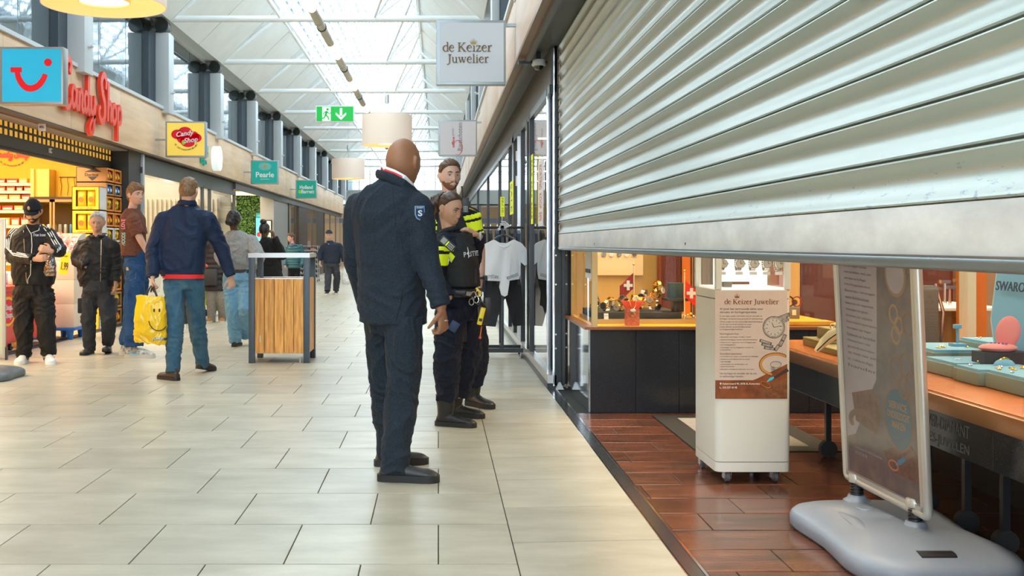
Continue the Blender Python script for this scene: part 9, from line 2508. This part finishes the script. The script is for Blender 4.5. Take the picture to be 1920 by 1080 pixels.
# --- woman in black coat with high bun
Yc = 18.2
J = dict(head=V3(496, 431, 18.2), neck=V3(498, 450, 18.2), chest=V3(503, 465, 18.2), waist=V3(505, 490, 18.2), pelvis=V3(506, 508, 18.2),
   shR=V3(521, 459, 18.2), shL=V3(486, 458, 18.2), elR=V3(531, 482, 18.1), elL=V3(482, 482, 18.1), wrR=V3(514, 444, 18.0), wrL=V3(488, 500, 17.95),
   hipR=V3(514, 512, 18.2), hipL=V3(498, 512, 18.2), knR=V3(514, 552, 18.1), knL=V3(498, 552, 18.1), anR=V3(514, 590, 18.3), anL=V3(498, 590, 18.2))
BLKC = cloth('coat_black', (.015, .015, .017), .9)
S = dict(skin=SK_DARK, hyaw=30, tyaw=20, pyaw=10, vox=.013, bvox=.009, neckr=.048, hs=.95, fem=1, hair=('long', HAIR_BLK, .010, .014, .5), handL=False, handR=dict(curl=.8))
b9, hf, hb_ = person('woman in long black coat with a high hair bun, behind the litter bin', (J['pelvis'].x, Yc), J, S)
mb = MB(); mb.ball((0, -.03, .135), (.06, .055, .045), 10, mat=hf); mb.build('hair_bun', HAIR_BLK, b9)
x_ = lambda px: P(px, 0, Yc).x
z_ = lambda py: P(0, py, Yc).z
rg = [((x_(506), Yc, z_(560)), 12, .235, .18, 0), ((x_(506), Yc, z_(520)), 12, .22, .17, 0), ((x_(505), Yc, z_(490)), 15, .20, .15, 0), ((x_(504), Yc, z_(468)), 20, .20, .14, 0), ((x_(502), Yc, z_(456)), 20, .18, .11, 0), ((x_(500), Yc, z_(449)), 20, .10, .08, 0), ((x_(499), Yc, z_(445)), 20, .066, .066, 0)]
top(b9, J, S, rg, BLKC, 'coat', .012, .010, sr=(.085, .075, .055))
trousers(b9, J, S, BLKC, (.10, .08, .065), hipw=.17, hipd=.13, vox=.012)
shoe(J['anR'], (.1, 1), b9, (BLKS, BLKS), ground=0.0); shoe(J['anL'], (-.1, 1), b9, (BLKS, BLKS), ground=0.0)
# --- person in dark puffer coat between the walkers
Yc = 17.4
J = dict(head=V3(404, 428, 17.4), neck=V3(404, 448, 17.4), chest=V3(404, 465, 17.4), waist=V3(404, 495, 17.4), pelvis=V3(405, 520, 17.4),
   shR=V3(388, 458, 17.4), shL=V3(420, 458, 17.4), elR=V3(383, 485, 17.4), elL=V3(425, 485, 17.4), wrR=V3(386, 512, 17.3), wrL=V3(422, 512, 17.3),
   hipR=V3(396, 525, 17.4), hipL=V3(413, 525, 17.4), knR=V3(396, 562, 17.35), knL=V3(416, 562, 17.35), anR=V3(397, 596, 17.4), anL=V3(417, 595, 17.5))
PUF = M('puffer_dark', (.028, .022, .028), .5); PUFC = M('puffer_coral', (.75, .16, .08), .5)
S = dict(skin=SK_DARK, hyaw=190, tyaw=178, pyaw=178, vox=.012, bvox=.008, neckr=.05, hs=.97, gaze=(0, 0), brow=HAIR_BLK, hair=('short', HAIR_BLK, .006, .008), handL=dict(curl=.5), handR=dict(curl=.5))
b10, hf, hb_ = person('person in dark puffer coat, grey trousers and tan boots behind the man in blue', (J['pelvis'].x, Yc), J, S)
x_ = lambda px: P(px, 0, Yc).x
z_ = lambda py: P(0, py, Yc).z
def puffer(body, J, S, cx, y0, y1, w_, d_, yw, mat, name, n=9):
 mb = MB()
 for i in range(n):
  t_ = i / (n - 1); py = y0 + (y1 - y0) * t_
  ww = w_ * (1 - .12 * t_ if t_ < .8 else .9 - (t_ - .8) * 2.2)
  c = Vector((P(cx, 0, Yc).x, Yc, P(0, py, Yc).z))
  h_ = (P(0, y0, Yc).z - P(0, y1, Yc).z) / (n - 1)
  mb.loft([ring_of(c + Vector((0, 0, q_ * abs(h_))), yw, ww * s_, d_ * s_, 20) for q_, s_ in ((-.55, .90), (-.3, .99), (0, 1.03), (.3, .99), (.55, .90))])
 for sd in ('L', 'R'):
  a, b, c = J['sh' + sd], J['el' + sd], J['wr' + sd]
  pts = [a.lerp(b, t_ / 4) for t_ in range(5)] + [b.lerp(c, t_ / 4) for t_ in range(1, 5)]
  for i, p_ in enumerate(pts): mb.ball(p_, .078 - .003 * i, 8)
 return fuse(name, mb, .012, mat, body, 1)
pj = puffer(b10, J, S, 404, 540, 452, .21, .16, 178, PUF, 'puffer_coat', 10)
mb = MB(); mb.tube([J['shR'], J['elR'], J['wrR'] + Vector((0, 0, .05))], .088, 12)
fuse('coral_sleeve', mb, .012, PUFC, b10, 1, .014, (2, 2, 34))
mb = MB(); mb.bbox(-.16, .10, -.06, .06, -.14, .12, .03, mat=Matrix.Translation(V3(396, 518, 17.15))); mb.build('shoulder_bag', BLKL, b10)
trousers(b10, J, S, cloth('trouser_grey', (.26, .25, .23), .9), (.095, .08, .068), hipw=.165, hipd=.125, vox=.011)
TANB = M('boot_tan', (.42, .20, .08), .6)
shoe(J['anR'], (-.4, -1), b10, (TANB, M('sole_cream', (.6, .57, .5))), ground=0.0, kind='boot'); shoe(J['anL'], (.1, -1), b10, (TANB, M('sole_cream', (.6, .5, .5))), ground=0.0, kind='boot')
# --- woman in teal quilted jacket
Yc = 30.0
J = dict(head=V3(546, 446, 30), neck=V3(549, 458, 30), chest=V3(552, 468, 30), waist=V3(552, 485, 30), pelvis=V3(551, 500, 30),
   shR=V3(540, 464, 30), shL=V3(563, 463, 30), elR=V3(536, 481, 30), elL=V3(568, 480, 30), wrR=V3(535, 495, 29.9), wrL=V3(566, 495, 29.8),
   hipR=V3(546, 503, 30), hipL=V3(557, 503, 30), knR=V3(546, 521, 30), knL=V3(557, 521, 30), anR=V3(546, 537, 30), anL=V3(557, 537, 30.1))
S = dict(skin=SK_PALE, hyaw=235, tyaw=200, pyaw=190, vox=.014, bvox=.010, neckr=.05, hs=1.0, fem=1, brow=HAIR_BR, hair=('long', HAIR_BR, .016, .03, .7), handL=False, handR=dict(curl=.4))
b11, hf, hb_ = person('woman with short auburn hair in teal quilted jacket and purple scarf', (J['pelvis'].x, Yc), J, S)
puffer(b11, J, S, 551, 500, 461, .215, .16, 198, M('quilt_teal', (.02, .11, .14), .45), 'quilted_jacket', 9)
mb = MB(); mb.ball(J['neck'] - Vector((0, .04, .03)), (.085, .085, .06), 10); mb.build('scarf', M('scarf_purple', (.22, .02, .22), .7), b11)
mb = MB()
for sx_ in (-1, 1): mb.tube([hf @ Vector((sx_ * .032 + .018 * cos(a), .098, .002 + .015 * sin(a))) for a in [2 * pi * i / 12 for i in range(12)]], .0025, 5, closed=True)
mb.build('glasses', METB, b11)
trousers(b11, J, S, BLKC, (.095, .075, .06), hipw=.17, hipd=.13, vox=.014)
shoe(J['anR'], (-.2, -1), b11, (BLKS, BLKS), ground=0.0); shoe(J['anL'], (0, -1), b11, (BLKS, BLKS), ground=0.0)
# --- elderly man with flat cap
Yc = 27.2
J = dict(head=V3(617, 441, 27.2), neck=V3(617, 455, 27.2), chest=V3(621, 467, 27.2), waist=V3(622, 480, 27.2), pelvis=V3(622, 495, 27.2),
   shR=V3(607, 459, 27.2), shL=V3(636, 459, 27.2), elR=V3(600, 475, 27.2), elL=V3(643, 475, 27.2), wrR=V3(600, 490, 27.1), wrL=V3(645, 491, 27.1),
   hipR=V3(616, 498, 27.2), hipL=V3(629, 498, 27.2), knR=V3(615, 521, 27.1), knL=V3(632, 521, 27.2), anR=V3(614, 543, 27.0), anL=V3(630, 542, 27.3))
S = dict(skin=SK_PALE, hyaw=180, tyaw=178, pyaw=178, vox=.013, bvox=.009, neckr=.055, hs=1.0, full=.6, brow=HAIR_GREY, hair=('short', HAIR_GREY, .005, .006), handL=dict(curl=.9), handR=dict(curl=.5))
b12, hf, hb_ = person('elderly man in flat cap and navy blouson walking towards the camera', (J['pelvis'].x, Yc), J, S)
x_ = lambda px: P(px, 0, Yc).x
z_ = lambda py: P(0, py, Yc).z
NVB = cloth('blouson_navy', (.025, .035, .060), .7)
rg = [((x_(622), Yc, z_(494)), 178, .20, .15, 0), ((x_(622), Yc, z_(488)), 178, .215, .16, 0), ((x_(622), Yc, z_(470)), 178, .205, .15, 0), ((x_(621), Yc, z_(460)), 178, .19, .12, 0), ((x_(620), Yc, z_(455)), 178, .12, .09, 0), ((x_(618), Yc, z_(451)), 178, .075, .075, 0)]
jk12 = top(b12, J, S, rg, NVB, 'blouson', .012, .010, sr=(.085, .075, .055))
bv12 = BVHTree.FromPolygons([v.co + origin(jk12) for v in jk12.data.vertices], [tuple(p.vertices) for p in jk12.data.polygons])
o12 = lambda px, py: on_jacket(px, py, .006, bv12)
mb = MB(); mb.tube([o12(605, 472), o12(606, 462), o12(612, 459), o12(620, 458), o12(630, 459), o12(636, 465), o12(637, 474)], .006, 5); mb.build('grey_piping', M('piping_grey', (.5, .52, .5), .5), jk12)
trousers(b12, J, S, cloth('trouser_slate', (.055, .06, .075), .85), (.10, .088, .078), hipw=.18, hipd=.14, vox=.012, hem=.01)
m_ = sst(hb_[:, 2], .040, .046)
cp = offset_shell('flat_cap', hb_, -.006 + m_ * .026, hf, 1.0, cloth('cap_navy', (.03, .04, .06), .8), b12)
mb = MB(); mb.ball((0, .09, .05), (.075, .045, .010), 8, mat=hf); mb.build('cap_brim', M('cap_navy', (.03, .04, .06)), cp)
mb = MB()
for sx_ in (-1, 1): mb.tube([hf @ Vector((sx_ * .032 + .019 * cos(a), .1, .002 + .016 * sin(a))) for a in [2 * pi * i / 12 for i in range(12)]], .0025, 5, closed=True)
mb.build('glasses', METB, b12)
mb = MB(); mb.tube([J['neck'] + Vector((-.06, -.05, 0)), J['neck'] + Vector((0, -.10, -.05)), J['neck'] + Vector((.06, -.05, 0))], [(.02, .01)] * 3, 8); mb.build('shirt_collar', WHITEP, b12)
shoe(J['anR'], (-.1, -1), b12, (BLKL, M('sole_white', (.7, .7, .7), .5)), ground=0.0); shoe(J['anL'], (.1, -1), b12, (BLKL, M('sole_white', (.7, .7, .7))), ground=0.0)
pb = thing('carrier_bag', 'translucent white plastic bag carried by the elderly man in a flat cap', 'bag', (x_(650), 27.05, .5))
mb = MB(); rings = []
for cy_, cx_, w_, d_ in ((533, 650, 8, .06), (526, 650, 9.5, .10), (516, 650, 8, .09), (506, 648, 5, .05), (498, 646, 2.5, .02), (493, 645, 1, .01)):
 c = P(cx_, cy_, 27.05); rings.append([c + Vector((w_ / 75.8 * cos(t_), d_ * sin(t_), 0)) for t_ in [2 * pi * k_ / 16 for k_ in range(16)]])
mb.loft(rings); pbb = fuse('bag_body', mb, .014, M('bag_milky', (.72, .74, .76), .4, bump=(20, .6, .02)), pb, 1, .015, (9, 9, 7))
mb = MB(); mb.tube([P(645, 495, 27.05), P(645, 489, 27.08)], .01, 6); mb.build('handle', M('bag_milky', (.7, .7, .7)), pb)
